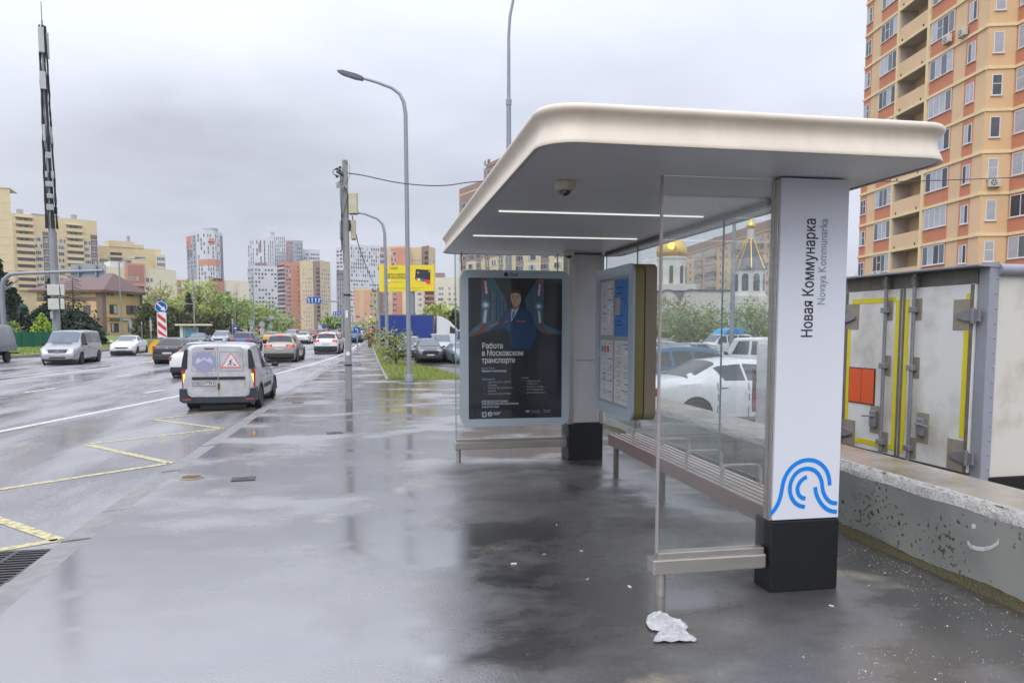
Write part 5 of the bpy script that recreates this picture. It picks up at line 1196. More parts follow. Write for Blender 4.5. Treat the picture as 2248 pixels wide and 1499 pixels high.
def fl(z0, pitch, n): return [z0+pitch*i for i in range(n)]
w_yel, w_yel2 = BR('yellow_brick', (214, 190, 136)), BR('pale_yellow_brick', (220, 202, 156)); w_beige = BR('beige_panel', (216, 206, 180)); w_red = BR('red_brown_panel', (164, 96, 82)); w_white = BR('white_panel', (206, 208, 214)); w_grey = BR('grey_panel', (140, 144, 156)); w_dgrey = BR('dark_grey_panel', (92, 92, 104)); w_orange = BR('orange_brick', (196, 112, 82)); w_brown = BR('brown_brick', (118, 88, 80)); w_tan = BR('tan_brick', (206, 178, 128)); w_ora2 = BR('bright_orange_brick', (222, 150, 110)); w_ochre = BR('ochre_brick', (231, 190, 138))
m_darkwin = M('dark_window', (62, 62, 72), .15, var=.3, scale=.4, ior=1.6); m_brownglz = M('brown_glazing', (82, 62, 62), .2, var=.3, scale=.5, ior=1.6)

# --- yellow blocks far left
b = Bld('apartment_block', 'tall yellow brick apartment block cut off by the left edge of the photo', 'building', [(-70, 282), (37, 288)], 413, 18, w_yel); f = b.face()
f.bands([b.H-3.2*k-2.2 for k in range(1, 15)], .28, w_yel2)
m = f.mb(); m.box(f.L-9, f.L+.05, -.3, 12, b.H, b.H+.35); m.build('roof_frame', w_yel2, b.t)
m = f.mb(); m.box(f.L-9, f.L-3.2, -.08, 0, b.H-2.2, b.H-.3); m.build('roof_opening', M('sky_opening', (206, 208, 216), .6, var=.02), b.t)
b = Bld('apartment_block', 'yellow brick apartment block with balcony stacks behind the antenna mast', 'building', [(37.5, 330), (222, 356)], 471, 16, w_yel); f = b.face()
zs = [b.H-5.6-2.95*k for k in range(11)]
f.bands([z-.45 for z in zs], .22, w_yel2)
for px0, px1 in ((45, 84), (155, 190)):
    for i, z in enumerate(zs):
        s0, s1 = f.s(px0), f.s(px1); z_ = z+(1.6 if px0 < 100 else 0.2)
        m = f.mb(); m.box(s0, s1, -1.1, 0, z_-.25, z_+.95); bal = m.build('balcony', w_yel, b.t)
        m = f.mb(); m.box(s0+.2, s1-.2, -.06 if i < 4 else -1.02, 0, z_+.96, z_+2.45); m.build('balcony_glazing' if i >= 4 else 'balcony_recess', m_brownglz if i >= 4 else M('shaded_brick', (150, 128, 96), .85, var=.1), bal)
        if i < 4:
            m = f.mb(); 
            for q in (.2, .48): m.box(s0+(s1-s0)*q, s0+(s1-s0)*q+1.5, -.09, 0, z_+1.2, z_+2.1)
            m.build('balcony_window', m_darkwin, bal)
        m = f.mb(); m.box(s0-.1, s1+.1, -1.15, 0, z_+2.46, z_+2.7); m.build('balcony_slab', w_yel2, bal)
for px0, px1 in ((103, 117.5), (119, 134), (207, 221.5)): f.panel(px0, px1, 510 if px0 < 200 else 517, 640, M('wall_brown_grey', (110, 96, 98), .85, var=.06), proud=.05)
W = lambda *l: [(f.s(a), f.s(c), n) for a, c, n in l]
f.windows(W((86, 102, 4), (136, 152, 4), (192, 206, 4)), zs[2:], 1.75, seed=3, single=True); f.windows(W((106, 113, 2), (123, 130, 2), (211, 218, 2)), zs[2:], 1.5, seed=5, single=True)
for px in (56, 174): m = f.mb(); m.box(f.s(px), f.s(px)+2.2, 3, 5, b.H, b.H+2.4); m.build('roof_vent', w_grey, b.t)
m = f.mb(); m.box(f.s(82), f.s(140), -.1, 1, b.H, b.H+.7); m.build('roof_frame', w_grey, b.t)
b = Bld('apartment_block', 'lower yellow brick block with a raised middle behind the house with the brown roof', 'building', [(222.5, 372), (359, 392)], 541, 16, w_yel); f = b.face()
zs = [b.H-5.2-2.95*k for k in range(5)]; f.bands([b.H-2.6-2.95*k for k in range(6)], .22, w_yel2)
m = f.mb(); m.box(f.s(247), f.s(300), -.5, 8, b.H-.05, b.H+2.9); m.box(f.s(300), f.s(322), -.3, 8, b.H-.05, b.H+1.7); m.build('raised_roof', w_yel, b.t)
m = f.mb(); m.box(f.s(289), f.s(294), 1, 3, b.H+2.9, b.H+6); m.build('roof_vent', w_grey, b.t)
for i, z in enumerate(zs):
    s0, s1 = f.s(247.5), f.s(275); m = f.mb(); m.box(s0, s1, -1, 0, z-.2, z+.8); bal = m.build('balcony', w_yel, b.t); m = f.mb(); m.box(s0+.2, s1-.2, -.9 if i else -.06, 0, z+.81, z+2.3); m.build('balcony_glazing', m_brownglz if i else m_loggia, bal)
W = lambda *l: [(f.s(a), f.s(c), n) for a, c, n in l]
f.windows(W((225, 243, 5), (278, 294, 4)), zs[1:], 1.8, seed=8, single=True)
m = f.mb(); m.box(f.L-3, f.L+1.6, -2.0, 6, BZ_, f.z(350, 560)); m.build('glazed_bay', w_yel2, b.t); f2 = f
for z in fl(f.z(350, 573), -3, 4): m = f.mb(); m.box(f.L-2.8, f.L+1.4, -2.06, -2, z, z+2.0); o = m.build('bay_window', m_wframe, b.t); m = f.mb(); [m.box(f.L-2.65+q*1.0, f.L-1.85+q*1.0, -2.09, -2.05, z+.15, z+1.85) for q in range(4)]; m.build('pane', m_wglass, o)
# --- beige blocks
b = Bld('apartment_block', 'beige panel block with a red recessed bay behind the brown-roofed house', 'building', [(205, 236), (391, 256)], 584, 14, w_beige); f = b.face()
f.panel(279, 321, 579, 628, BR('pink_brick', (192, 128, 112)), 'red_bay', .9); f.panel(283, 317.5, 583, 622, w_red, 'bay_recess', .93)
f.panel(285, 319, 628, 645, M('bay_glazing', (120, 96, 84), .4, var=.2), 'bay_glazing', .5)
W = lambda *l: [(f.s(a), f.s(c), n) for a, c, n in l]
f.windows(W((286, 291, 2), (294, 299, 2), (301, 305, 2)), [f.z(295, 616)], 1.2, off=.98, single=True, seed=2)
f.windows(W((250, 270, 4), (323, 339, 4)), [f.z(260, 617)-3.0*k for k in range(4)], 1.5, seed=4, single=True)
m = f.mb(); m.box(f.s(250), f.s(280), 1, 6, b.H-.05, b.H+1.8); m.build('roof_cabin', w_white, b.t)
b = Bld('apartment_block', 'beige panel block with red brick bays behind the light green trees', 'building', [(390, 300), (470, 304), (549, 312)], 614, 14, w_beige); f = b.face(0)
f.panel(391.5, 402, 615, 720, w_red); W = lambda *l: [(f.s(a), f.s(c), n) for a, c, n in l]; f.windows(W((393, 399, 2)), [f.z(396, 634)-3*k for k in range(6)], 1.6, single=True); f.windows(W((430, 444, 3), (410, 418, 2)), [f.z(430, 634)-3*k for k in range(5)], 1.6, single=True)
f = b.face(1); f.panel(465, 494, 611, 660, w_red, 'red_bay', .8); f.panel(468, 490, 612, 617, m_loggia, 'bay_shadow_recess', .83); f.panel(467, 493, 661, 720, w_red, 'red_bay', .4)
W = lambda *l: [(f.s(a), f.s(c), n) for a, c, n in l]; f.windows(W((496, 508, 3), (520, 525, 2)), [f.z(505, 648)-3.0*k for k in range(6)], 1.6, single=True, seed=6); f.panel(516, 527, 623, 720, BR('pale_pink_panel', (214, 184, 168)), proud=.04)
# --- house with the brown roof
C0, C1, C2 = dep(226, 138), dep(313, 150), dep(84, 139)
hs = thing('brown_roof_house', 'three-storey yellow brick house with a brown hip roof behind the bare spruce', 'house', C0)
w_hy = BR('house_yellow_brick', (208, 168, 112)); w_hb = BR('house_brown_band', (104, 74, 64)); zE = hgt(637, 138)
bk = C1+C2-C0; mb = MB(); mb.prism([(p.x-C0.x, p.y-C0.y) for p in (C2, C0, C1, bk)], BZ_-1.5, zE); mb.build('wall', w_hy, hs)
class _b: pass
hb = _b(); hb.P = [C0]; hb.t = hs
fr_, fl_ = Face(hb, C0, C1), Face(hb, C2, C0)
for f, L_ in ((fr_, fr_.L), (fl_, fl_.L)):
    f.spanel(-.05, L_+.05, hgt(705, 140), hgt(697, 140), w_hb, 'brown_band', .12); f.spanel(-.05, L_+.05, BZ_-1.5, hgt(737, 140), w_hb, 'brown_base', .12)
fl_.spanel(0, L_, hgt(661, 139), hgt(653, 139), w_hb, 'brown_band', .1)
fr_.spanel(-.1, .95, BZ_, zE, w_hb, 'brown_corner', .16); fl_.spanel(fl_.L-1.0, fl_.L+.1, BZ_, zE, w_hb, 'brown_corner', .16); fr_.spanel(fr_.L-.6, fr_.L+.1, BZ_, zE, w_hb, 'brown_corner', .16)
m_bf = M('brown_window_frame', (70, 48, 42), .5, var=.05)
for (a, c, y0, y1) in ((237, 252, 640, 649), (281, 296, 641, 651), (242, 258, 669, 689), (279, 300, 671, 690), (243, 260, 709, 729), (281, 303, 710, 729)):
    pc = (a+c)/2; fr_.windows([(fr_.s(a), fr_.s(c), 2 if c-a < 17 else 3)], [fr_.z(pc, y1)], fr_.z(pc, y0)-fr_.z(pc, y1), frame=m_bf, single=True, off=.1, seed=int(a), fr=.14)
for (a, c, y0, y1) in ((180, 202, 632, 645), (182, 206, 712, 734), (185, 200, 670, 690), (150, 165, 670, 690), (120, 135, 632, 645), (110, 126, 670, 690)):
    pc = (a+c)/2; fl_.windows([(fl_.s(a), fl_.s(c), 2)], [fl_.z(pc, y1)], fl_.z(pc, y0)-fl_.z(pc, y1), frame=m_bf, single=True, off=.1, seed=int(a), fr=.14)
up = Vector((0, 0, 1)); o_ = 1.0; u1, u2 = (C1-C0).normalized(), (C2-C0).normalized()
E = [C2+u2*o_-u1*o_, C0-u1*o_-u2*o_, C1+u1*o_-u2*o_, bk+u1*o_+u2*o_]; zR = hgt(604, 148); R0 = C0+(C1-C0)*.5+(C2-C0)*.12; R1 = C0+(C1-C0)*.5+(C2-C0)*.62
vs = [(p.x-C0.x, p.y-C0.y, zE) for p in E]+[(p.x-C0.x, p.y-C0.y, zE-.45) for p in E]+[(R0.x-C0.x, R0.y-C0.y, zR), (R1.x-C0.x, R1.y-C0.y, zR)]
mb = MB(); mb.add(vs, [(0, 1, 8, 9), (1, 2, 8), (2, 3, 9, 8), (3, 0, 9), (0, 4, 5, 1), (1, 5, 6, 2), (2, 6, 7, 3), (3, 7, 4, 0), (7, 6, 5, 4)]); mb.build('roof', M('brown_metal_roof', (108, 80, 76), .45, var=.08, scale=1, stretch=(3, 3, 1)), hs)
sgn = text_mesh('ПАНСИОНАТ', 1.15, 'LEFT', .012); 
for v_ in sgn.vertices: v_.co.x *= 1.0
xs = [v_.co.x for v_ in sgn.vertices]; kx_ = (fr_.s(304)-fr_.s(240))/max(xs); sgn.materials.append(M('pale_sign_letters', (226, 206, 150), .5, var=0)); so_ = put('sign_lettering', sgn, hs); so_.matrix_local = fr_.X @ Matrix.Translation((fr_.s(240), -.15, hgt(667, 143))) @ Matrix.Rotation(R(90), 4, 'X') @ Matrix.Diagonal((kx_, 1, 1, 1))
for a, c, cc in ((233, 239, (206, 160, 60)), (239, 248, (150, 52, 52)), (248, 268, (64, 116, 62)), (268, 286, (196, 196, 200))): fr_.panel(a, c, 699, 704, M('shop_sign_%d' % a, cc, .5, var=.1, scale=3), 'shop_sign', .22)
# --- white tower with red stripes, far
def dark_pattern(f, zs, cols, seed, h=1.7, p=.8, mats=None, cols2=None):
    rs = random.Random(seed); J = f.mb(); mats = mats or [m_darkwin, m_wglass, w_grey]
    for i, z in enumerate(zs):
        for (a, c) in cols:
            if rs.random() < p:
                J.mat(rs.choice((0, 0, 1))).box(a, c, -.06, 0, z, z+h)
    J.build('windows', mats, f.b.t, kind='stuff')
def evens(s0, s1, n, duty): w = (s1-s0)/n; return [(s0+w*i+w*(1-duty)/2, s0+w*i+w*(1+duty)/2) for i in range(n)]
G4 = 'pale high-rise towers far down the road'
b = Bld('white_tower', 'curved white and grey tower with two red window stripes above the green trees', 'building', [(415, 556), (437, 540), (458, 536), (477, 539), (494.5, 556)], 515, 22, w_white, G4); f = b.face(0)
f.panel(415.3, 426.5, 517, 548, w_orange); f.panel(416, 427, 548, 565, w_dgrey); f.panel(427, 436.8, 515, 640, w_grey, proud=.04); f.panel(415.5, 426.8, 565, 640, w_grey, proud=.03)
zs = fl(b.H-5, -3.0, 14); dark_pattern(f, zs, evens(1, f.L-1, 3, .4), 2, p=.7)
for i in (1, 2):
    f = b.face(i); dark_pattern(f, zs, evens(.6, f.L-.4, 3, .42), 3+i, h=2.4, p=.72)
    f.panel(440 if i == 1 else 458.2, 457.8 if i == 1 else 476.6, 570 if i == 1 else 569, 583, w_orange, 'red_stripe', .09)
f = b.face(2); f.panel(464, 476, 524, 531, w_orange, 'red_stripe', .09); f.panel(464, 476.5, 533.5, 538, w_orange, 'red_stripe', .09); f.panel(462, 478, 531, 533.5, m_darkwin, 'dark_balcony', .1)
f = b.face(3); dark_pattern(f, zs, evens(.5, f.L-.5, 5, .4), 9, h=2.5, p=.8); f.panel(477.3, 487, 571, 586, w_orange, 'red_stripe', .09); f.panel(489, 494.3, 520, 640, w_dgrey, proud=.05)
m = b.face(1).mb(); m.box(2, 12, 4, 9, b.H, b.H+1.8); m.build('roof_cabin', w_grey, b.t)
# --- white stepped tower
b = Bld('white_tower', 'tall white tower with black vertical windows and a brown patch, left of the orange block', 'building', [(548, 612), (563, 600), (590, 603), (606, 606)], 526, 20, w_white, G4); f = b.face(0)
zs = fl(b.H-5.5, -3.15, 16)
for i in range(3):
    f = b.face(i); dark_pattern(f, zs[:7], evens(.5, f.L-.3, 3 if i < 2 else 3, .34), 20+i, h=2.7, p=.9); dark_pattern(f, zs[8:], evens(.5, f.L-.5, 4, .62), 30+i, h=1.5, p=.72)
f = b.face(1); f.panel(563.5, 589.5, 577, 592, w_brown, 'brown_patch', .1); f.panel(572, 577, 533, 555, w_brown, 'brown_patch', .1)
b = Bld('white_tower', 'ribbed white tower directly behind the stepped one with a roof chimney', 'building', [(593, 640), (632, 640)], 519, 16, w_white, G4); f = b.face(0); dark_pattern(f, fl(b.H-4, -3.1, 18), evens(.4, f.L-.4, 9, .4), 40, h=2.6, p=.9); m = f.mb(); m.box(f.s(598), f.s(603), 2, 6, b.H, b.H+3); m.build('roof_cabin', w_grey, b.t)
b = Bld('white_tower', 'lower part of the white tower in front, with square black windows', 'building', [(546.5, 590), (560, 582), (612, 590)], 586, 8, w_white, G4)
for i in range(2): f = b.face(i); dark_pattern(f, fl(b.H-4, -3.1, 14), evens(.5, f.L-.5, 2 if i == 0 else 7, .6), 50+i, h=1.5, p=.66)
b = Bld('brown_grey_tower', 'half brown and half grey tower behind the orange block', 'building', [(632, 620), (650, 620), (668.5, 622)], 530, 18, w_grey, G4); f = b.face(0); f.panel(632.2, 648, 531, 700, w_orange if False else w_brown, proud=.06); f.b = b
f.windows([(a, c, 2) for a, c in evens(1, f.L-1, 3, .5)], fl(b.H-5, -3.1, 10), 1.7, seed=3, p=.8); f = b.face(1); dark_pattern(f, fl(b.H-4.5, -3.1, 12), evens(.5, f.L-.5, 4, .5), 60, p=.7); f.panel(660, 668, 564, 600, w_dgrey, proud=.09)
b = Bld('white_tower', 'white tower with rows of black windows rising behind the brown and yellow block', 'building', [(668, 640), (706, 644)], 549, 18, w_white, G4); f = b.face(0); dark_pattern(f, fl(b.H-5, -3.2, 8), evens(.6, f.L-.5, 9, .66), 70, h=1.4, p=.85)
# --- orange and yellow block at the end of the road
b = Bld('orange_block', 'orange brick apartment block with a grey balcony stack at the road end', 'building', [(613, 530), (628.5, 522), (661, 528)], 579, 16, w_orange); zs = fl(b.H-4, -2.95, 17)
f = b.face(0); 
for i, z in enumerate(zs): m = f.mb(); m.box(.2, f.L-.5, -.9, 0, z-.5, z+.7); bal = m.build('balcony', w_grey if i % 3 else BR('beige_balcony', (206, 198, 184)), b.t); m = f.mb(); m.box(.3, f.L-.6, -.7, 0, z+.71, z+2.2); m.build('balcony_glazing', m_wglass2, bal)
f = b.face(1); f.windows([(f.s(629.5), f.s(641), 4)], zs, 1.7, seed=9, single=True); f.windows([(f.s(655), f.s(659), 2)], zs, 1.5, seed=10)
b = Bld('yellow_brown_block', 'yellow brick block with a brown balcony strip right of the orange block', 'building', [(661, 520), (689.5, 520), (705, 516), (727.5, 530)], 574, 16, w_tan); zs = fl(b.H-7, -2.95, 17)
f = b.face(0); f.windows([(a, c, 2) for a, c in evens(f.s(666), f.s(687), 4, .5)], zs, 1.5, seed=11, p=.95)
f = b.face(1); f.panel(690, 705, 573, 742, w_brown, 'brown_strip', .2)
for z in zs: m = f.mb(); m.box(f.s(697), f.s(704), -.9, -.2, z-.6, z+.5); bal = m.build('balcony', w_brown, b.t); m = f.mb(); m.box(f.s(697.3), f.s(703.8), -.26, -.2, z+.55, z+2.0); m.build('balcony_recess', m_loggia, bal)
f = b.face(2); f.windows([(a, c, 2) for a, c in evens(f.s(707), f.s(725), 4, .5)], zs, 1.5, seed=12, p=.95); f.panel(705.5, 728, 560, 587.5, BR('skyless', (206, 178, 128)), 'roof_step', .02) if False else None
# --- third white tower
b = Bld('white_tower', 'grey-white tower with black windows behind the concrete utility pole', 'building', [(740, 610), (763, 600)], 546, 18, w_white, G4); f = b.face(0); dark_pattern(f, fl(b.H-4, -3.05, 7), evens(.6, f.L-.4, 3, .62), 80, h=1.5, p=.9); f.panel(741, 762, 593, 616, w_dgrey, proud=.05); f.panel(740.5, 762, 617, 745, w_grey, proud=.05); dark_pattern(f, fl(f.z(750, 620), -3.4, 16), evens(.8, f.L-.6, 4, .36), 81, h=2.6, p=.9)
b = Bld('white_tower', 'wide white tower with coloured balcony strips left of the yellow billboard', 'building', [(763, 600), (846, 618)], 537, 20, w_white, G4); f = b.face(0); dark_pattern(f, fl(b.H-4.5, -3.05, 8), evens(f.s(772), f.L-.5, 15, .5), 82, h=2.2, p=.8, mats=[m_darkwin, w_grey, w_red]); dark_pattern(f, fl(b.H-30, -3.05, 9), evens(.6, f.L-.5, 14, .62), 83, h=1.4, p=.66)
m = f.mb(); m.box(f.s(775), f.s(818), 3, 9, b.H, b.H+2.4); m.build('roof_cabin', w_white, b.t)
# --- low orange building and overpass at the end of the sidewalk
b = Bld('orange_building', 'plain orange and cream end wall of a lower building beyond the footpath', 'building', [(779, 330), (813, 334), (842, 352)], 634, 14, w_ora2); f = b.face(0); f.panel(779.2, 813, 632, 637, w_yel2, proud=.04); f.panel(790, 800, 637, 705, w_tan, proud=.05)
f = b.face(1); f.panel(813.2, 830, 641, 705, w_tan, proud=.05); f.panel(830, 842, 632, 705, w_brown, proud=.05); f.windows([(f.s(814.5), f.s(817), 2), (f.s(822), f.s(825.5), 2)], fl(f.z(820, 652), -3, 6), 1.7, seed=2)
ov = thing('overpass', 'pale concrete overpass crossing the road far beyond the traffic lights', 'bridge', dep(716, 300)); A, B = dep(716, 300), dep(840, 290); hb = _b(); hb.P = [A]; hb.t = ov; f = Face(hb, A, B)
m = f.mb(); m.box(-4, f.L+6, 0, 8, hgt(722, 300), hgt(711, 300)); m.build('deck', BR('pale_concrete', (196, 186, 176)), ov); m = f.mb(); m.box(-4, f.L+6, -.2, 0.1, hgt(711, 300), hgt(707, 300)); m.build('parapet', BR('brown_parapet', (150, 128, 116)), ov)
for q in (1, 12, 21): m = f.mb(); m.box(q, q+1, 2, 6, BZ_, hgt(722, 300)); m.build('pier', BR('pale_concrete', (196, 186, 176)), ov)
# --- orange/yellow block behind the billboard
b = Bld('orange_yellow_block', 'orange, yellow and brown apartment block rising behind the yellow billboard', 'building', [(838, 402), (895, 396), (902, 404), (928, 404), (943, 398), (957, 410)], 544, 16, w_tan); zs = fl(b.H-4.8, -3.0, 15)
f = b.face(0); f.panel(838.2, 847, 544, 740, w_brown, 'brown_strip', .5); f.panel(860, 895, 544, 740, w_orange, 'orange_strip', .06); f.windows([(f.s(861), f.s(871), 3)], zs, 1.8, seed=3, single=True, off=.12)
for z in zs: m = f.mb(); m.box(f.s(838.5), f.s(846.8), -1.2, -.5, z-.4, z+.7); bal = m.build('balcony', w_brown, b.t); m = f.mb(); m.box(f.s(838.6), f.s(846.6), -.9, -.5, z+.71, z+2.1); m.build('balcony_glazing', m_curtain, bal)
f = b.face(2); f.windows([(a, c, 2) for a, c in evens(f.s(904), f.s(926), 4, .5)], zs[1:], 1.6, seed=4, single=True)
f = b.face(3); f.panel(928.2, 943, 540, 740, w_brown, 'brown_strip', .3)
for z in zs: m = f.mb(); m.box(f.s(935), f.s(942), -.9, -.3, z-.4, z+.6); bal = m.build('balcony', w_brown, b.t); m = f.mb(); m.box(f.s(935.2), f.s(941.8), -.36, -.3, z+.65, z+2.1); m.build('balcony_recess', m_loggia, bal)
f = b.face(4); f.windows([(a, c, 2) for a, c in evens(f.s(944), f.s(956), 2, .5)], zs[1:], 1.6, seed=5, single=True)
b = Bld('beige_block', 'long beige panel block with red loggias behind the blue lorry', 'building', [(848, 372), (1012, 372)], 610, 14, w_beige, H=None); f = b.face(0); zs = fl(b.H-6.2, -2.72, 9)
f.panel(848, 884.5, 600, 742, w_tan, proud=.05); f.panel(884.5, 890, 600, 742, w_yel2, proud=.04); f.panel(862, 884, 640, 742, w_orange, 'orange_strip', .08); f.windows([(f.s(863), f.s(872), 3), (f.s(850), f.s(854), 2)], zs, 1.6, seed=1, single=True, off=.12)
f.windows([(f.s(917), f.s(926), 4), (f.s(906), f.s(909), 2), (f.s(962), f.s(974), 4), (f.s(985), f.s(990), 2), (f.s(996), f.s(1003), 3)], zs, 1.5, seed=2, single=True)
for z in zs: m = f.mb(); m.box(f.s(932), f.s(954), -1.0, 0, z-.75, z+.3); bal = m.build('loggia', w_red, b.t); m = f.mb(); m.box(f.s(934), f.s(953), -.7, 0, z+.31, z+1.75); m.build('loggia_glazing', M('loggia_glazing', (70, 52, 52), .3, var=.4, scale=1.2), bal)
m = f.mb(); m.box(f.s(956), f.s(975), 2, 8, b.H-.02, b.H+2.4); m.build('roof_cabin', w_brown, b.t)
# --- brown brick block above the shelter roof and its yellow lower storeys seen through the glass
b = Bld('brown_yellow_block', 'stepped brown and yellow apartment block showing above the shelter roof edge', 'building', [(1010, 262), (1062, 246), (1125, 228), (1275, 205)], 421, 16, w_yel2); w_br2 = BR('brown_clinker', (138, 102, 92)); zt = b.H
for i in range(3):
    f = b.face(i); f.spanel(0, f.L, 24, zt, w_br2, 'brown_storeys', .12); ww = evens(.6, f.L-.5, max(2, int(f.L/5)), .62)
    f.windows([(a, c, 3) for a, c in ww], fl(3.2, 3.0, 14), 1.7, seed=20+i, single=True, off=.16)
    for k, (a, c) in enumerate(ww):
        if k % 2 == 0:
            for z in fl(1.9, 3.0, 8): f.spanel(a, c, z, z+1.25, w_br2, 'spandrel', .1)
    f.spanel(0, .35, 2, zt, w_yel2, 'pale_pilaster', .2); f.spanel(0, f.L, zt-2.4, zt-2.1, m_cream_w, 'pale_cornice', .2)
f = b.face(1); m = f.mb(); m.box(.8, f.L, -.2, 10, zt, hgt(368, 238)); m.build('upper_step', w_br2, b.t); m = f.mb(); m.box(2.8, f.L, -.4, 8, hgt(368, 238), hgt(360, 238)); m.build('upper_step', w_br2, b.t); f.windows([(1.2, 2.6, 2), (3.6, 5.6, 2)], [zt+1, zt+4.2], 1.7, single=True, off=.26)
f = b.face(2); m = f.mb(); m.box(0, f.L, -.3, 10, zt, hgt(330, 225)); m.build('upper_step', w_br2, b.t)
# --- right-hand tower
TA, TB = dep(1878.5, 73), dep(2139, 55); TC_ = dep(2200, 54.8); TD = dep(2420, 47)
w_t1, w_t2 = BR('tower_ochre_brick', (231, 187, 136), .05), BR('tower_orange_brick', (206, 110, 68), .06)
b = Bld('ochre_tower', 'tall ochre and orange brick tower with open loggias right of the shelter', 'building', [(1878.5, 73), (2139, 55), (2200, 54.8), (2420, 47)], 0, 16, w_t1, H=62.0, notch=(0, onplane(1958.5, 520, TA, TB)[0], onplane(2019.5, 520, TA, TB)[0], 1.5))
fl0 = 8.44; PT = 2.97; ks_ = range(-2, 10); f = b.face(0)
def sx(px, y=520): return onplane(px, y, TA, TB)[0]
colsT = dict(nar=(sx(1887), sx(1900)), w4a=(sx(1919), sx(1955)), log=(sx(1958.5), sx(2019.5)), w4b=(sx(2027), sx(2077)), w2=(sx(2103), sx(2125)))
f.spanel(sx(1955.3), sx(1958.3), BZ_, 60, m_cream_w, 'cream_pilaster', .14); f.spanel(sx(2019.8), sx(2024.5), BZ_, 60, m_cream_w, 'cream_pilaster', .14)
_wm = {}
def tower_window(F, a, c, z, h, n, seed):
    key = (round(c-a, 2), round(h, 2), n, seed % 7)
    if key not in _wm:
        rs = random.Random(seed); w_, fr = c-a, .07; mb = MB()
        mb.box(0, w_, -.02, .08, 0, fr); mb.box(0, w_, -.02, .08, h-fr, h); mb.box(0, fr, -.02, .08, fr, h-fr); mb.box(w_-fr, w_, -.02, .08, fr, h-fr)
        for k in range(1, n): x = w_*k/n; mb.box(x-.035, x+.035, -.015, .08, fr, h-fr)
        if seed % 2: x = w_*(seed % n)/n; mb.box(x+.036, x+w_/n-.036, -.012, .08, h*.55, h*.55+.05)
        mb.box(-.06, w_+.06, -.10, .05, -.05, 0.0)
        fm = mb.mesh('window', m_wframe); gm_ = MB()
        for k in range(n): gm_.mat(rs.choice((0, 2, 1, 2))).box(w_*k/n+.036, w_*(k+1)/n-.036, .0, .03, fr, h-fr)
        _wm[key] = (fm, gm_.mesh('pane', [m_wglass, m_wglass2, m_curtain]))
    fm, gm2 = _wm[key]; o = put('window', fm, F.b.t); o.matrix_local = F.X @ Matrix.Translation((a, -.055, z)); put('pane', gm2, o)
sd_ = 0
for k in ks_:
    z = fl0+PT*k
    f.spanel(0, f.L, z-.11, z+.11, m_cream_w, 'floor_band', .12)
    for nm in ('nar', 'w4a', 'w4b', 'w2'):
        a, c = colsT[nm]; sd_ += 1
        f.spanel(a, c, z+.11, z+PT-.11, w_t2, 'spandrel', .045)
        if nm in ('w4a', 'w4b'): tower_window(f, a+.04, c-.04, z+1.22, 1.58, 4, sd_+k)
        else: tower_window(f, a+(.05 if nm == 'nar' else .25), c-.05, z+1.0, 1.42, 2, sd_)
    a, c = colsT['log']
    m = f.mb(); m.box(a, c, -.05, .06, z+.13, z+1.34); pl = m.build('loggia_parapet', w_t1, b.t)
    m = f.mb(); m.box(a, c, .0, 1.5, z-.1, z+.1); m.build('loggia_floor', M('loggia_slab', (188, 178, 164), .8, var=.05), b.t)
    for qa, qc in ((a-.001, a+.03), (c-.03, c+.001)): m = f.mb(); m.box(qa, qc, .05, 1.5, z+.1, z+PT-.1); m.build('loggia_side', M('loggia_plaster', (196, 186, 174), .8, var=.06), b.t)
    m = f.mb(); m.box(a+(c-a)*.45, a+(c-a)*.82, 1.40, 1.5, z+.1, z+2.3); m.build('loggia_door', M('red_brown_door', (96, 46, 36), .6, var=.2), b.t)
    for q in (.12, .85): m = f.mb(); m.box(a+(c-a)*q, a+(c-a)*q+.06, -.12, -.03, z+.16, z+.34); m.build('drain_spout', m_trim, b.t)
# bay and right face
f = b.face(1)
for k in ks_:
    z = fl0+PT*k; f.spanel(0, f.L, z-.11, z+.11, m_cream_w, 'floor_band', .12); a, c = onplane(2161, 500, TB, TC_)[0], onplane(2184, 500, TB, TC_)[0]; tower_window(f, a, c, z+1.0, 1.5, 1, k+40)
f.spanel(.02, f.L-.02, BZ_, 60, BR('tower_deep_ochre', (228, 180, 122), .05), 'bay_brick', .03)
f = b.face(2)
for k in ks_:
    z = fl0+PT*k; f.spanel(0, f.L, z-.11, z+.11, m_cream_w, 'floor_band', .12); f.spanel(.1, 3.2, z+.11, z+PT-.11, w_t2, 'spandrel', .045); tower_window(f, .2, 3.0, z+1.15, 1.6, 3, k+60); f.spanel(5.4, 8, z+.11, z+PT-.11, w_t2, 'spandrel', .045); tower_window(f, 5.6, 7.8, z+1.15, 1.6, 3, k+70)
# --- orange long block behind the church
b = Bld('long_orange_block', 'long ochre brick block with brick-red eaves behind the church', 'building', [(1502, 330), (1720, 232)], 546, 16, w_ochre); f = b.face(0); zs = fl(b.H-6, -3.0, 11)
f.spanel(0, f.L, b.H-3.0, b.H, BR('brick_red_eaves', (160, 110, 96)), 'red_eaves', .4); f.spanel(0, f.L, b.H-3.3, b.H-3.0, w_yel2, 'pale_cornice', .5)
for (a, c) in ((1526, 1541), (1549, 1570), (1606, 1625), (1652, 1672), (1690, 1712)):
    s0, s1 = f.s(a), f.s(c)
    for z in zs: m = f.mb(); m.box(s0, s1, -1.0, 0, z-1.2, z); bal = m.build('balcony', BR('pinkish_balcony', (190, 150, 130)), b.t); m = f.mb(); m.box(s0+.1, s1-.1, -.9, 0, z+.01, z+1.6); m.build('balcony_glazing', m_wglass if (int(z) % 2) else m_curtain, bal)
f.windows([(f.s(a), f.s(a+3.5), 2) for a in (1512, 1544, 1578, 1590, 1632, 1640, 1680)], zs, 1.5, seed=5, single=True)
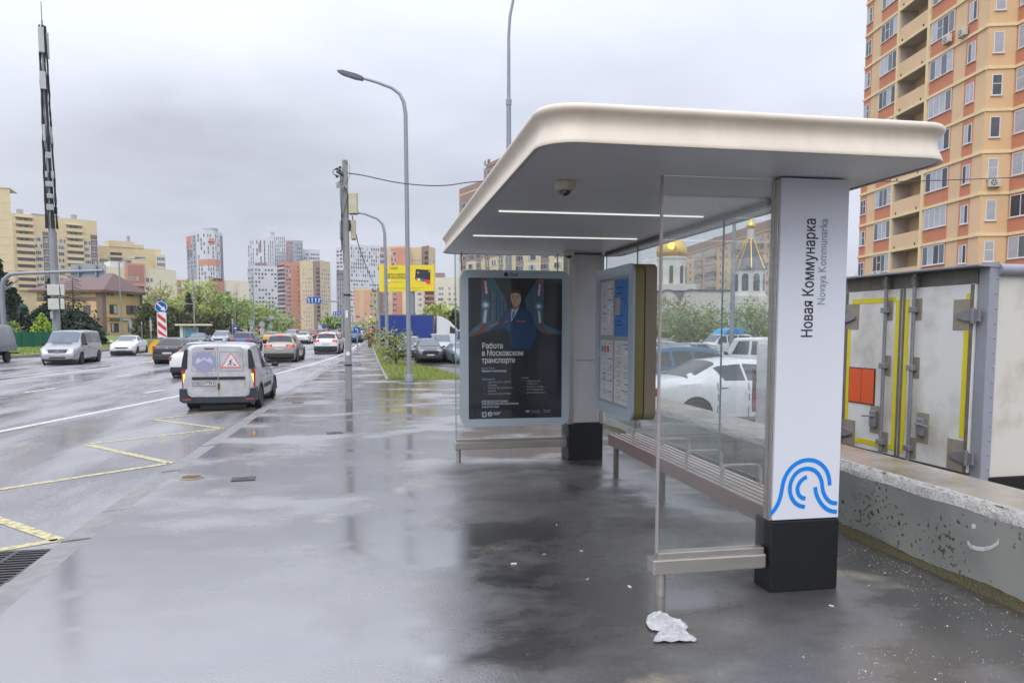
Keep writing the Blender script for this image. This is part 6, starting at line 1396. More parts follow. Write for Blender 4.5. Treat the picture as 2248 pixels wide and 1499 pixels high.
for px in (1546, 1630): m = f.mb(); m.box(f.s(px), f.s(px)+2.5, 3, 6, b.H-.05, b.H+1.6); m.build('roof_cabin', w_tan, b.t)

# ------------------------------------------------------------------ church
m_gold = M('gilded_dome', (246, 204, 96), .16, metal=1.0, var=.06, scale=1); m_chw = M('church_white_plaster', (222, 220, 214), .7, var=.05, scale=.6); m_slate = M('slate_roof', (92, 92, 104), .5, var=.1, scale=1.5); m_arched = M('church_window_dark', (74, 78, 84), .2, var=.2)
DC = 122.; k_ = DC/1628.; q = dep(1472, DC); ch = thing('church', 'white church with a large gilded dome seen through the shelter glass', 'church', (q.x, q.y, 0), -R(27)); zc = lambda y: hgt(y, DC)
r = 31*k_
mb = MB(); z0 = zc(567); hh = zc(520)-z0; mb.lathe([(r*1.0, z0), (r*1.06, z0+hh*.12), (r*1.07, z0+hh*.28), (r*1.0, z0+hh*.48), (r*.82, z0+hh*.68), (r*.5, z0+hh*.86), (r*.2, z0+hh*.97), (r*.08, z0+hh*1.05), (r*.05, z0+hh*1.2), (0, z0+hh*1.22)], 36); mb.build('dome', m_gold, ch, smooth=60)
mb = MB(); mb.lathe([(r*.98, zc(628)), (r*.98, zc(572)), (r*1.07, zc(571)), (r*1.07, zc(567)), (0, zc(566))], 32); mb.build('drum', m_chw, ch, smooth=25)
for i in range(8):
    a = R(45*i-90+4); cx_, cy_ = math.cos(a)*r*.97, math.sin(a)*r*.97; mb = MB(); mb.X = Matrix.Translation((cx_, cy_, 0)) @ Matrix.Rotation(a+R(90), 4, 'Z'); w_ = 3.9*k_; zb, zt_ = zc(624), zc(590)
    mb.prism([(-w_, zb), (w_, zb), (w_, zt_)]+[(w_*math.cos(R(t)), zt_+w_*math.sin(R(t))) for t in range(20, 180, 20)]+[(-w_, zt_)], -.14, .1, 'y'); mb.build('drum_window', m_arched, ch)
mb = MB(); mb.box(-4.2, 4.2, -4.2, 4.2, zc(641), zc(628)); mb.build('drum_base', m_chw, ch)
mb = MB(); mb.box(-5.2, 5.2, -5.2, 5.2, BZ_, zc(668)); mb.build('wall', m_chw, ch)
for sgn_, ax in ((-1, 'y'), (1, 'y'), (-1, 'x'), (1, 'x')):
    for cx_ in (-3.5, 0, 3.5):
        mb = MB(); pts = [(cx_-1.7, zc(668)), (cx_+1.7, zc(668))]+[(cx_+1.7*math.cos(R(t)), zc(668)+2.0*math.sin(R(t))) for t in range(15, 180, 15)]; d0, d1 = sorted((sgn_*5.2, sgn_*4.0)); mb.prism(pts, d0, d1, ax); mb.build('gable', m_chw, ch)
        mb = MB(); pts = [(cx_+1.85*math.cos(R(t)), zc(668)+2.2*math.sin(R(t))) for t in range(0, 181, 15)]+[(cx_+1.6*math.cos(R(t)), zc(668)+1.9*math.sin(R(t))) for t in range(180, -1, -15)]; d0, d1 = sorted((sgn_*5.35, sgn_*4.0)); mb.prism(pts, d0, d1, ax); mb.build('gable_trim', m_slate, ch)
mb = MB(); mb.add([(-4.3, -4.3, zc(645)), (4.3, -4.3, zc(645)), (4.3, 4.3, zc(645)), (-4.3, 4.3, zc(645)), (-4.9, -4.9, zc(668)), (4.9, -4.9, zc(668)), (4.9, 4.9, zc(668)), (-4.9, 4.9, zc(668))], [(0, 1, 2, 3), (0, 4, 5, 1), (1, 5, 6, 2), (2, 6, 7, 3), (3, 7, 4, 0)]); mb.build('roof', m_slate, ch)
for cx_ in (-2.6, 0, 2.6): mb = MB(); mb.box(cx_-.35, cx_+.35, -5.32, -5.1, zc(706), zc(682)); mb.build('wall_window', m_arched, ch)
DB = 112.; k_ = DB/1628.; q = dep(1643, DB); bt = thing('bell_tower', 'white bell tower with a grey tent roof and small gilded dome seen through the glass', 'bell tower', (q.x, q.y, 0), 0); zc = lambda y: hgt(y, DB)
mb = MB(); z0 = zc(506); hh = zc(484)-z0; r = 8.6*k_; mb.lathe([(r*.8, z0), (r*1.1, z0+hh*.18), (r*1.12, z0+hh*.36), (r*.8, z0+hh*.6), (r*.3, z0+hh*.82), (r*.1, z0+hh), (.04, z0+hh*1.3), (0, z0+hh*1.3)], 24); mb.build('dome', m_gold, bt, smooth=60)
mb = MB(); mb.cyl((0, 0, zc(484)), (0, 0, zc(468)), .05, n=6); mb.box(-.3, .3, -.03, .03, zc(475), zc(474)); mb.box(-.16, .16, -.03, .03, zc(472.5), zc(471.8)); mb.build('cross', m_gold, bt)
mb = MB(); mb.lathe([(7.4*k_, zc(529)), (7.4*k_, zc(506)), (0, zc(505))], 20); mb.build('neck', m_chw, bt, smooth=25)
R8 = lambda r, o=0: [(r*math.cos(R(22.5+45*i+o)), r*math.sin(R(22.5+45*i+o))) for i in range(8)]
ro, ri = 38*k_, 6.5*k_; mb = MB(); mb.add([(x, y, zc(594)) for x, y in R8(ro)]+[(x, y, zc(527)) for x, y in R8(ri)], [(i, (i+1) % 8, 8+(i+1) % 8, 8+i) for i in range(8)]+[tuple(range(8))]); mb.build('tent_roof', m_slate, bt)
for i in range(8):
    a, c = R8(ro*1.005)[i], R8(ri)[i]; mb = MB(); mb.cyl((a[0], a[1], zc(593)), (c[0], c[1], zc(526)), .085, n=6); mb.build('gilded_rib', m_gold, bt)
mb = MB(); mb.prism(R8(33*k_), zc(646), zc(594)); mb.build('belfry', m_chw, bt); mb = MB(); mb.prism(R8(35.5*k_), zc(652), zc(645)); mb.build('cornice', m_chw, bt)
for i in range(8):
    a = R(45*i+45+22.5-22.5); rr = 33*k_*math.cos(R(22.5)); mb = MB(); mb.X = Matrix.Translation((math.cos(a)*rr, math.sin(a)*rr, 0)) @ Matrix.Rotation(a+R(90), 4, 'Z'); w_ = 7*k_; zb, zt_ = zc(640), zc(610)
    mb.prism([(-w_, zb), (w_, zb), (w_, zt_)]+[(w_*math.cos(R(t)), zt_+w_*math.sin(R(t))) for t in range(20, 180, 20)]+[(-w_, zt_)], -.06, .06, 'y'); mb.build('arched_opening', m_arched, bt)
mb = MB(); mb.box(-3.6, 3.6, -3.0, 3.6, BZ_, zc(652)); mb.build('wall', m_chw, bt)
mb = MB(); mb.box(-9, -3.6, -1.0, 3, BZ_, zc(641)); mb.build('nave_wall', m_chw, bt)
mb = MB(); mb.box(-9.1, -3.6, -1.2, 3.1, zc(641), zc(638)); mb.build('nave_cornice', m_slate, bt)
# ------------------------------------------------------------------ poles, masts, signs
m_conc = M('pole_concrete', (150, 150, 148), .8, var=.12, scale=6, bump=.3, bscale=50, stretch=(1, 1, .3)); m_galv = M('galvanised_grey', (146, 150, 158), .45, metal=.3, var=.06, scale=2); m_cable = M('black_cable', (30, 31, 34), .6, var=.1)
m_ant = M('antenna_grey', (188, 192, 192), .5, var=.05); m_boxg = M('grey_equipment_box', (172, 174, 178), .5, var=.08); m_boxy = M('weathered_cream_box', (198, 190, 164), .55, var=.1, scale=6); m_signw = M('sign_white_sheet', (224, 226, 230), .4, var=.02); m_signb = M('sign_blue_sheet', (24, 84, 170), .4, var=.05); m_lime = M('lime_sign_border', (170, 214, 70), .4, var=.03); m_signback = M('sign_back_grey', (160, 166, 174), .45, metal=.3, var=.05); m_sred = M('sign_red_sheet', (208, 66, 56), .4, var=.04)
class Spot:
    """a thing facing the camera at column px, D metres away; X right, Z up in metres, from pixels"""
    def __init__(s, px, D, z=0.0, base_y=None):
        s.p = dep(px, D); s.D = D; vd = Vector((s.p.x, s.p.y, 0)).normalized(); s.rot = math.atan2(-vd.x, vd.y); s.z0 = z; s.u = Vector((vd.y, -vd.x, 0))
    @property
    def loc(s): return (s.p.x, s.p.y, s.z0)
    def at(s, px, y, off=0.0):
        a, z = onplane(px, y, s.p, s.p+s.u); return a, z-s.z0
# antenna mast
S = Spot(124, 56, 0); ms = thing('antenna_mast', 'tall mobile antenna mast wrapped in cables with panels and boxes', 'antenna mast', S.loc, S.rot)
xa, zt_ = S.at(93, 45); mb = MB(); mb.tube([(0, 0, 0), (0, 0, 9), (0, 0, 15), (0, 0, zt_-1.0), (0, 0, zt_)], [.30, .24, .18, .1, .06], 12); mb.build('shaft', m_galv, ms, smooth=True)
mb = MB(); mb.tube([(0, 0, zt_), (0, 0, zt_+1.3)], .025, 6); mb.build('lightning_rod', m_cable, ms)
rs = random.Random(5); mb = MB()
for i in range(8):
    a0 = rs.uniform(-1.4, 1.4); pts = []
    for q in range(22): z_ = 9+(zt_-9.4)*q/21; r_ = (.28-.17*(q/21))+.05+rs.uniform(0, .07); a = a0+rs.uniform(-.15, .15)-1.57; pts.append((math.cos(a)*r_, math.sin(a)*r_, z_))
    mb.tube(pts, .06, 5)
mb.build('cable_bundle', m_cable, ms)
for (x0, x1, y0, y1, m_, nm, dy) in ((84, 97, 63, 120, m_ant, 'antenna_panel', -.3), (101, 108, 72, 130, m_ant, 'antenna_panel', .1), (88, 101, 160, 200, m_ant, 'antenna_panel', -.3), (102, 109, 165, 206, m_galv, 'antenna_panel', .1), (94, 100, 275, 312, m_ant, 'antenna_panel', -.15), (106, 115, 280, 318, m_galv, 'antenna_panel', -.1), (100, 113, 336, 351, m_boxg, 'radio_box', -.3), (99, 105, 378, 392, m_boxg, 'radio_box', -.3), (112, 119, 378, 394, m_boxg, 'radio_box', -.25), (100, 117, 400, 413, m_boxg, 'radio_box', -.35), (103, 116, 427, 438, m_boxg, 'radio_box', -.35), (102, 118, 450, 464, m_boxg, 'radio_box', -.35), (116, 126, 455, 470, m_cable, 'radio_box', .1)):
    a, z1 = S.at(x0, y0); c, z0 = S.at(x1, y1); a2, _ = S.at(x0, (y0+y1)/2); c2, _ = S.at(x1, (y0+y1)/2)
    lean = (93+(124-93)*((y0+y1)/2-45)/(716-45)-124)*S.D/1628
    mb = MB(); mb.cbox(a2, c2, dy-.18, dy, z0, z1, .03); mb.tube([((a2+c2)/2, dy, (z0+z1)/2+.2), (0, 0, (z0+z1)/2+.2)], .04, 5); mb.build(nm, m_, ms)
for (x0, x1, y0, y1) in ((103, 131, 625, 649), (132, 142, 626, 649), (105, 130, 656, 680), (132, 142, 656, 679)):
    a, z1 = S.at(x0, y0); c, z0 = S.at(x1, y1); mb = MB(); mb.cbox(a, c, -.75, -.3, z0, z1, .03); mb.build('equipment_cabinet', M('white_cabinet', (206, 206, 204), .5, var=.05), ms)
a, z1 = S.at(110, 684); c, z0 = S.at(117, 700); mb = MB(); mb.cbox(a, c, -.6, -.35, z0, z1, .02); mb.build('small_cabinet', m_boxg, ms)
# gantry with a sign seen from behind, left edge
Gp = gnd(12, 788, 0); gt = thing('sign_gantry', 'curved grey sign gantry at the left edge reaching over the road', 'gantry', (Gp.x, Gp.y, 0), -.10); zA = hgt(609, 42.5)
mb = MB(); mb.tube([(0, 0, 0), (0, 0, zA-.9), (.12, 0, zA-.35), (.45, 0, zA-.06), (.9, 0, zA), (3.2, 0, zA+.10), (5.2, 0, zA+.18)], [.14, .13, .12, .11, .1, .09, .07], 10); mb.tube([(.0, 0, zA-1.0), (.9, 0, zA-.3)], .04, 6); mb.build('mast_arm', m_galv, gt, smooth=True)
mb = MB(); mb.box(3.5, 5.3, .12, .16, zA-.2, zA+.5); sb_ = mb.build('sign_panel', m_signback, gt); 
mb = MB(); mb.box(3.9, 3.98, -.03, .12, zA-.15, zA+.45); mb.box(4.8, 4.88, -.03, .12, zA-.15, zA+.45); mb.build('bracket', m_galv, gt)
# concrete utility pole
up_ = thing('utility_pole', 'grey concrete utility pole with cable loops and equipment boxes on the sidewalk', 'utility pole', (-.72, 18.3, 0), -R(10)); D_ = 17.9; zp = lambda y: hgt(y, D_); xp = lambda px, y: (px-(758+(765-758)*(y-360)/513))*D_/1628
mb = MB(); mb.tube([(0, 0, -.05), (0, 0, zp(720)), (0, 0, zp(360))], [.088, .080, .066], 8); mb.build('shaft', m_conc, up_, smooth=20)
for (x0, x1, y0, y1, m_, y_) in ((767, 785, 430, 474, m_boxy, .0), (745, 756, 488, 527, m_boxg, .12), (769, 778.5, 486, 527, m_boxy, .12)):
    mb = MB(); mb.cbox(xp(x0, y0), xp(x1, y0), y_-.1, y_+.06, zp(y1), zp(y0), .012); bx_ = mb.build('equipment_box', m_, up_)
    mb = MB(); mb.box(xp(x0, y0)+.01, xp(x1, y0)-.01, y_-.07, y_+.05, zp(y1)-.012, zp(y1)+.01); mb.build('rusty_underside', m_rust, bx_)
mb = MB(); mb.cyl((.0, -.07, zp(418)), (.02, -.2, zp(420)), .038, n=12); mb.build('bullet_camera', m_signw, up_, smooth=30); mb = MB(); mb.cyl((.02, -.2, zp(420)), (.02, -.206, zp(420)), .028, n=12); mb.build('camera_lens', m_cable, up_)
mb = MB(); mb.lathe([(0, zp(420)), (.035, zp(418)), (.045, zp(412)), (.04, zp(407)), (0, zp(405))], 12, 'z', (-.17, -.05, 0)); mb.tube([(-.16, -.05, zp(407)), (-.08, -.02, zp(403))], .018, 6); mb.build('dome_camera', m_boxg, up_, smooth=True)
mb = MB(); rs = random.Random(9)
for i in range(4):
    x0_ = xp(750+i*1.2, 400); mb.tube([(x0_+rs.uniform(-.01, .01), -.09-rs.uniform(0, .02), zp(y)) for y in range(385, 560+i*8, 28)], .007, 4)
for i in range(3): c0 = (xp(740+i*3, 385), -.05, zp(386)); mb.tube([(c0[0]+math.cos(t*.45)*(.08+.03*i), c0[1], c0[2]+math.sin(t*.45)*(.06+.02*i)) for t in range(15)], .006, 4)
mb.tube([(0, -.08, zp(362)), (.12, -.05, zp(372)), (.13, -.05, zp(392)), (.02, -.08, zp(412))], .006, 4); mb.tube([(.04, -.09, zp(420)), (.07, -.1, zp(440)), (-.05, -.1, zp(480)), (-.1, -.06, zp(500))], .008, 4)
for i in range(5): mb.tube([(xp(767+i*.8, 500), -.09, zp(488)), (xp(769+i, 505), -.11, zp(500)), (xp(768+i*.7, 505), -.1, zp(512))], .01, 4)
mb.build('cables', m_cable, up_, kind='stuff')
for i in range(7): mb = MB(); x_ = xp(747+rs.uniform(-5, 7), 385); z_ = zp(376+i*3.2); mb.cbox(x_-.03, x_+.02, -.1, -.04, z_-.03, z_+.02, .006); mb.build('cable_clamp', m_cable, up_)
for y_ in (648, 801): mb = MB(); mb.lathe([(.086, zp(y_)-.02), (.092, zp(y_)-.015), (.092, zp(y_)+.015), (.086, zp(y_)+.02)], 10); mb.build('steel_band', m_cable, up_)
mb = MB(); mb.box(-.03, .03, -.093, -.088, zp(698), zp(682)); mb.build('paper_sticker', m_signw, up_); mb = MB(); mb.lathe([(.055, 0), (.055, -.004)], 16, 'y', (.01, -.089, zp(776))); mb.build('round_sticker', m_signw, up_)
def wire(name, label, pts, r=.012, n=24):
    P3 = [Vector((dep(px, D).x, dep(px, D).y, 0))+Vector((0, 0, onplane(px, y, dep(px, D), dep(px, D)+RT)[1])) for px, y, D in pts]; q = []
    for i in range(len(P3)-1):
        p0, p1, p2, p3 = P3[max(i-1, 0)], P3[i], P3[i+1], P3[min(i+2, len(P3)-1)]
        for k in range(6): t = k/6; q.append(.5*((2*p1)+(-p0+p2)*t+(2*p0-5*p1+4*p2-p3)*t*t+(-p0+3*p1-3*p2+p3)*t**3))
    q.append(P3[-1]); mb = MB(); mb.tube(q, r, 5); return tag(mb.build(name, M('wire_dark', (74, 68, 74), .6, var=.1)), label, 'cable')
wire('overhead_cable', 'twisted overhead cable sagging from the concrete pole behind the shelter roof', [(764, 380, 18.0), (800, 385, 18), (870, 400, 18.1), (930, 407, 18.2), (985, 407, 18.4), (1065, 398, 18.6), (1300, 392, 19), (1700, 398, 20), (1885, 399, 21), (2060, 396, 22), (2300, 386, 23)], .013)
wire('guy_cable', 'thin slack cable running from the concrete pole down to the far lamp post', [(777, 474, 18.0), (792, 545, 22), (808, 590, 28), (828, 640, 50)], .014)
mb = MB(); mb.cbox(-.03, .03, -.03, .03, -.03, .03, .01)
# street lamps
def lamp(name, label, base, px_arm, D, pts, r0, head, group='street lamps along the sidewalk', collar=True):
    t = thing(name, label, 'street lamp', (base[0], base[1], base[2] if len(base) > 2 else 0), -YAW, group); z = lambda y: hgt(y, D)-(base[2] if len(base) > 2 else 0)
    bx = px_arm; P = [((px-bx)*D/1628, 0, z(y)) for px, y in pts]; n = len(P)
    mb = MB(); mb.tube([(0, 0, -.02)]+[(0, 0, 1.5)]+P, [r0, r0*.95]+[r0*(.85-.4*i/n) for i in range(n)], 12); mb.build('shaft', m_galv, t, smooth=True)
    if collar: mb = MB(); mb.lathe([(r0*1.9, -.02), (r0*1.9, .17), (r0*1.75, .2), (r0, .2)], 16); mb.build('base_collar', m_galv, t, smooth=30)
    if head:
        (x0, y0), (x1, y1), th = head; a = Vector(((x0-bx)*D/1628, 0, z(y0))); c = Vector(((x1-bx)*D/1628, 0, z(y1))); d = (c-a); L_ = d.length; ang = math.atan2(d.z, d.x)
        mb = MB(); mb.X = Matrix.Translation(a) @ Matrix.Rotation(-ang, 4, 'Y'); mb.prism([(0, -th*.3), (L_*.25, -th*.5), (L_*.8, -th*.45), (L_, 0), (L_*.8, th*.35), (L_*.3, th*.5), (0, th*.3)], -.13, .13, 'y'); mb.build('lamp_head', M('lamp_head_grey', (96, 100, 108), .4, metal=.3, var=.05), t)
    return t
lamp('street_lamp', 'tall grey street lamp with a curved arm standing on the grass verge', (.95, 23.7, .02), 898, 23.5, [(897, 400), (896.5, 262), (893, 238), (885, 221), (868, 208), (835, 196), (803, 187)], .078, ((806, 189), (752, 174), .13))
lamp('street_lamp', 'second thinner street lamp with a curved arm farther along the verge', (.45, 39.5, 0), 849, 39, [(848, 600), (847, 515), (843, 496), (832, 484), (806, 474), (790, 471)], .10, ((792, 472), (768, 470), .14))
for (px, D, y1, lb, dx) in ((833, 62, 640, 'third street lamp down the sidewalk beside the blue lorry', 0), (826, 92, 672, 'distant street lamp behind the blue lorry end', 0)):
    q = dep(px, D); lamp('street_lamp', lb, (q.x, q.y, 0), px, D, [(px, y1+30), (px, y1+8), (px-2, y1+2), (px-8, y1)], .07, ((px-7, y1), (px-15, y1-1), .2), collar=False)
q = dep(800, 110); lamp('street_lamp', 'far pale street lamp with a short curved arm in front of the orange building', (q.x, q.y, 0), 799, 110, [(799, 720), (798, 703), (795, 697), (788, 695)], .08, ((789, 695), (780, 696), .25), collar=False)
q = dep(1117, 30); lamp('lighting_mast', 'very tall grey lighting mast rising behind the shelter roof out of the picture', (q.x, q.y, ZL), 1117, 30, [(1117, 560), (1117, 232)], .14, None, group=None, collar=True)
mo = bpy.data.objects['lighting_mast']; mb = MB(); z = lambda y: hgt(y, 30)-ZL; mb.tube([(0, 0, z(236)), (0, 0, z(100)), (.05, 0, z(60)), (.2, 0, z(20)), (.5, 0, z(-30)), (1.0, 0, z(-60)), (2.2, 0, z(-85))], [.07, .06, .055, .055, .05, .05, .05], 10); mb.build('upper_arm', m_galv, mo, smooth=True); mb = MB(); mb.lathe([(.085, z(246)), (.11, z(244)), (.11, z(232)), (.07, z(229))], 14); mb.build('joint_sleeve', m_galv, mo, smooth=30)
q = dep(1607, 42); lamp('lighting_pole', 'grey-blue pole standing among the parked cars behind the glass', (q.x, q.y, ZL), 1607, 42, [(1607, 700), (1607, 420)], .14, None, group=None, collar=False)
# yellow bollard with arrow and chevron signs on the island
pa = gnd(355, 779, ZR); ar = thing('arrow_sign', 'round blue keep-right arrow sign over a red and white striped board', 'road sign', (pa.x, pa.y, ZR), -R(-14)); DA = 51.2; zz_ = lambda y: hgt(y, DA)-ZR; xx_ = lambda px: (px-357)*DA/1628
for x_ in (353, 363): mb = MB(); mb.cyl((xx_(x_), .03, 0), (xx_(x_), .03, zz_(690)), .03, n=8); mb.build('post', m_galv, ar)
mb = MB(); mb.lathe([(.37, -.02), (.37, 0)], 28, 'y', (xx_(359), 0, zz_(676))); dk_ = mb.build('arrow_disc', m_signb, ar); mb = MB()
cx_, cz_ = xx_(359), zz_(676); mb.add([(cx_+x, -.024, cz_+z_) for x, z_ in ((-.26, .20), (-.20, .26), (.10, -.03), (.19, .06), (.24, -.24), (-.06, -.19), (.03, -.10))], [(0, 1, 2, 6), (3, 4, 5)]); mb.build('white_arrow', m_signw, dk_); mb = MB(); mb.grid([[(cx_+r_*math.cos(R(12*i)), -.0235, cz_+r_*math.sin(R(12*i))) for r_ in (.335, .37)] for i in range(31)]); mb.build('white_rim', m_signw, dk_)
mb = MB(); x0, x1, z0, z1 = xx_(350.5), xx_(368.5), zz_(740), zz_(687.5); mb.box(x0, x1, -.02, 0, z0, z1); bd_ = mb.build('striped_board', m_signw, ar)
w_ = x1-x0; st_ = (z1-z0)/3.1
for i in range(4):
    zb_ = z1-st_*(i)-.02; pts = [(x0+.04, zb_), (x0+.04, zb_-st_*.52), (x1-.04, zb_-st_*.52-w_*.75), (x1-.04, zb_-w_*.75)]; pts = [(x, min(max(z_, z0+.03), z1-.03)) for x, z_ in pts]; mb = MB(); mb.add([(x, -.0225, z_) for x, z_ in pts], [(0, 1, 2, 3)]); mb.build('red_stripe', m_sred, bd_)
pb = gnd(352, 780, ZR); bo = thing('island_bollard', 'yellow rounded plastic traffic island bollard left of the black hatchback', 'bollard', (pb.x-.05, pb.y+.1, ZR), 0); mb = MB(); P = []
for i in range(13): a = R(180*i/12); P.append([(-.62*math.cos(a), y_, max(0, 1.0*math.sin(a)**.6)+0) for y_ in (-.25, .25)])
mb.grid(P); mb.add([(p[0][0], -.25, p[0][2]) for p in P], [tuple(range(13))]); mb.add([(p[1][0], .25, p[1][2]) for p in P], [tuple(range(13))]); mb.build('shell', M('yellow_plastic', (232, 178, 48), .4, var=.05), bo, smooth=30); mb = MB(); mb.lathe([(.2, -.26), (.2, -.252)], 18, 'y', (.1, 0, .55)); mb.build('blue_disc', m_signb, bo)
mb = MB(); mb.cbox(-1.2, 1.0, -.6, 6, -.02, .14, .05); isl = mb.build('traffic_island', m_kerb); isl.location = (pb.x-.1, pb.y, ZR); isl['kind'] = 'structure'
# small posts, lamps and signs across the road
def pole(name, label, px, D, y0, y1, r=.05, cat='pole', group=None, arm=None):
    q = dep(px, D); t = thing(name, label, cat, (q.x, q.y, -.1), -math.atan2(q.x, q.y), group); mb = MB(); zt = hgt(y1, D)+.1; mb.tube([(0, 0, 0), (0, 0, zt)], [r, r*.7], 8); mb.build('post', m_galv, t, smooth=True); return t, (lambda p, y: ((p-px)*D/1628, hgt(y, D)+.1))
def plate_on(t, f, x0, x1, y0, y1, mat, name='sign_plate', off=-.06, th=.02):
    a, z1 = f(x0, y0); c, z0 = f(x1, y1); mb = MB(); mb.box(a, c, off-th, off, z0, z1); return mb.build(name, mat, t), (a, c, z0, z1, off-th)
def ped(t, f, x0, x1, y0, y1):
    o, (a, c, z0, z1, y_) = plate_on(t, f, x0, x1, y0, y1, m_lime); w = c-a; e = w*.14; mb = MB(); mb.box(a+e, c-e, y_-.01, y_-.002, z0+e, z1-e); mb.build('blue_square', m_signb, o); mb = MB(); cx = (a+c)/2; cz = (z0+z1)/2; mb.add([(cx-w*.3, y_-.014, cz-w*.27), (cx+w*.3, y_-.014, cz-w*.27), (cx, y_-.014, cz+w*.3)], [(0, 1, 2)]); mb.build('white_triangle', m_signw, o)
    mb = MB(); mb.box(cx-w*.04, cx+w*.04, y_-.02, y_-.016, cz-w*.15, cz+w*.12); mb.box(cx-w*.14, cx+w*.14, y_-.02, y_-.016, cz-w*.25, cz-w*.17); mb.build('walker_pictogram', m_trim, o)
t, f = pole('street_lamp', 'slim street lamp in front of the brown-roofed house', 267, 78, 755, 577, .09, 'street lamp'); mb = MB(); mb.tube([(0, 0, f(267, 578)[1]), (.5, 0, f(0, 571)[1]), (2.2, 0, f(0, 566)[1])], .05, 6); mb.build('arm', m_galv, t); mb = MB(); mb.cbox(1.5, 2.5, -.12, .12, f(0, 567)[1], f(0, 563)[1], .04); mb.build('lamp_head', m_galv, t)
t, f = pole('sign_post', 'sign post with a white plate in front of the house wall', 285, 68, 760, 702, .05, 'road sign'); plate_on(t, f, 283, 289, 704, 720, m_signback)
t, f = pole('street_lamp', 'slim street lamp with a short arm beside the far bus stop', 427, 90, 748, 520 if False else 600, .09, 'street lamp'); mb = MB(); mb.tube([(0, 0, f(0, 668)[1]), (-.9, 0, f(0, 667)[1])], .05, 6); mb.build('arm', m_galv, t); 
t, f = pole('sign_post', 'thin grey post beside the black hatchback and hedge', 331, 66, 765, 696, .06, 'post'); plate_on(t, f, 329, 333, 703, 727, m_boxg)
t, f = pole('sign_post', 'thin short post at the hedge between house and arrow sign', 311, 70, 765, 706, .045, 'post'); plate_on(t, f, 309.5, 312.5, 706, 712, m_signback)
t, f = pole('bus_stop_sign', 'blue and white bus stop flag sign in front of the black fence', 516.5, 84, 750, 660, .055, 'bus stop sign'); o, bx_ = plate_on(t, f, 512, 521, 717, 727, m_signb); mb = MB(); mb.box(bx_[0]+.1, bx_[1]-.1, bx_[4]-.01, bx_[4]-.002, bx_[2]+.28, bx_[2]+.42); mb.build('white_bus_pictogram', m_signw, o)
t, f = pole('sign_post', 'thin grey post with a small box left of the bus stop sign', 510.5, 92, 750, 698, .06, 'post'); plate_on(t, f, 509, 512.5, 700, 712, m_boxg)
t, f = pole('crossing_sign', 'lime-bordered pedestrian crossing sign left of the round sign', 552, 96, 748, 690, .09, 'road sign', 'pedestrian crossing signs'); ped(t, f, 547, 556.5, 703, 713); plate_on(t, f, 549, 555, 715, 722, m_boxg)
t, f = pole('crossing_sign', 'lime-bordered pedestrian crossing sign right of the round sign', 595, 98, 748, 690, .09, 'road sign', 'pedestrian crossing signs'); ped(t, f, 590, 598.5, 711, 720); plate_on(t, f, 592, 602, 692, 701, m_signback, 'back_plate'); plate_on(t, f, 588, 600, 727, 730, m_boxg, 'small_plate')
mb = MB(); mb.tube([(-2.6, 0, f(0, 697)[1]), (4.2, 0, f(0, 700)[1])], .05, 6); mb.build('cross_arm', m_galv, t)
t, f = pole('round_sign', 'round grey sign seen from behind on a wide grey column', 575, 92, 748, 722, .06, 'road sign'); a, z_ = f(575, 712); mb = MB(); mb.lathe([(.36, -.1), (.36, -.06)], 20, 'y', (0, 0, z_)); mb.build('sign_disc', m_signback, t); mb = MB(); mb.cbox(-.24, .28, -.05, .25, .1, f(0, 720)[1], .04); mb.build('column', m_boxg, t)
t, f = pole('street_lamp', 'thin tall lamp pole between the two crossing signs', 558, 100, 748, 600, .08, 'street lamp'); mb = MB(); mb.box(-.6, 0, -.05, .05, f(0, 602)[1], f(0, 601)[1]); mb.build('arm', m_galv, t)
t, f = pole('street_lamp', 'thin lamp pole in front of the green trees left of the orange block', 613, 130, 748, 708, .09, 'street lamp'); mb = MB(); mb.tube([(0, 0, f(0, 709)[1]), (2.0, 0, f(0, 705)[1])], .06, 6); mb.build('arm', m_galv, t); mb = MB(); mb.lathe([(.3, -.1), (.3, -.05)], 14, 'y', (1.1, 0, f(0, 733)[1])); mb.tube([(1.1, 0, 0), (1.1, 0, f(0, 735)[1])], .05, 6); mb.build('small_round_sign', m_signback, t)
m_lred = M('traffic_light_red', (255, 70, 60), .3, var=0, emit=1.6); m_lgrn = M('traffic_light_green', (40, 214, 170), .3, var=0, emit=1.6)
def tlight(name, label, px, D, y, on, extra=None):
    t, f = pole(name, label, px, D, 745, y-4, .07, 'traffic light', 'traffic lights down the road'); mb = MB(); z_ = f(0, y)[1]; mb.cbox(-.18, .18, -.28, -.04, z_-.5, z_+.5, .03); o = mb.build('housing', m_trim, t)
    for q, (m_, k) in enumerate(on): mb = MB(); mb.lathe([(.13, -.31), (.13, -.285)], 14, 'y', (k[0], 0, z_+k[1])); mb.build('lens', m_, o)
    return t, f
tlight('traffic_light', 'traffic light showing red beside the grey column', 570.5, 93, 726, [(m_lred, (0, .1))])
tlight('traffic_light', 'traffic light with a green lens left of the concrete pole, lower one', 712.5, 118, 731, [(m_lgrn, (.0, .05)), (m_lred, (-.0, .34))]); 
t, f = tlight('traffic_light', 'hanging traffic light with red and green lenses under the second lane sign', 752, 150, 701, [(m_lgrn, (.0, -.2)), (m_lred, (-.0, .3))])
tlight('traffic_light', 'traffic light showing green below the crossing sign beyond the lorry', 814.5, 84, 728, [(m_lgrn, (.0, -.1)), (m_lred, (0, .24))])
tlight('traffic_light', 'small distant green traffic light right of the blue turn sign', 796, 120, 736, [(m_lgrn, (.0, .0))])
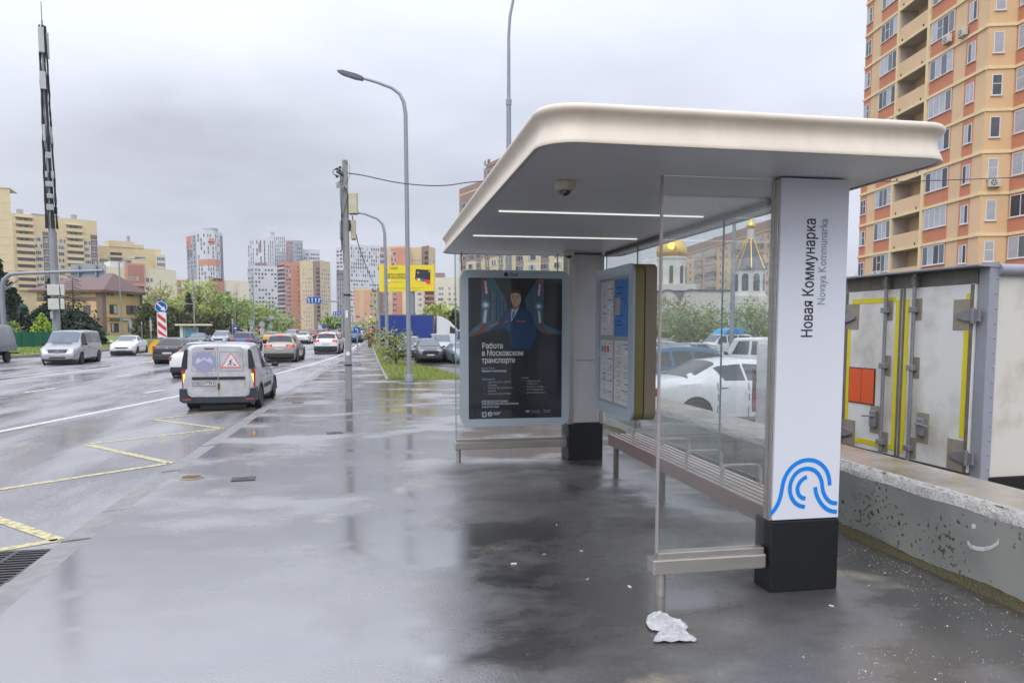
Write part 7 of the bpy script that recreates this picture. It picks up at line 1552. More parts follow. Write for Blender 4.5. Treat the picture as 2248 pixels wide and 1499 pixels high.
t, f = pole('crossing_sign', 'lime-bordered pedestrian crossing sign with a yellow lamp near the blue lorry', 811, 80, 750, 702, .05, 'road sign', 'pedestrian crossing signs'); ped(t, f, 806.5, 816, 709, 719); plate_on(t, f, 808, 814, 703, 708, M('yellow_beacon', (238, 206, 60), .4, var=.03), 'beacon')
t, f = pole('turn_sign', 'blue turn-lane sign on a post just right of the concrete pole', 784, 58, 768, 717, .05, 'road sign'); o, bx_ = plate_on(t, f, 776, 791, 718, 730, m_signb); w = bx_[1]-bx_[0]; mb = MB(); y_ = bx_[4]-.006; xm, zb_ = (bx_[0]+bx_[1])/2, bx_[2]
mb.box(xm+.03, xm+.08, y_, y_+.004, zb_+.05, zb_+.26); mb.box(xm-.08, xm+.03, y_, y_+.004, zb_+.26, zb_+.31); mb.add([(xm-.16, y_, zb_+.285), (xm-.07, y_, zb_+.36), (xm-.07, y_, zb_+.21)], [(0, 1, 2)]); mb.build('white_arrow', m_signw, o)
mb = MB(); mb.cbox(-.09, .09, -.09, .09, -.02, .25, .02); mb.build('concrete_foot', m_conc, t)
t, f = pole('direction_sign', 'round blue sign on a post between road and white SUV', 711, 112, 745, 712, .05, 'road sign'); mb = MB(); mb.lathe([(.33, -.08), (.33, -.05)], 18, 'y', (0, 0, f(0, 717)[1])); mb.build('blue_disc', m_signb, t)
# overhead lane signs
def lane_sign(label, x0, x1, y0, y1, xpole, D, yarm):
    q = dep(xpole, D); t = thing('lane_sign_gantry', label, 'road sign', (q.x, q.y, -.1), -YAW, 'overhead blue lane signs'); f = lambda p, y: ((p-xpole)*D/1628, hgt(y, D)+.1)
    mb = MB(); z_ = f(0, yarm)[1]; mb.tube([(0, 0, 0), (0, 0, z_-.4), (-.3, 0, z_), (f(x0, 0)[0], 0, z_+.1)], [.15, .13, .1, .07], 8); mb.build('mast_arm', m_galv, t, smooth=True)
    o, (a, c, z0, z1, y_) = plate_on(t, f, x0, x1, y0, y1, m_signb, 'lane_sign', -.12, .04); w = (c-a)/4; h = z1-z0
    for i in range(4):
        cx = a+w*(i+.5); mb = MB(); yy = y_-.012; bw = w*.10
        if i in (1, 2): mb.box(cx-bw, cx+bw, yy, yy+.01, z0+h*.12, z0+h*.62); mb.add([(cx-w*.24, yy, z0+h*.6), (cx+w*.24, yy, z0+h*.6), (cx, yy, z0+h*.9)], [(0, 1, 2)])
        else:
            s_ = -1 if i == 0 else 1; b0 = cx-s_*w*.12; mb.box(b0-bw, b0+bw, yy, yy+.01, z0+h*.12, z0+h*.72); mb.box(min(b0, b0+s_*w*.3), max(b0, b0+s_*w*.3), yy, yy+.01, z0+h*.62, z0+h*.76); mb.add([(b0+s_*w*.25, yy, z0+h*.5), (b0+s_*w*.25, yy, z0+h*.9), (b0+s_*w*.5, yy, z0+h*.69)], [(0, 1, 2)])
        mb.build('lane_arrow', m_signw, o)
lane_sign('near overhead blue lane sign with four white arrows above the white SUV', 675.5, 707, 652.5, 666, 752, 92, 662)
lane_sign('farther small overhead blue lane sign left of the concrete pole', 732, 753.5, 684, 692, 775, 148, 690)
# yellow billboard
Dq = 88; q = dep(898, Dq); bb = thing('billboard', 'large yellow billboard picturing a dark bank card behind the street lamp', 'billboard', (q.x, q.y, -.6), -YAW-.06); f = lambda p, y: ((p-898)*Dq/1628, hgt(y, Dq)+.6); m_by = M('billboard_yellow', (236, 214, 40), .5, var=.03); a, z1 = f(843, 583.5); c, z0 = f(955, 640)
mb = MB(); mb.box(a, c, -.15, .25, z0, z1); pn = mb.build('panel', m_by, bb); mb = MB(); mb.prism([(a-.6, .3), (a, -.15), (a, .25)], z0-.05, z1+.1, 'z'); mb.build('side_panel', m_by, bb); mb = MB(); mb.cyl((.4, .3, 0), (.4, .3, z0+1), .28, n=14); mb.build('column', m_galv, bb)
_bq = [0]
def bp(name, pts, mat): _bq[0] += 1; mb = MB(); mb.add([(f(x, y)[0], -.153-.004*_bq[0], f(x, y)[1]) for x, y in pts], [tuple(range(len(pts)))]); return mb.build(name, mat, pn)
bp('printed_card', [(915, 592), (947.5, 594.5), (946, 621), (912.5, 615)], M('card_black', (48, 46, 56), .4, var=.05)); bp('printed_chip', [(918, 598), (922, 598.5), (921.5, 602), (917.5, 601)], m_signback); bp('printed_mark', [(943.5, 596), (946.5, 596.5), (946, 599), (943, 598.5)], m_signw)
for i, cc in enumerate(((216, 60, 60), (230, 230, 232), (60, 160, 80), (60, 90, 190), (226, 60, 80))): x = 914+i*5; bp('printed_ribbon', [(x, 611+i*.8), (x+6, 612+i*.8), (x+5, 617+i), (x-.5, 615+i)], M('ribbon_%d' % i, cc, .5, var=.1))
bp('printed_ball', [(942+5.2*math.cos(R(30*k)), 620+4.8*math.sin(R(30*k))) for k in range(12)], M('ball_red', (224, 62, 42), .5, var=.25, scale=3)); bp('printed_badge', [(848, 587), (852, 587), (854, 590), (850, 595), (848, 595)], m_signw); bp('printed_badge', [(849, 614.5), (858, 614.5), (860, 617.5), (858, 620), (849, 620)], m_signw)
m_bt = M('billboard_lettering', (70, 62, 40), .5, var=0)
for s_, x, y, h_, wd in (('Т-БАНК', 857, 592.5, .30, .95), ('Карта и сервисы', 849, 606, .34, 2.5), ('для иностранцев', 849, 612.5, .34, 2.5)): a2, z2 = f(x, y); text(s_, h_*1.3, m_bt, pn, (a2, -.20, z2), bold=.0, width=wd)
for x0, x1, y in ((860, 885, 619), (850, 930, 632.5), (910, 922, 637)): bp('printed_small_line', [(x0, y), (x1, y), (x1, y+.8), (x0, y+.8)], M('faint_print', (200, 180, 60), .5, var=.1))
# far bus stop
q = dep(417, 88); fs_ = thing('far_bus_stop', 'small far bus shelter with a lit blue poster in front of the dark hedge', 'bus shelter', (q.x, q.y, 0), -YAW+.5); k = 88/1628
mb = MB(); mb.cbox(-1.6, 2.4, -.8, .8, 1.75-3*k*1.0+.2, 1.75+.25, .05); mb.build('roof', m_fascia, fs_); mb = MB(); mb.box(-1.1, -.8, -.3, .3, 0, 1.8); mb.build('post', m_signw, fs_); mb = MB(); mb.cbox(-.75, .9, -.12, .05, .2, 1.55, .04); o = mb.build('poster_case', m_frame, fs_); mb = MB(); mb.box(-.6, .75, -.125, -.122, .35, 1.45); mb.build('poster', M('far_poster_blue', (108, 156, 190), .4, var=.2, scale=3), o); mb = MB(); mb.box(1.6, 1.7, -.2, .2, 0, 1.8); mb.build('end_pane', m_glass, fs_)
# fences
A, B = dep(20, 60), dep(206, 66); gf = thing('green_fence', 'dark green mesh fence along the far verge behind the silver minivan', 'fence', A); hb = _b(); hb.P = [A]; hb.t = gf; f_ = Face(hb, A, B); m_gf = M('green_fence_mesh', (22, 96, 78), .6, var=.22, scale=2.5, stretch=(4, 4, .5))
n_ = 8
for i in range(n_): m = f_.mb(); m.box(f_.L*i/n_+.04, f_.L*(i+1)/n_-.04, -.02, .02, .05, 1.25+.03*(i % 2)); m.build('mesh_panel', m_gf, gf); m = f_.mb(); m.box(f_.L*i/n_-.03, f_.L*i/n_+.03, .021, .07, 0, 1.35); m.build('fence_post', m_gf, gf)
A, B = dep(316, 112), dep(528, 104); bf = thing('black_fence', 'long black picket fence below the hedges beyond the oncoming cars', 'fence', A); hb = _b(); hb.P = [A]; hb.t = bf; f_ = Face(hb, A, B); m_bk = M('black_fence_metal', (34, 34, 42), .6, var=.15)
m = f_.mb(); n_ = int(f_.L/.22)
for i in range(n_): m.box(i*.22, i*.22+.15, -.02, .02, .1, 1.35)
m.build('pickets', m_bk, bf, kind='stuff'); m = f_.mb(); m.box(0, f_.L, .021, .06, .35, .42); m.box(0, f_.L, .021, .06, 1.1, 1.17); m.build('rail', m_bk, bf)
m = f_.mb(); m.box(0, f_.L, -.1, .1, -.3, .12); m.build('plinth', m_kerb, bf)
# ------------------------------------------------------------------ trees and shrubs
def leafmat(n, c, c2, sc=.6): return M('leaves_'+n, c, .6, col2=c2, scale=sc, thresh=(.38, .62))
L_lime = leafmat('spring_lime', (132, 152, 66), (180, 190, 108)); L_mid = leafmat('mid_green', (112, 138, 70), (156, 172, 104)); L_dark = leafmat('dark_conifer', (34, 50, 38), (56, 72, 54)); L_thuja = leafmat('olive_thuja', (70, 78, 46), (104, 108, 68)); L_pale = leafmat('pale_spring', (172, 172, 120), (200, 196, 150)); L_tan = leafmat('tan_buds', (150, 132, 92), (176, 160, 116)); L_bright = leafmat('bright_lime', (140, 168, 56), (180, 204, 92)); L_bluish = leafmat('bluish_spruce', (70, 96, 86), (96, 120, 104))
m_bark = M('bark', (84, 74, 66), .9, var=.2, scale=4, bump=.4, bscale=20)
def leafmesh(pts, size, rs, mat, flat=.0):
    n = len(pts); P = np.array(pts); rng = np.random.default_rng(rs.randrange(1 << 30)); a = rng.normal(size=(n, 3)); a /= np.linalg.norm(a, axis=1)[:, None]+1e-9; b = rng.normal(size=(n, 3)); b -= (b*a).sum(1)[:, None]*a; b /= np.linalg.norm(b, axis=1)[:, None]+1e-9
    s = size*rng.uniform(.5, 1.3, size=(n, 1)); V = np.stack([P-a*s, P+b*s*.45, P+a*s, P-b*s*.45], 1).reshape(-1, 3)
    me = bpy.data.meshes.new('crown'); me.vertices.add(4*n); me.vertices.foreach_set('co', V.ravel()); me.loops.add(4*n); me.loops.foreach_set('vertex_index', np.arange(4*n)); me.polygons.add(n); me.polygons.foreach_set('loop_start', np.arange(0, 4*n, 4)); me.materials.append(mat); me.update(); me.validate(); return me
def tree(name, label, p, h, rad, mat, n=1600, leaf=.22, trunk=.18, z=-.1, seed=1, low=.25, cat='tree', group=None, twigs=10, clump=.22, shape=1.0, fill=.5):
    """tapered trunk with limbs; leaves gathered in clumps round the limb ends"""
    rs = random.Random(seed*77+5); t = thing(name, label, cat, (p.x, p.y, z), rs.uniform(0, 6), group); mb = MB(); lean = rs.uniform(-.04, .04)
    mb.tube([(0, 0, -.05), (lean*h*.3, 0, h*.35), (lean*h, 0, h*.72), (lean*h*1.2, .02*h, h*.93)], [trunk, trunk*.7, trunk*.35, trunk*.1], 7); tips = []
    for i in range(twigs):
        u = rs.uniform(low+.05, .86); a = rs.uniform(0, 6.28); rr = rad*math.sin(math.pi*min(1, max(.05, (u-low)/(1-low)))**shape)**.6*rs.uniform(.55, 1.0); b0 = Vector((lean*h*u, 0, h*max(.15, u-.22))); b1 = Vector((math.cos(a)*rr, math.sin(a)*rr, h*u)); mid = b0.lerp(b1, .5)+Vector((0, 0, h*.02)); mb.tube([b0, mid, b1], [trunk*.35, trunk*.2, trunk*.06], 4, cap=False); tips += [b1, mid.lerp(b1, .5)]
    mb.build('trunk', m_bark, t, smooth=True)
    for _ in range(int(len(tips)*fill)): u = rs.uniform(low, .88); a = rs.uniform(0, 6.28); rr = rad*math.sin(math.pi*min(.97, max(.08, (u-low)/(1-low)))**shape)**.6*rs.random()**.5; tips.append(Vector((math.cos(a)*rr, math.sin(a)*rr, h*u)))
    pts = []; w = [rs.uniform(.4, 1.4) for _ in tips]; cs = rad*clump*2
    for _ in range(n): c = rs.choices(tips, w)[0]; k = rs.uniform(.7, 1.2); pts.append((c.x+rs.gauss(0, cs*.5)*k, c.y+rs.gauss(0, cs*.5)*k, max(.05, c.z+rs.gauss(0, cs*.42)*k)))
    put('crown', leafmesh(pts, leaf, rs, mat), t); return t
def spruce(name, label, p, h, rad, mat, n=1500, leaf=.28, z=-.1, seed=1, bare=0.0, cat='spruce', group=None, top=1.0):
    rs = random.Random(seed*31+3); t = thing(name, label, cat, (p.x, p.y, z), rs.uniform(0, 6), group); mb = MB(); mb.tube([(0, 0, 0), (0, 0, h*.5), (0, 0, h)], [h*.016, h*.01, .01], 7); pts = []; nl = 34
    for i in range(nl):
        u = .06+.92*i/nl; L_ = rad*(1-u)**.8*rs.uniform(.6, 1.15)+.1
        for k in range(5):
            a = rs.uniform(0, 6.28); dz = -L_*.28; e = (math.cos(a)*L_, math.sin(a)*L_, h*u+dz); mb.tube([(0, 0, h*u), (e[0]*.6, e[1]*.6, h*u+dz*.35), e], [.03, .02, .008], 3, cap=False)
            if rs.random() < bare*(.2+1.1*u): continue
            for _ in range(int(n/(nl*5))): f = rs.random()**.7; pts.append((e[0]*f+rs.gauss(0, .1)*L_*.5, e[1]*f+rs.gauss(0, .1)*L_*.5, h*u+dz*f*f+rs.gauss(0, .05)*L_-.05))
    mb.build('trunk', m_bark, t); put('crown', leafmesh(pts, leaf, rs, mat), t); return t
def dome(name, label, p, h, rad, mat, n=1800, leaf=.2, z=-.1, seed=1, cat='hedge', group=None, pw=.5):
    rs = random.Random(seed*13+1); t = thing(name, label, cat, (p.x, p.y, z), 0, group); mb = MB(); mb.tube([(0, 0, 0), (0, 0, h*.8)], [.12, .03], 6)
    for i in range(6): a = i*1.05; mb.tube([(0, 0, h*.1), (math.cos(a)*rad*.6, math.sin(a)*rad*.6, h*.6)], [.06, .02], 4)
    mb.build('trunk', m_bark, t); pts = []
    lumps = [(rs.uniform(0, 6.28), rs.uniform(.1, .95), rs.uniform(.8, 1.12)) for _ in range(22)]
    for _ in range(n):
        u = rs.random(); a = rs.uniform(0, 6.28); la, lu, lk = min(lumps, key=lambda l: abs(((a-l[0]+3.14) % 6.28)-3.14)*.6+abs(u-l[1])*2); rr = rad*(1-u**2.2)**pw*lk*rs.uniform(.72, 1.02); pts.append((math.cos(a)*rr, math.sin(a)*rr, u*h*rs.uniform(.95, 1.04)))
    put('crown', leafmesh(pts, leaf, rs, mat), t); return t
def H_(y, D): return hgt(y, D)+.1
# left edge: spruces and bushes behind the green fence
spruce('spruce', 'dark drooping spruce at the very left edge behind the gantry', dep(-4, 72), H_(553, 72), 3.0, L_dark, 2600, .3, seed=2)
spruce('spruce', 'second dark spruce with a broad skirt just right of the gantry post', dep(32, 76), H_(628, 76), 2.4, L_dark, 2200, .28, seed=3)
spruce('spruce', 'half bare dark spruce in front of the brown-roofed house', dep(163, 70), H_(592, 70), 3.4, L_dark, 2200, .2, seed=4, bare=.95)
spruce('spruce', 'dark spruce right behind the antenna mast', dep(118, 74), H_(606, 74), 2.6, L_dark, 2200, .28, seed=8, bare=.35)
spruce('spruce', 'pale bluish young spruce behind the green fence', dep(52, 70), H_(664, 70), 1.6, L_bluish, 1600, .22, seed=5)
dome('dark_bush', 'dark green bush behind the green fence left of the mast', dep(30, 68), 2.9, 1.9, L_dark, 2200, .26, seed=1, cat='bush', group='bushes behind the green fence'); dome('dark_bush', 'tall dark bush directly left of the antenna mast', dep(98, 69), 3.6, 1.5, L_dark, 2000, .26, seed=2, cat='bush', group='bushes behind the green fence'); dome('dark_bush', 'broad dark bush behind the silver minivan right of the mast', dep(168, 68), 3.2, 2.2, L_dark, 2400, .26, seed=3, cat='bush', group='bushes behind the green fence')
dome('lime_bush', 'bright lime-green bush standing behind the green fence', dep(92, 64), 2.9, 1.1, L_bright, 1800, .17, seed=4, cat='bush', group='bushes behind the green fence', pw=.9); dome('green_bush', 'small mid-green bush behind the green fence near the truck', dep(28, 63), 2.2, 1.0, L_mid, 1000, .18, seed=6, cat='bush', group='bushes behind the green fence')
# trees behind the house and along the far side
G5 = 'spring trees on the far side of the road'
for i, (px, D, yt, rad, mat, lb, n) in enumerate(((354, 150, 606, 3.0, L_pale, 'loose pale spring tree right of the house', 1700), (330, 165, 640, 2.2, L_lime, 'lime-green tree at the right corner of the house', 1300), (372, 150, 650, 3.0, L_lime, 'low lime tree behind the arrow sign', 1200), (410, 150, 628, 4.0, L_lime, 'lime tree left of the tall willow', 1600), (437, 146, 607, 5.0, L_lime, 'tall willow-like spring tree below the curved white tower', 2400), (463, 150, 632, 4.6, L_mid, 'full green tree right of the willow-like tree', 2000), (492, 152, 634, 4.4, L_lime, 'green tree below the beige block with the red bay', 1900), (518, 146, 646, 4.4, L_mid, 'dense tree left of the stepped white tower', 1900), (545, 152, 656, 4.6, L_lime, 'lime tree in front of the stepped white tower', 2000), (573, 156, 664, 4.8, L_mid, 'tree behind the round grey sign', 2000), (598, 166, 676, 4.6, L_lime, 'rounded tree in front of the grey balcony stack', 1900), (622, 178, 688, 4.2, L_mid, 'low tree in front of the orange block', 1500))):
    tree('deciduous_tree', lb, dep(px, D), H_(yt, D), rad*.88, mat, int(n*.8), .28, .22, seed=i+3, group=G5, twigs=20, low=.18, clump=.17)
spruce('spruce', 'small dark conifer standing among the lime-green trees', dep(416, 128), H_(640, 128), 1.8, L_dark, 1400, .3, seed=9)
G6 = 'clipped dark hedge shrubs behind the black fence'
for i, (px, D, yt, rad, lb) in enumerate(((322, 104, 668, 2.1, 'dark hedge shrub next to the house corner'), (345, 106, 672, 2.2, 'dark hedge shrub behind the striped board'), (375, 108, 676, 2.3, 'dark hedge shrub behind the black hatchback'), (402, 110, 686, 2.2, 'dark hedge shrub above the far bus stop'), (428, 112, 688, 2.1, 'dark hedge shrub right of the far bus stop'), (458, 110, 690, 2.6, 'broad dark hedge shrub above the black fence'), (493, 108, 688, 2.0, 'dark hedge shrub left of the bus stop sign'), (523, 104, 726, 1.3, 'low dark shrub at the end of the black fence'))):
    dome('hedge_shrub', lb, dep(px, D), H_(yt, D), rad, L_thuja if i < 7 else L_dark, 1800, .28, seed=20+i, group=G6)
tree('deciduous_tree', 'small green tree far down the road below the second lane sign', dep(735, 240), H_(696, 240), 4.2, L_mid, 900, .6, .3, seed=31); tree('deciduous_tree', 'low green tree beside the overpass behind the turn sign', dep(790, 200), H_(722, 200), 3.2, L_mid, 700, .5, .2, seed=32); tree('deciduous_tree', 'thin greyish young tree beyond the crossing sign', dep(820, 130), H_(690, 130), 2.2, L_pale, 600, .3, .12, seed=33)
# right of the lorry
tree('deciduous_tree', 'loose green tree behind the lorry cab', dep(968, 100), H_(668, 100), 3.4, L_lime, 1600, .32, .2, seed=34, twigs=14); tree('deciduous_tree', 'small green tree between the lorry cab and the dark spruce', dep(984, 92), H_(690, 92), 2.4, L_mid, 1200, .28, .16, seed=35); spruce('spruce', 'dark green spruce beside the left edge of the shelter glass', dep(1000, 84), H_(672, 84), 2.2, L_dark, 2200, .28, seed=36, z=ZL); tree('deciduous_tree', 'green tree top showing behind the blue lorry', dep(925, 110), H_(690, 110), 3.0, L_mid, 900, .34, .16, seed=37); spruce('spruce', 'dark conifer tip behind the lorry beside the street lamp', dep(902, 100), H_(672, 100), 1.4, L_dark, 900, .3, seed=38)
# shrub on the verge, twig by twig with separate leaves
tree('verge_shrub', 'sparse young shrub with fresh leaves on the grass verge', Vector((.80, 34.0, 0)), H_(708, 33.5)-.05, .95, leafmat('shrub', (120, 134, 60), (158, 160, 92), 2), 900, .075, .05, z=-.05, seed=40, low=.12, cat='shrub', twigs=34, clump=.13, fill=.1)
tree('young_shrub', 'small brownish shrub at the far end of the footpath', dep(812, 66), 1.5, .55, L_tan, 500, .12, .04, seed=41, low=.1, cat='shrub')
# behind the glass
for i, (px, D, yt, rad, mat, lb, n) in enumerate(((1500, 66, 640, 2.4, L_tan, 'brownish budding tree in front of the church', 1200), (1525, 62, 668, 3.2, L_mid, 'full green tree in front of the church wall', 3000), (1478, 64, 690, 1.8, L_mid, 'low green tree left of the full one behind the glass', 1300), (1645, 62, 662, 2.7, L_mid, 'green tree in front of the bell tower', 2800), (1690, 64, 664, 2.4, L_pale, 'pale loose tree right of the bell tower', 1500), (1578, 60, 704, 1.7, L_mid, 'small green tree between church and bell tower', 1300), (1440, 70, 640, 2.4, L_mid, 'green tree beside the timetable case', 1200), (1866, 62, 590, 1.6, L_pale, 'pale tree top between the sign post and the ochre tower', 700))):
    tree('lot_tree', lb, dep(px, D), hgt(yt, D)-ZL, rad*.9, mat, int(n*.8), .17, .16, z=ZL, seed=50+i, low=.2, group='trees behind the parked cars', twigs=18)
# ------------------------------------------------------------------ concrete barrier
def barrier_mats():
    m = bpy.data.materials.new('grey_green_painted_concrete'); m.use_nodes = True; t = m.node_tree; b = t.nodes['Principled BSDF']; L = t.links.new; co = t.nodes.new('ShaderNodeTexCoord')
    n = t.nodes.new('ShaderNodeTexNoise'); n.inputs['Scale'].default_value = 1.6; n.inputs['Detail'].default_value = 6; L(co.outputs['Object'], n.inputs['Vector'])
    r = t.nodes.new('ShaderNodeValToRGB'); e = r.color_ramp.elements; e[0].position = .35; e[1].position = .65; e[0].color = (*lin((138, 142, 138)), 1); e[1].color = (*lin((166, 167, 160)), 1); L(n.outputs[0], r.inputs[0])
    n2 = t.nodes.new('ShaderNodeTexNoise'); n2.inputs['Scale'].default_value = 26; n2.inputs['Detail'].default_value = 3; L(co.outputs['Object'], n2.inputs['Vector']); n3 = t.nodes.new('ShaderNodeTexNoise'); n3.inputs['Scale'].default_value = 2.2; L(co.outputs['Object'], n3.inputs['Vector'])
    a = t.nodes.new('ShaderNodeMath'); a.operation = 'MULTIPLY_ADD'; L(n3.outputs[0], a.inputs[0]); a.inputs[1].default_value = .5; L(n2.outputs[0], a.inputs[2]); q = t.nodes.new('ShaderNodeMapRange'); q.inputs['From Min'].default_value = .905; q.inputs['From Max'].default_value = .935; L(a.outputs[0], q.inputs['Value'])
    mx = t.nodes.new('ShaderNodeMixRGB'); L(q.outputs[0], mx.inputs[0]); L(r.outputs[0], mx.inputs[1]); mx.inputs[2].default_value = (*lin((96, 78, 66)), 1); L(mx.outputs[0], b.inputs['Base Color']); b.inputs['Roughness'].default_value = .5
    bp = t.nodes.new('ShaderNodeBump'); bp.invert = True; bp.inputs['Strength'].default_value = .7; bp.inputs['Distance'].default_value = .01; L(q.outputs[0], bp.inputs['Height']); L(bp.outputs[0], b.inputs['Normal']); return m
m_bfr = barrier_mats(); m_btop = M('wet_tan_concrete', (156, 148, 136), .22, col2=(112, 98, 84), scale=1.3, thresh=(.42, .66), bump=.2, bscale=30, ior=1.7); m_bedge = M('rough_broken_edge', (176, 174, 170), .8, var=.2, scale=25, bump=1.0, bscale=60); m_moss = M('brown_green_moss', (98, 84, 60), .9, col2=(80, 82, 60), scale=9, bump=.8, bscale=50)
ba = thing('concrete_barrier', 'long pitted grey concrete barrier with a broken pale top edge behind the shelter', 'concrete barrier', (3.9, 0, 0)); rs = random.Random(11); ys = [1.0+.06*i for i in range(280)]; XW = .62
mb = MB(); mb.grid([[(0.0, y, -.6), (0.0, y, 0.0), (0.0, y, .26), (0.0, y, .515+.006*math.sin(y*9))] for y in ys[::2]]); mb.build('front_face', m_bfr, ba)
mb = MB(); mb.grid([[(-.001, y, .513+.006*math.sin(y*9)), (.012+rs.uniform(-.008, .012), y, .545+rs.uniform(-.014, .008)), (.045+rs.uniform(-.02, .02), y, .575+rs.uniform(-.012, .006)), (.085+rs.uniform(-.03, .03), y, .588+rs.uniform(-.004, .004)), (.11, y, .586)] for y in ys]); mb.build('broken_edge', m_bedge, ba, smooth=True)
mb = MB(); mb.grid([[(.07, y, .582), (.3, y, .588+.004*math.sin(y*3)), (XW, y, .585)] for y in ys[::4]]); mb.grid([[(XW, y, .585), (XW, y, -.6)] for y in ys[::4]]); mb.build('top', m_btop, ba)
mb = MB(); mb.add([(0, ys[0], -.6), (XW, ys[0], -.6), (XW, ys[0], .585), (.08, ys[0], .58), (0, ys[0], .51)], [(0, 1, 2, 3, 4)]); mb.add([(0, ys[-1], -.6), (XW, ys[-1], -.6), (XW, ys[-1], .585), (.08, ys[-1], .58), (0, ys[-1], .51)], [(0, 1, 2, 3, 4)]); mb.build('end_face', m_bfr, ba)
mb = MB(); mb.grid([[(-.035-rs.uniform(0, .02), y, -.02), (-.02, y, .016+rs.uniform(0, .012)), (-.004, y, .035+.012*math.sin(y*5)+rs.uniform(0, .012)), (.002, y, .055+.014*math.sin(y*5)+rs.uniform(0, .012))] for y in ys]); mb.build('mossy_foot', m_moss, ba, smooth=True)
m_spray = M('white_spray_paint', (228, 228, 230), .5, col2=(170, 170, 168), scale=14, thresh=(.5, .75))
def onX(px, y, X): d = ray(px, y); t = X/d.x; p = EYE+d*t; return p.y, p.z
sm_ = [(2124, 1190), (2130, 1198), (2142, 1203), (2158, 1205), (2174, 1202), (2186, 1195), (2193, 1187)]; mb = MB(); q = [onX(x, y, 3.897) for x, y in sm_]; G = []
for (y, z_), w in zip(q, (.018, .016, .014, .015, .014, .014, .02)): G.append([(-.003, y, z_-w), (-.004, y, z_), (-.003, y, z_+w)])
mb.grid(G); mb.build('spray_smile', m_spray, ba)
q = onX(2137, 1155, 3.897); mb = MB(); mb.lathe([(.018, 0), (.018, -.003)], 9, 'x', (-.001, q[0], q[1])); mb.build('spray_dot', m_spray, ba)
# (litter)
# ------------------------------------------------------------------ litter and ironwork
pbg = gnd(1470, 1390, 0); bagm = bpy.data.materials.new('thin_white_plastic'); bagm.use_nodes = True; bb_ = bagm.node_tree.nodes['Principled BSDF']; bb_.inputs['Base Color'].default_value = (.9, .91, .93, 1); bb_.inputs['Roughness'].default_value = .25; bb_.inputs['Transmission Weight'].default_value = .08
nz = bagm.node_tree.nodes.new('ShaderNodeTexNoise'); nz.inputs['Scale'].default_value = 22; nz.inputs['Detail'].default_value = 4; nz.inputs['Distortion'].default_value = 1.5; bpn = bagm.node_tree.nodes.new('ShaderNodeBump'); bpn.inputs['Strength'].default_value = .9; bpn.inputs['Distance'].default_value = .02; bagm.node_tree.links.new(nz.outputs[0], bpn.inputs['Height']); bagm.node_tree.links.new(bpn.outputs[0], bb_.inputs['Normal'])
from mathutils import noise as mnoise
def crumple(out, n=16, hmax=.05, seed=3):
    c = sum((Vector(p) for p in out), Vector((0, 0)))/len(out); mb = MB(); o2 = smooth([tuple(p) for p in out]+[tuple(out[0])], 2)[:-1]; K = 14; G = []
    for p in o2+[o2[0]]:
        row = []
        for k in range(K+1):
            f_ = 1-k/K; x, y = c.x+(p[0]-c.x)*f_, c.y+(p[1]-c.y)*f_; v = Vector((x*9, y*9, seed*3.1)); ridge = 1-abs(mnoise.noise(v)*2); r2 = 1-abs(mnoise.noise(v*2.7)*2); r3 = 1-abs(mnoise.noise(v*6.1)*2)
            row.append((x+mnoise.noise(v*2)*.008, y+mnoise.noise(v*2.2)*.008, max(.003, hmax*(1-f_**3)*(.12+.5*max(0, ridge)**2+.3*max(0, r2)**2)+hmax*.16*max(0, r3)+.004)))
        G.append(row)
    mb.grid(G); return mb
to = lambda l: [((gnd(x, y, 0)-pbg).x, (gnd(x, y, 0)-pbg).y) for x, y in l]
bg_ = thing('plastic_bag', 'crumpled white plastic bag lying on the wet pavement by the shelter leg', 'plastic bag', (pbg.x, pbg.y, .002))
crumple(to([(1416, 1368), (1428, 1345), (1450, 1352), (1490, 1363), (1514, 1379), (1500, 1386), (1470, 1388), (1440, 1388), (1424, 1382)]), hmax=.06).build('bag_body', bagm, bg_, smooth=25); crumple(to([(1434, 1412), (1440, 1396), (1462, 1380), (1490, 1380), (1538, 1408), (1500, 1412)]), hmax=.075, seed=8).build('bag_flap', bagm, bg_, smooth=25)
m_butt = M('paper_scrap', (222, 216, 220), .6, var=.1); m_scr2 = M('tan_scrap', (176, 160, 128), .7, var=.2)
for i, (px, y, s_, lb) in enumerate(((1128, 1238, .022, 'small white paper scrap on the pavement left of the bag'), (1290, 1272, .016, 'tiny white scrap on the pavement in front of the glass panel'), (1382, 1288, .018, 'grey flattened scrap beside the shelter leg'), (1276, 1209, .012, 'tiny pale scrap below the bench'), (1195, 1217, .016, 'tan leaf scrap in the middle of the pavement'), (1222, 1152, .012, 'pale scrap near the bench front'), (1825, 1330, .014, 'white cigarette end in front of the black plinth'))):
    p = gnd(px, y, 0); mb = MB(); a = i*.9; mb.X = Matrix.Rotation(a, 4, 'Z'); mb.cbox(-s_, s_, -s_*.45, s_*.45, 0, s_*.35, s_*.1); o = mb.build('scrap', m_butt if i % 3 != 1 else m_scr2); o.location = (p.x, p.y, .001); tag(o, lb, 'litter', 'small scraps on the pavement')
rs = random.Random(4); mb = MB()
for i in range(900):
    if rs.random() < .72: y = rs.uniform(2.7, 6.2); x = 3.86-abs(rs.gauss(0, .28))-.04
    else: x, y = 2.4+rs.gauss(.3, .35), 3.1+rs.gauss(0, .3)
    s_ = rs.uniform(.001, .0036)*(1.8 if rs.random() < .06 else 1); a = rs.uniform(0, 3); c_, sn = math.cos(a)*s_, math.sin(a)*s_; mb.mat(0 if rs.random() < .7 else 1).add([(x+c_, y+sn, .0), (x-sn, y+c_, .0), (x-c_, y-sn, 0), (x+sn, y-c_, 0), (x, y, s_*.9)], [(0, 1, 4), (1, 2, 4), (2, 3, 4), (3, 0, 4)])
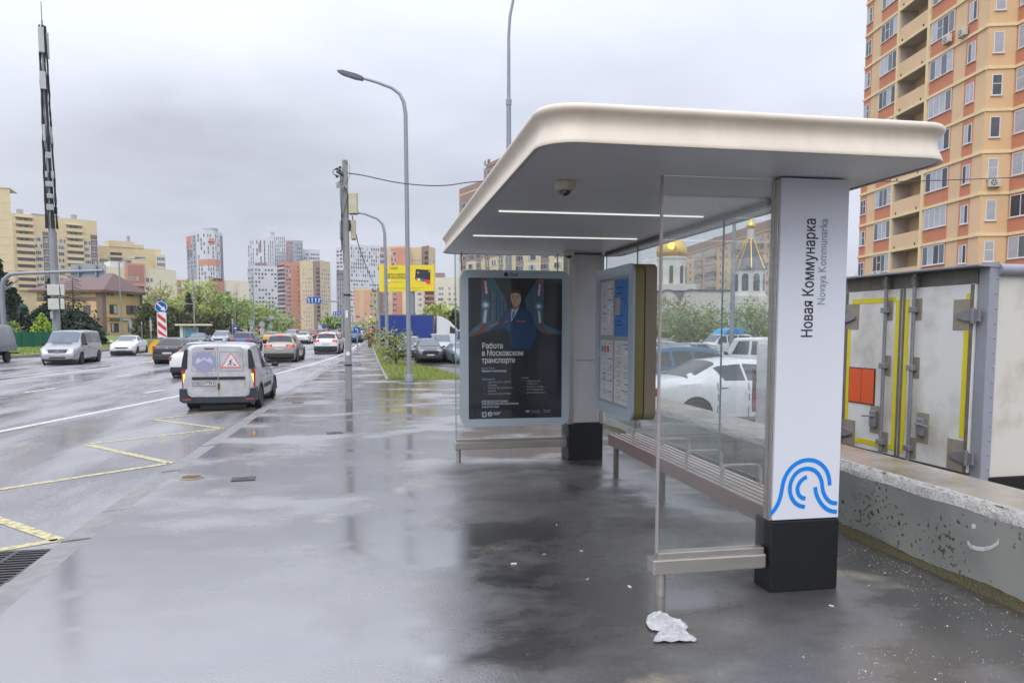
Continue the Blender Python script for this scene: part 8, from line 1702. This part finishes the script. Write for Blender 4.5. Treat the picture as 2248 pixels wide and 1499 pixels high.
o = mb.build('grit', [M('salt_grit', (214, 208, 204), .6, var=.15), m_scr2], kind='stuff', fix=False); o['label'] = 'pale grit scattered along the foot of the concrete barrier'; o['category'] = 'grit'
rs = random.Random(14); mb = MB()
for i in range(420):
    x, y = rs.uniform(-2.4, 2.4), 2.4+rs.random()**1.4*7; s_ = rs.uniform(.0012, .0035); mb.add([(x+s_, y, 0), (x, y+s_, 0), (x-s_, y, 0), (x, y-s_, 0), (x, y, s_)], [(0, 1, 4), (1, 2, 4), (2, 3, 4), (3, 0, 4)])
o = mb.build('specks', [M('small_stone', (140, 132, 128), .7, var=.4, scale=30)], kind='stuff', fix=False); o['label'] = 'tiny stones and crumbs scattered over the wet sidewalk'; o['category'] = 'grit'
# cast iron gully grate in the gutter
dg = thing('gully_grate', 'cast iron gully grate in the gutter at the lower left edge', 'drain grate', (-2.98, 6.15, ZR+.002), R(0)); m_iron = M('wet_cast_iron', (58, 56, 58), .35, metal=.4, var=.2, scale=12)
mb = MB()
for a in ((-.30, .30, -.55, -.50), (-.30, .30, .50, .55), (-.30, -.26, -.5, .5), (.26, .30, -.5, .5), (-.02, .02, -.5, .5)): mb.box(a[0], a[1], a[2], a[3], -.02, .012)
mb.build('frame', m_iron, dg); mb = MB(); mb.box(-.29, .29, -.54, .54, -.002, .001); mb.build('pit', m_arch, dg)
for i in range(15):
    for x0, x1 in ((-.26, -.02), (.02, .26)): mb = MB(); y = -.46+i*.066; mb.box(x0, x1, y-.014, y+.014, -.0, .010); mb.build('bar', m_iron, dg)
p = gnd(421, 1048, 0); t = thing('manhole_cover', 'round rusty yellowish cover set in the sidewalk near the kerb', 'manhole cover', (p.x, p.y, .002)); mb = MB(); mb.lathe([(.135, 0), (.135, .004), (.125, .006), (0, .006)], 24); mb.build('lid', M('rusty_yellow_lid', (170, 156, 122), .4, col2=(126, 116, 102), scale=10), t)
for i in range(5): mb = MB(); y = -.08+i*.04; w = math.sqrt(.11**2-y*y); mb.box(-w, w, y-.006, y+.006, .0062, .009); mb.build('lid_rib', m_rust, t)
for (px, y, lb) in ((735, 950, 'small dark rectangular utility lid near the concrete pole'), (535, 1051, 'small dark utility lid in the middle of the sidewalk'), (655, 884, 'dark utility lid near the kerb behind the van')):
    p = gnd(px, y, 0); t = thing('service_hatch', lb, 'utility lid', (p.x, p.y, .002), .1, 'small lids in the sidewalk'); mb = MB(); mb.cbox(-.13, .13, -.10, .10, -.01, .006, .003); mb.build('lid', m_iron, t); mb = MB(); mb.box(-.05, .05, -.012, .012, .0062, .009); mb.build('lift_bar', m_rust, t)
# air conditioners on the tower
m_ac = M('ac_casing', (206, 202, 190), .5, var=.05)
def ac(px, y, A, B, lb, w=.85):
    s_, z_ = onplane(px, y, A, B); d = (B-A).normalized(); n_ = Vector((d.y, -d.x, 0)); P = A+d*s_; t = thing('air_conditioner', lb, 'air conditioner', (P.x, P.y, z_), math.atan2(d.y, d.x), 'air conditioners on the ochre tower')
    mb = MB(); mb.cbox(-w/2, w/2, -.42, -.14, -.3, .3, .03); mb.build('casing', m_ac, t); mb = MB(); mb.lathe([(.22, -.425), (.22, -.43), (.0, -.432)], 18, 'y', (-.1, 0, 0)); mb.build('fan_guard', M('ac_fan', (96, 96, 98), .5, var=.1), t)
    for i in range(5): mb = MB(); mb.X = Matrix.Translation((-.1, -.438, 0)) @ Matrix.Rotation(i*1.256, 4, 'Y'); mb.box(-.03, .03, -.004, .0, .03, .2); mb.build('fan_blade', m_ac, t)
    mb = MB(); mb.box(-.3, -.26, -.42, 0, -.36, -.3); mb.box(.26, .3, -.42, 0, -.36, -.3); mb.build('bracket', m_galv, t)
ac(2087, 87, TA, TB, 'left of the two air conditioners under one window high on the tower'); ac(2121, 72, TA, TB, 'right of the two air conditioners under one window high on the tower'); ac(2179, 403, TB, TC_, 'air conditioner under the narrow bay window of the tower'); ac(1932, 602, TA, TB, 'lowest air conditioner on the tower just above the truck roof')

# ------------------------------------------------------------------ damp air between the camera and the far towers
hm = bpy.data.materials.new('damp_air'); hm.use_nodes = True; ht = hm.node_tree; ht.nodes.clear(); ho = ht.nodes.new('ShaderNodeOutputMaterial'); hv = ht.nodes.new('ShaderNodeVolumePrincipled')
hv.inputs['Color'].default_value = (.93, .95, 1.0, 1); hv.inputs['Density'].default_value = 0.00026; hv.inputs['Anisotropy'].default_value = 0.2; ht.links.new(hv.outputs[0], ho.inputs['Volume'])
mb = MB(); mb.box(-2600, 2600, -450, 3300, -2.2, 95); hz = mb.build('haze', hm, kind='stuff'); hz['label'] = 'thin damp grey air over the whole street'
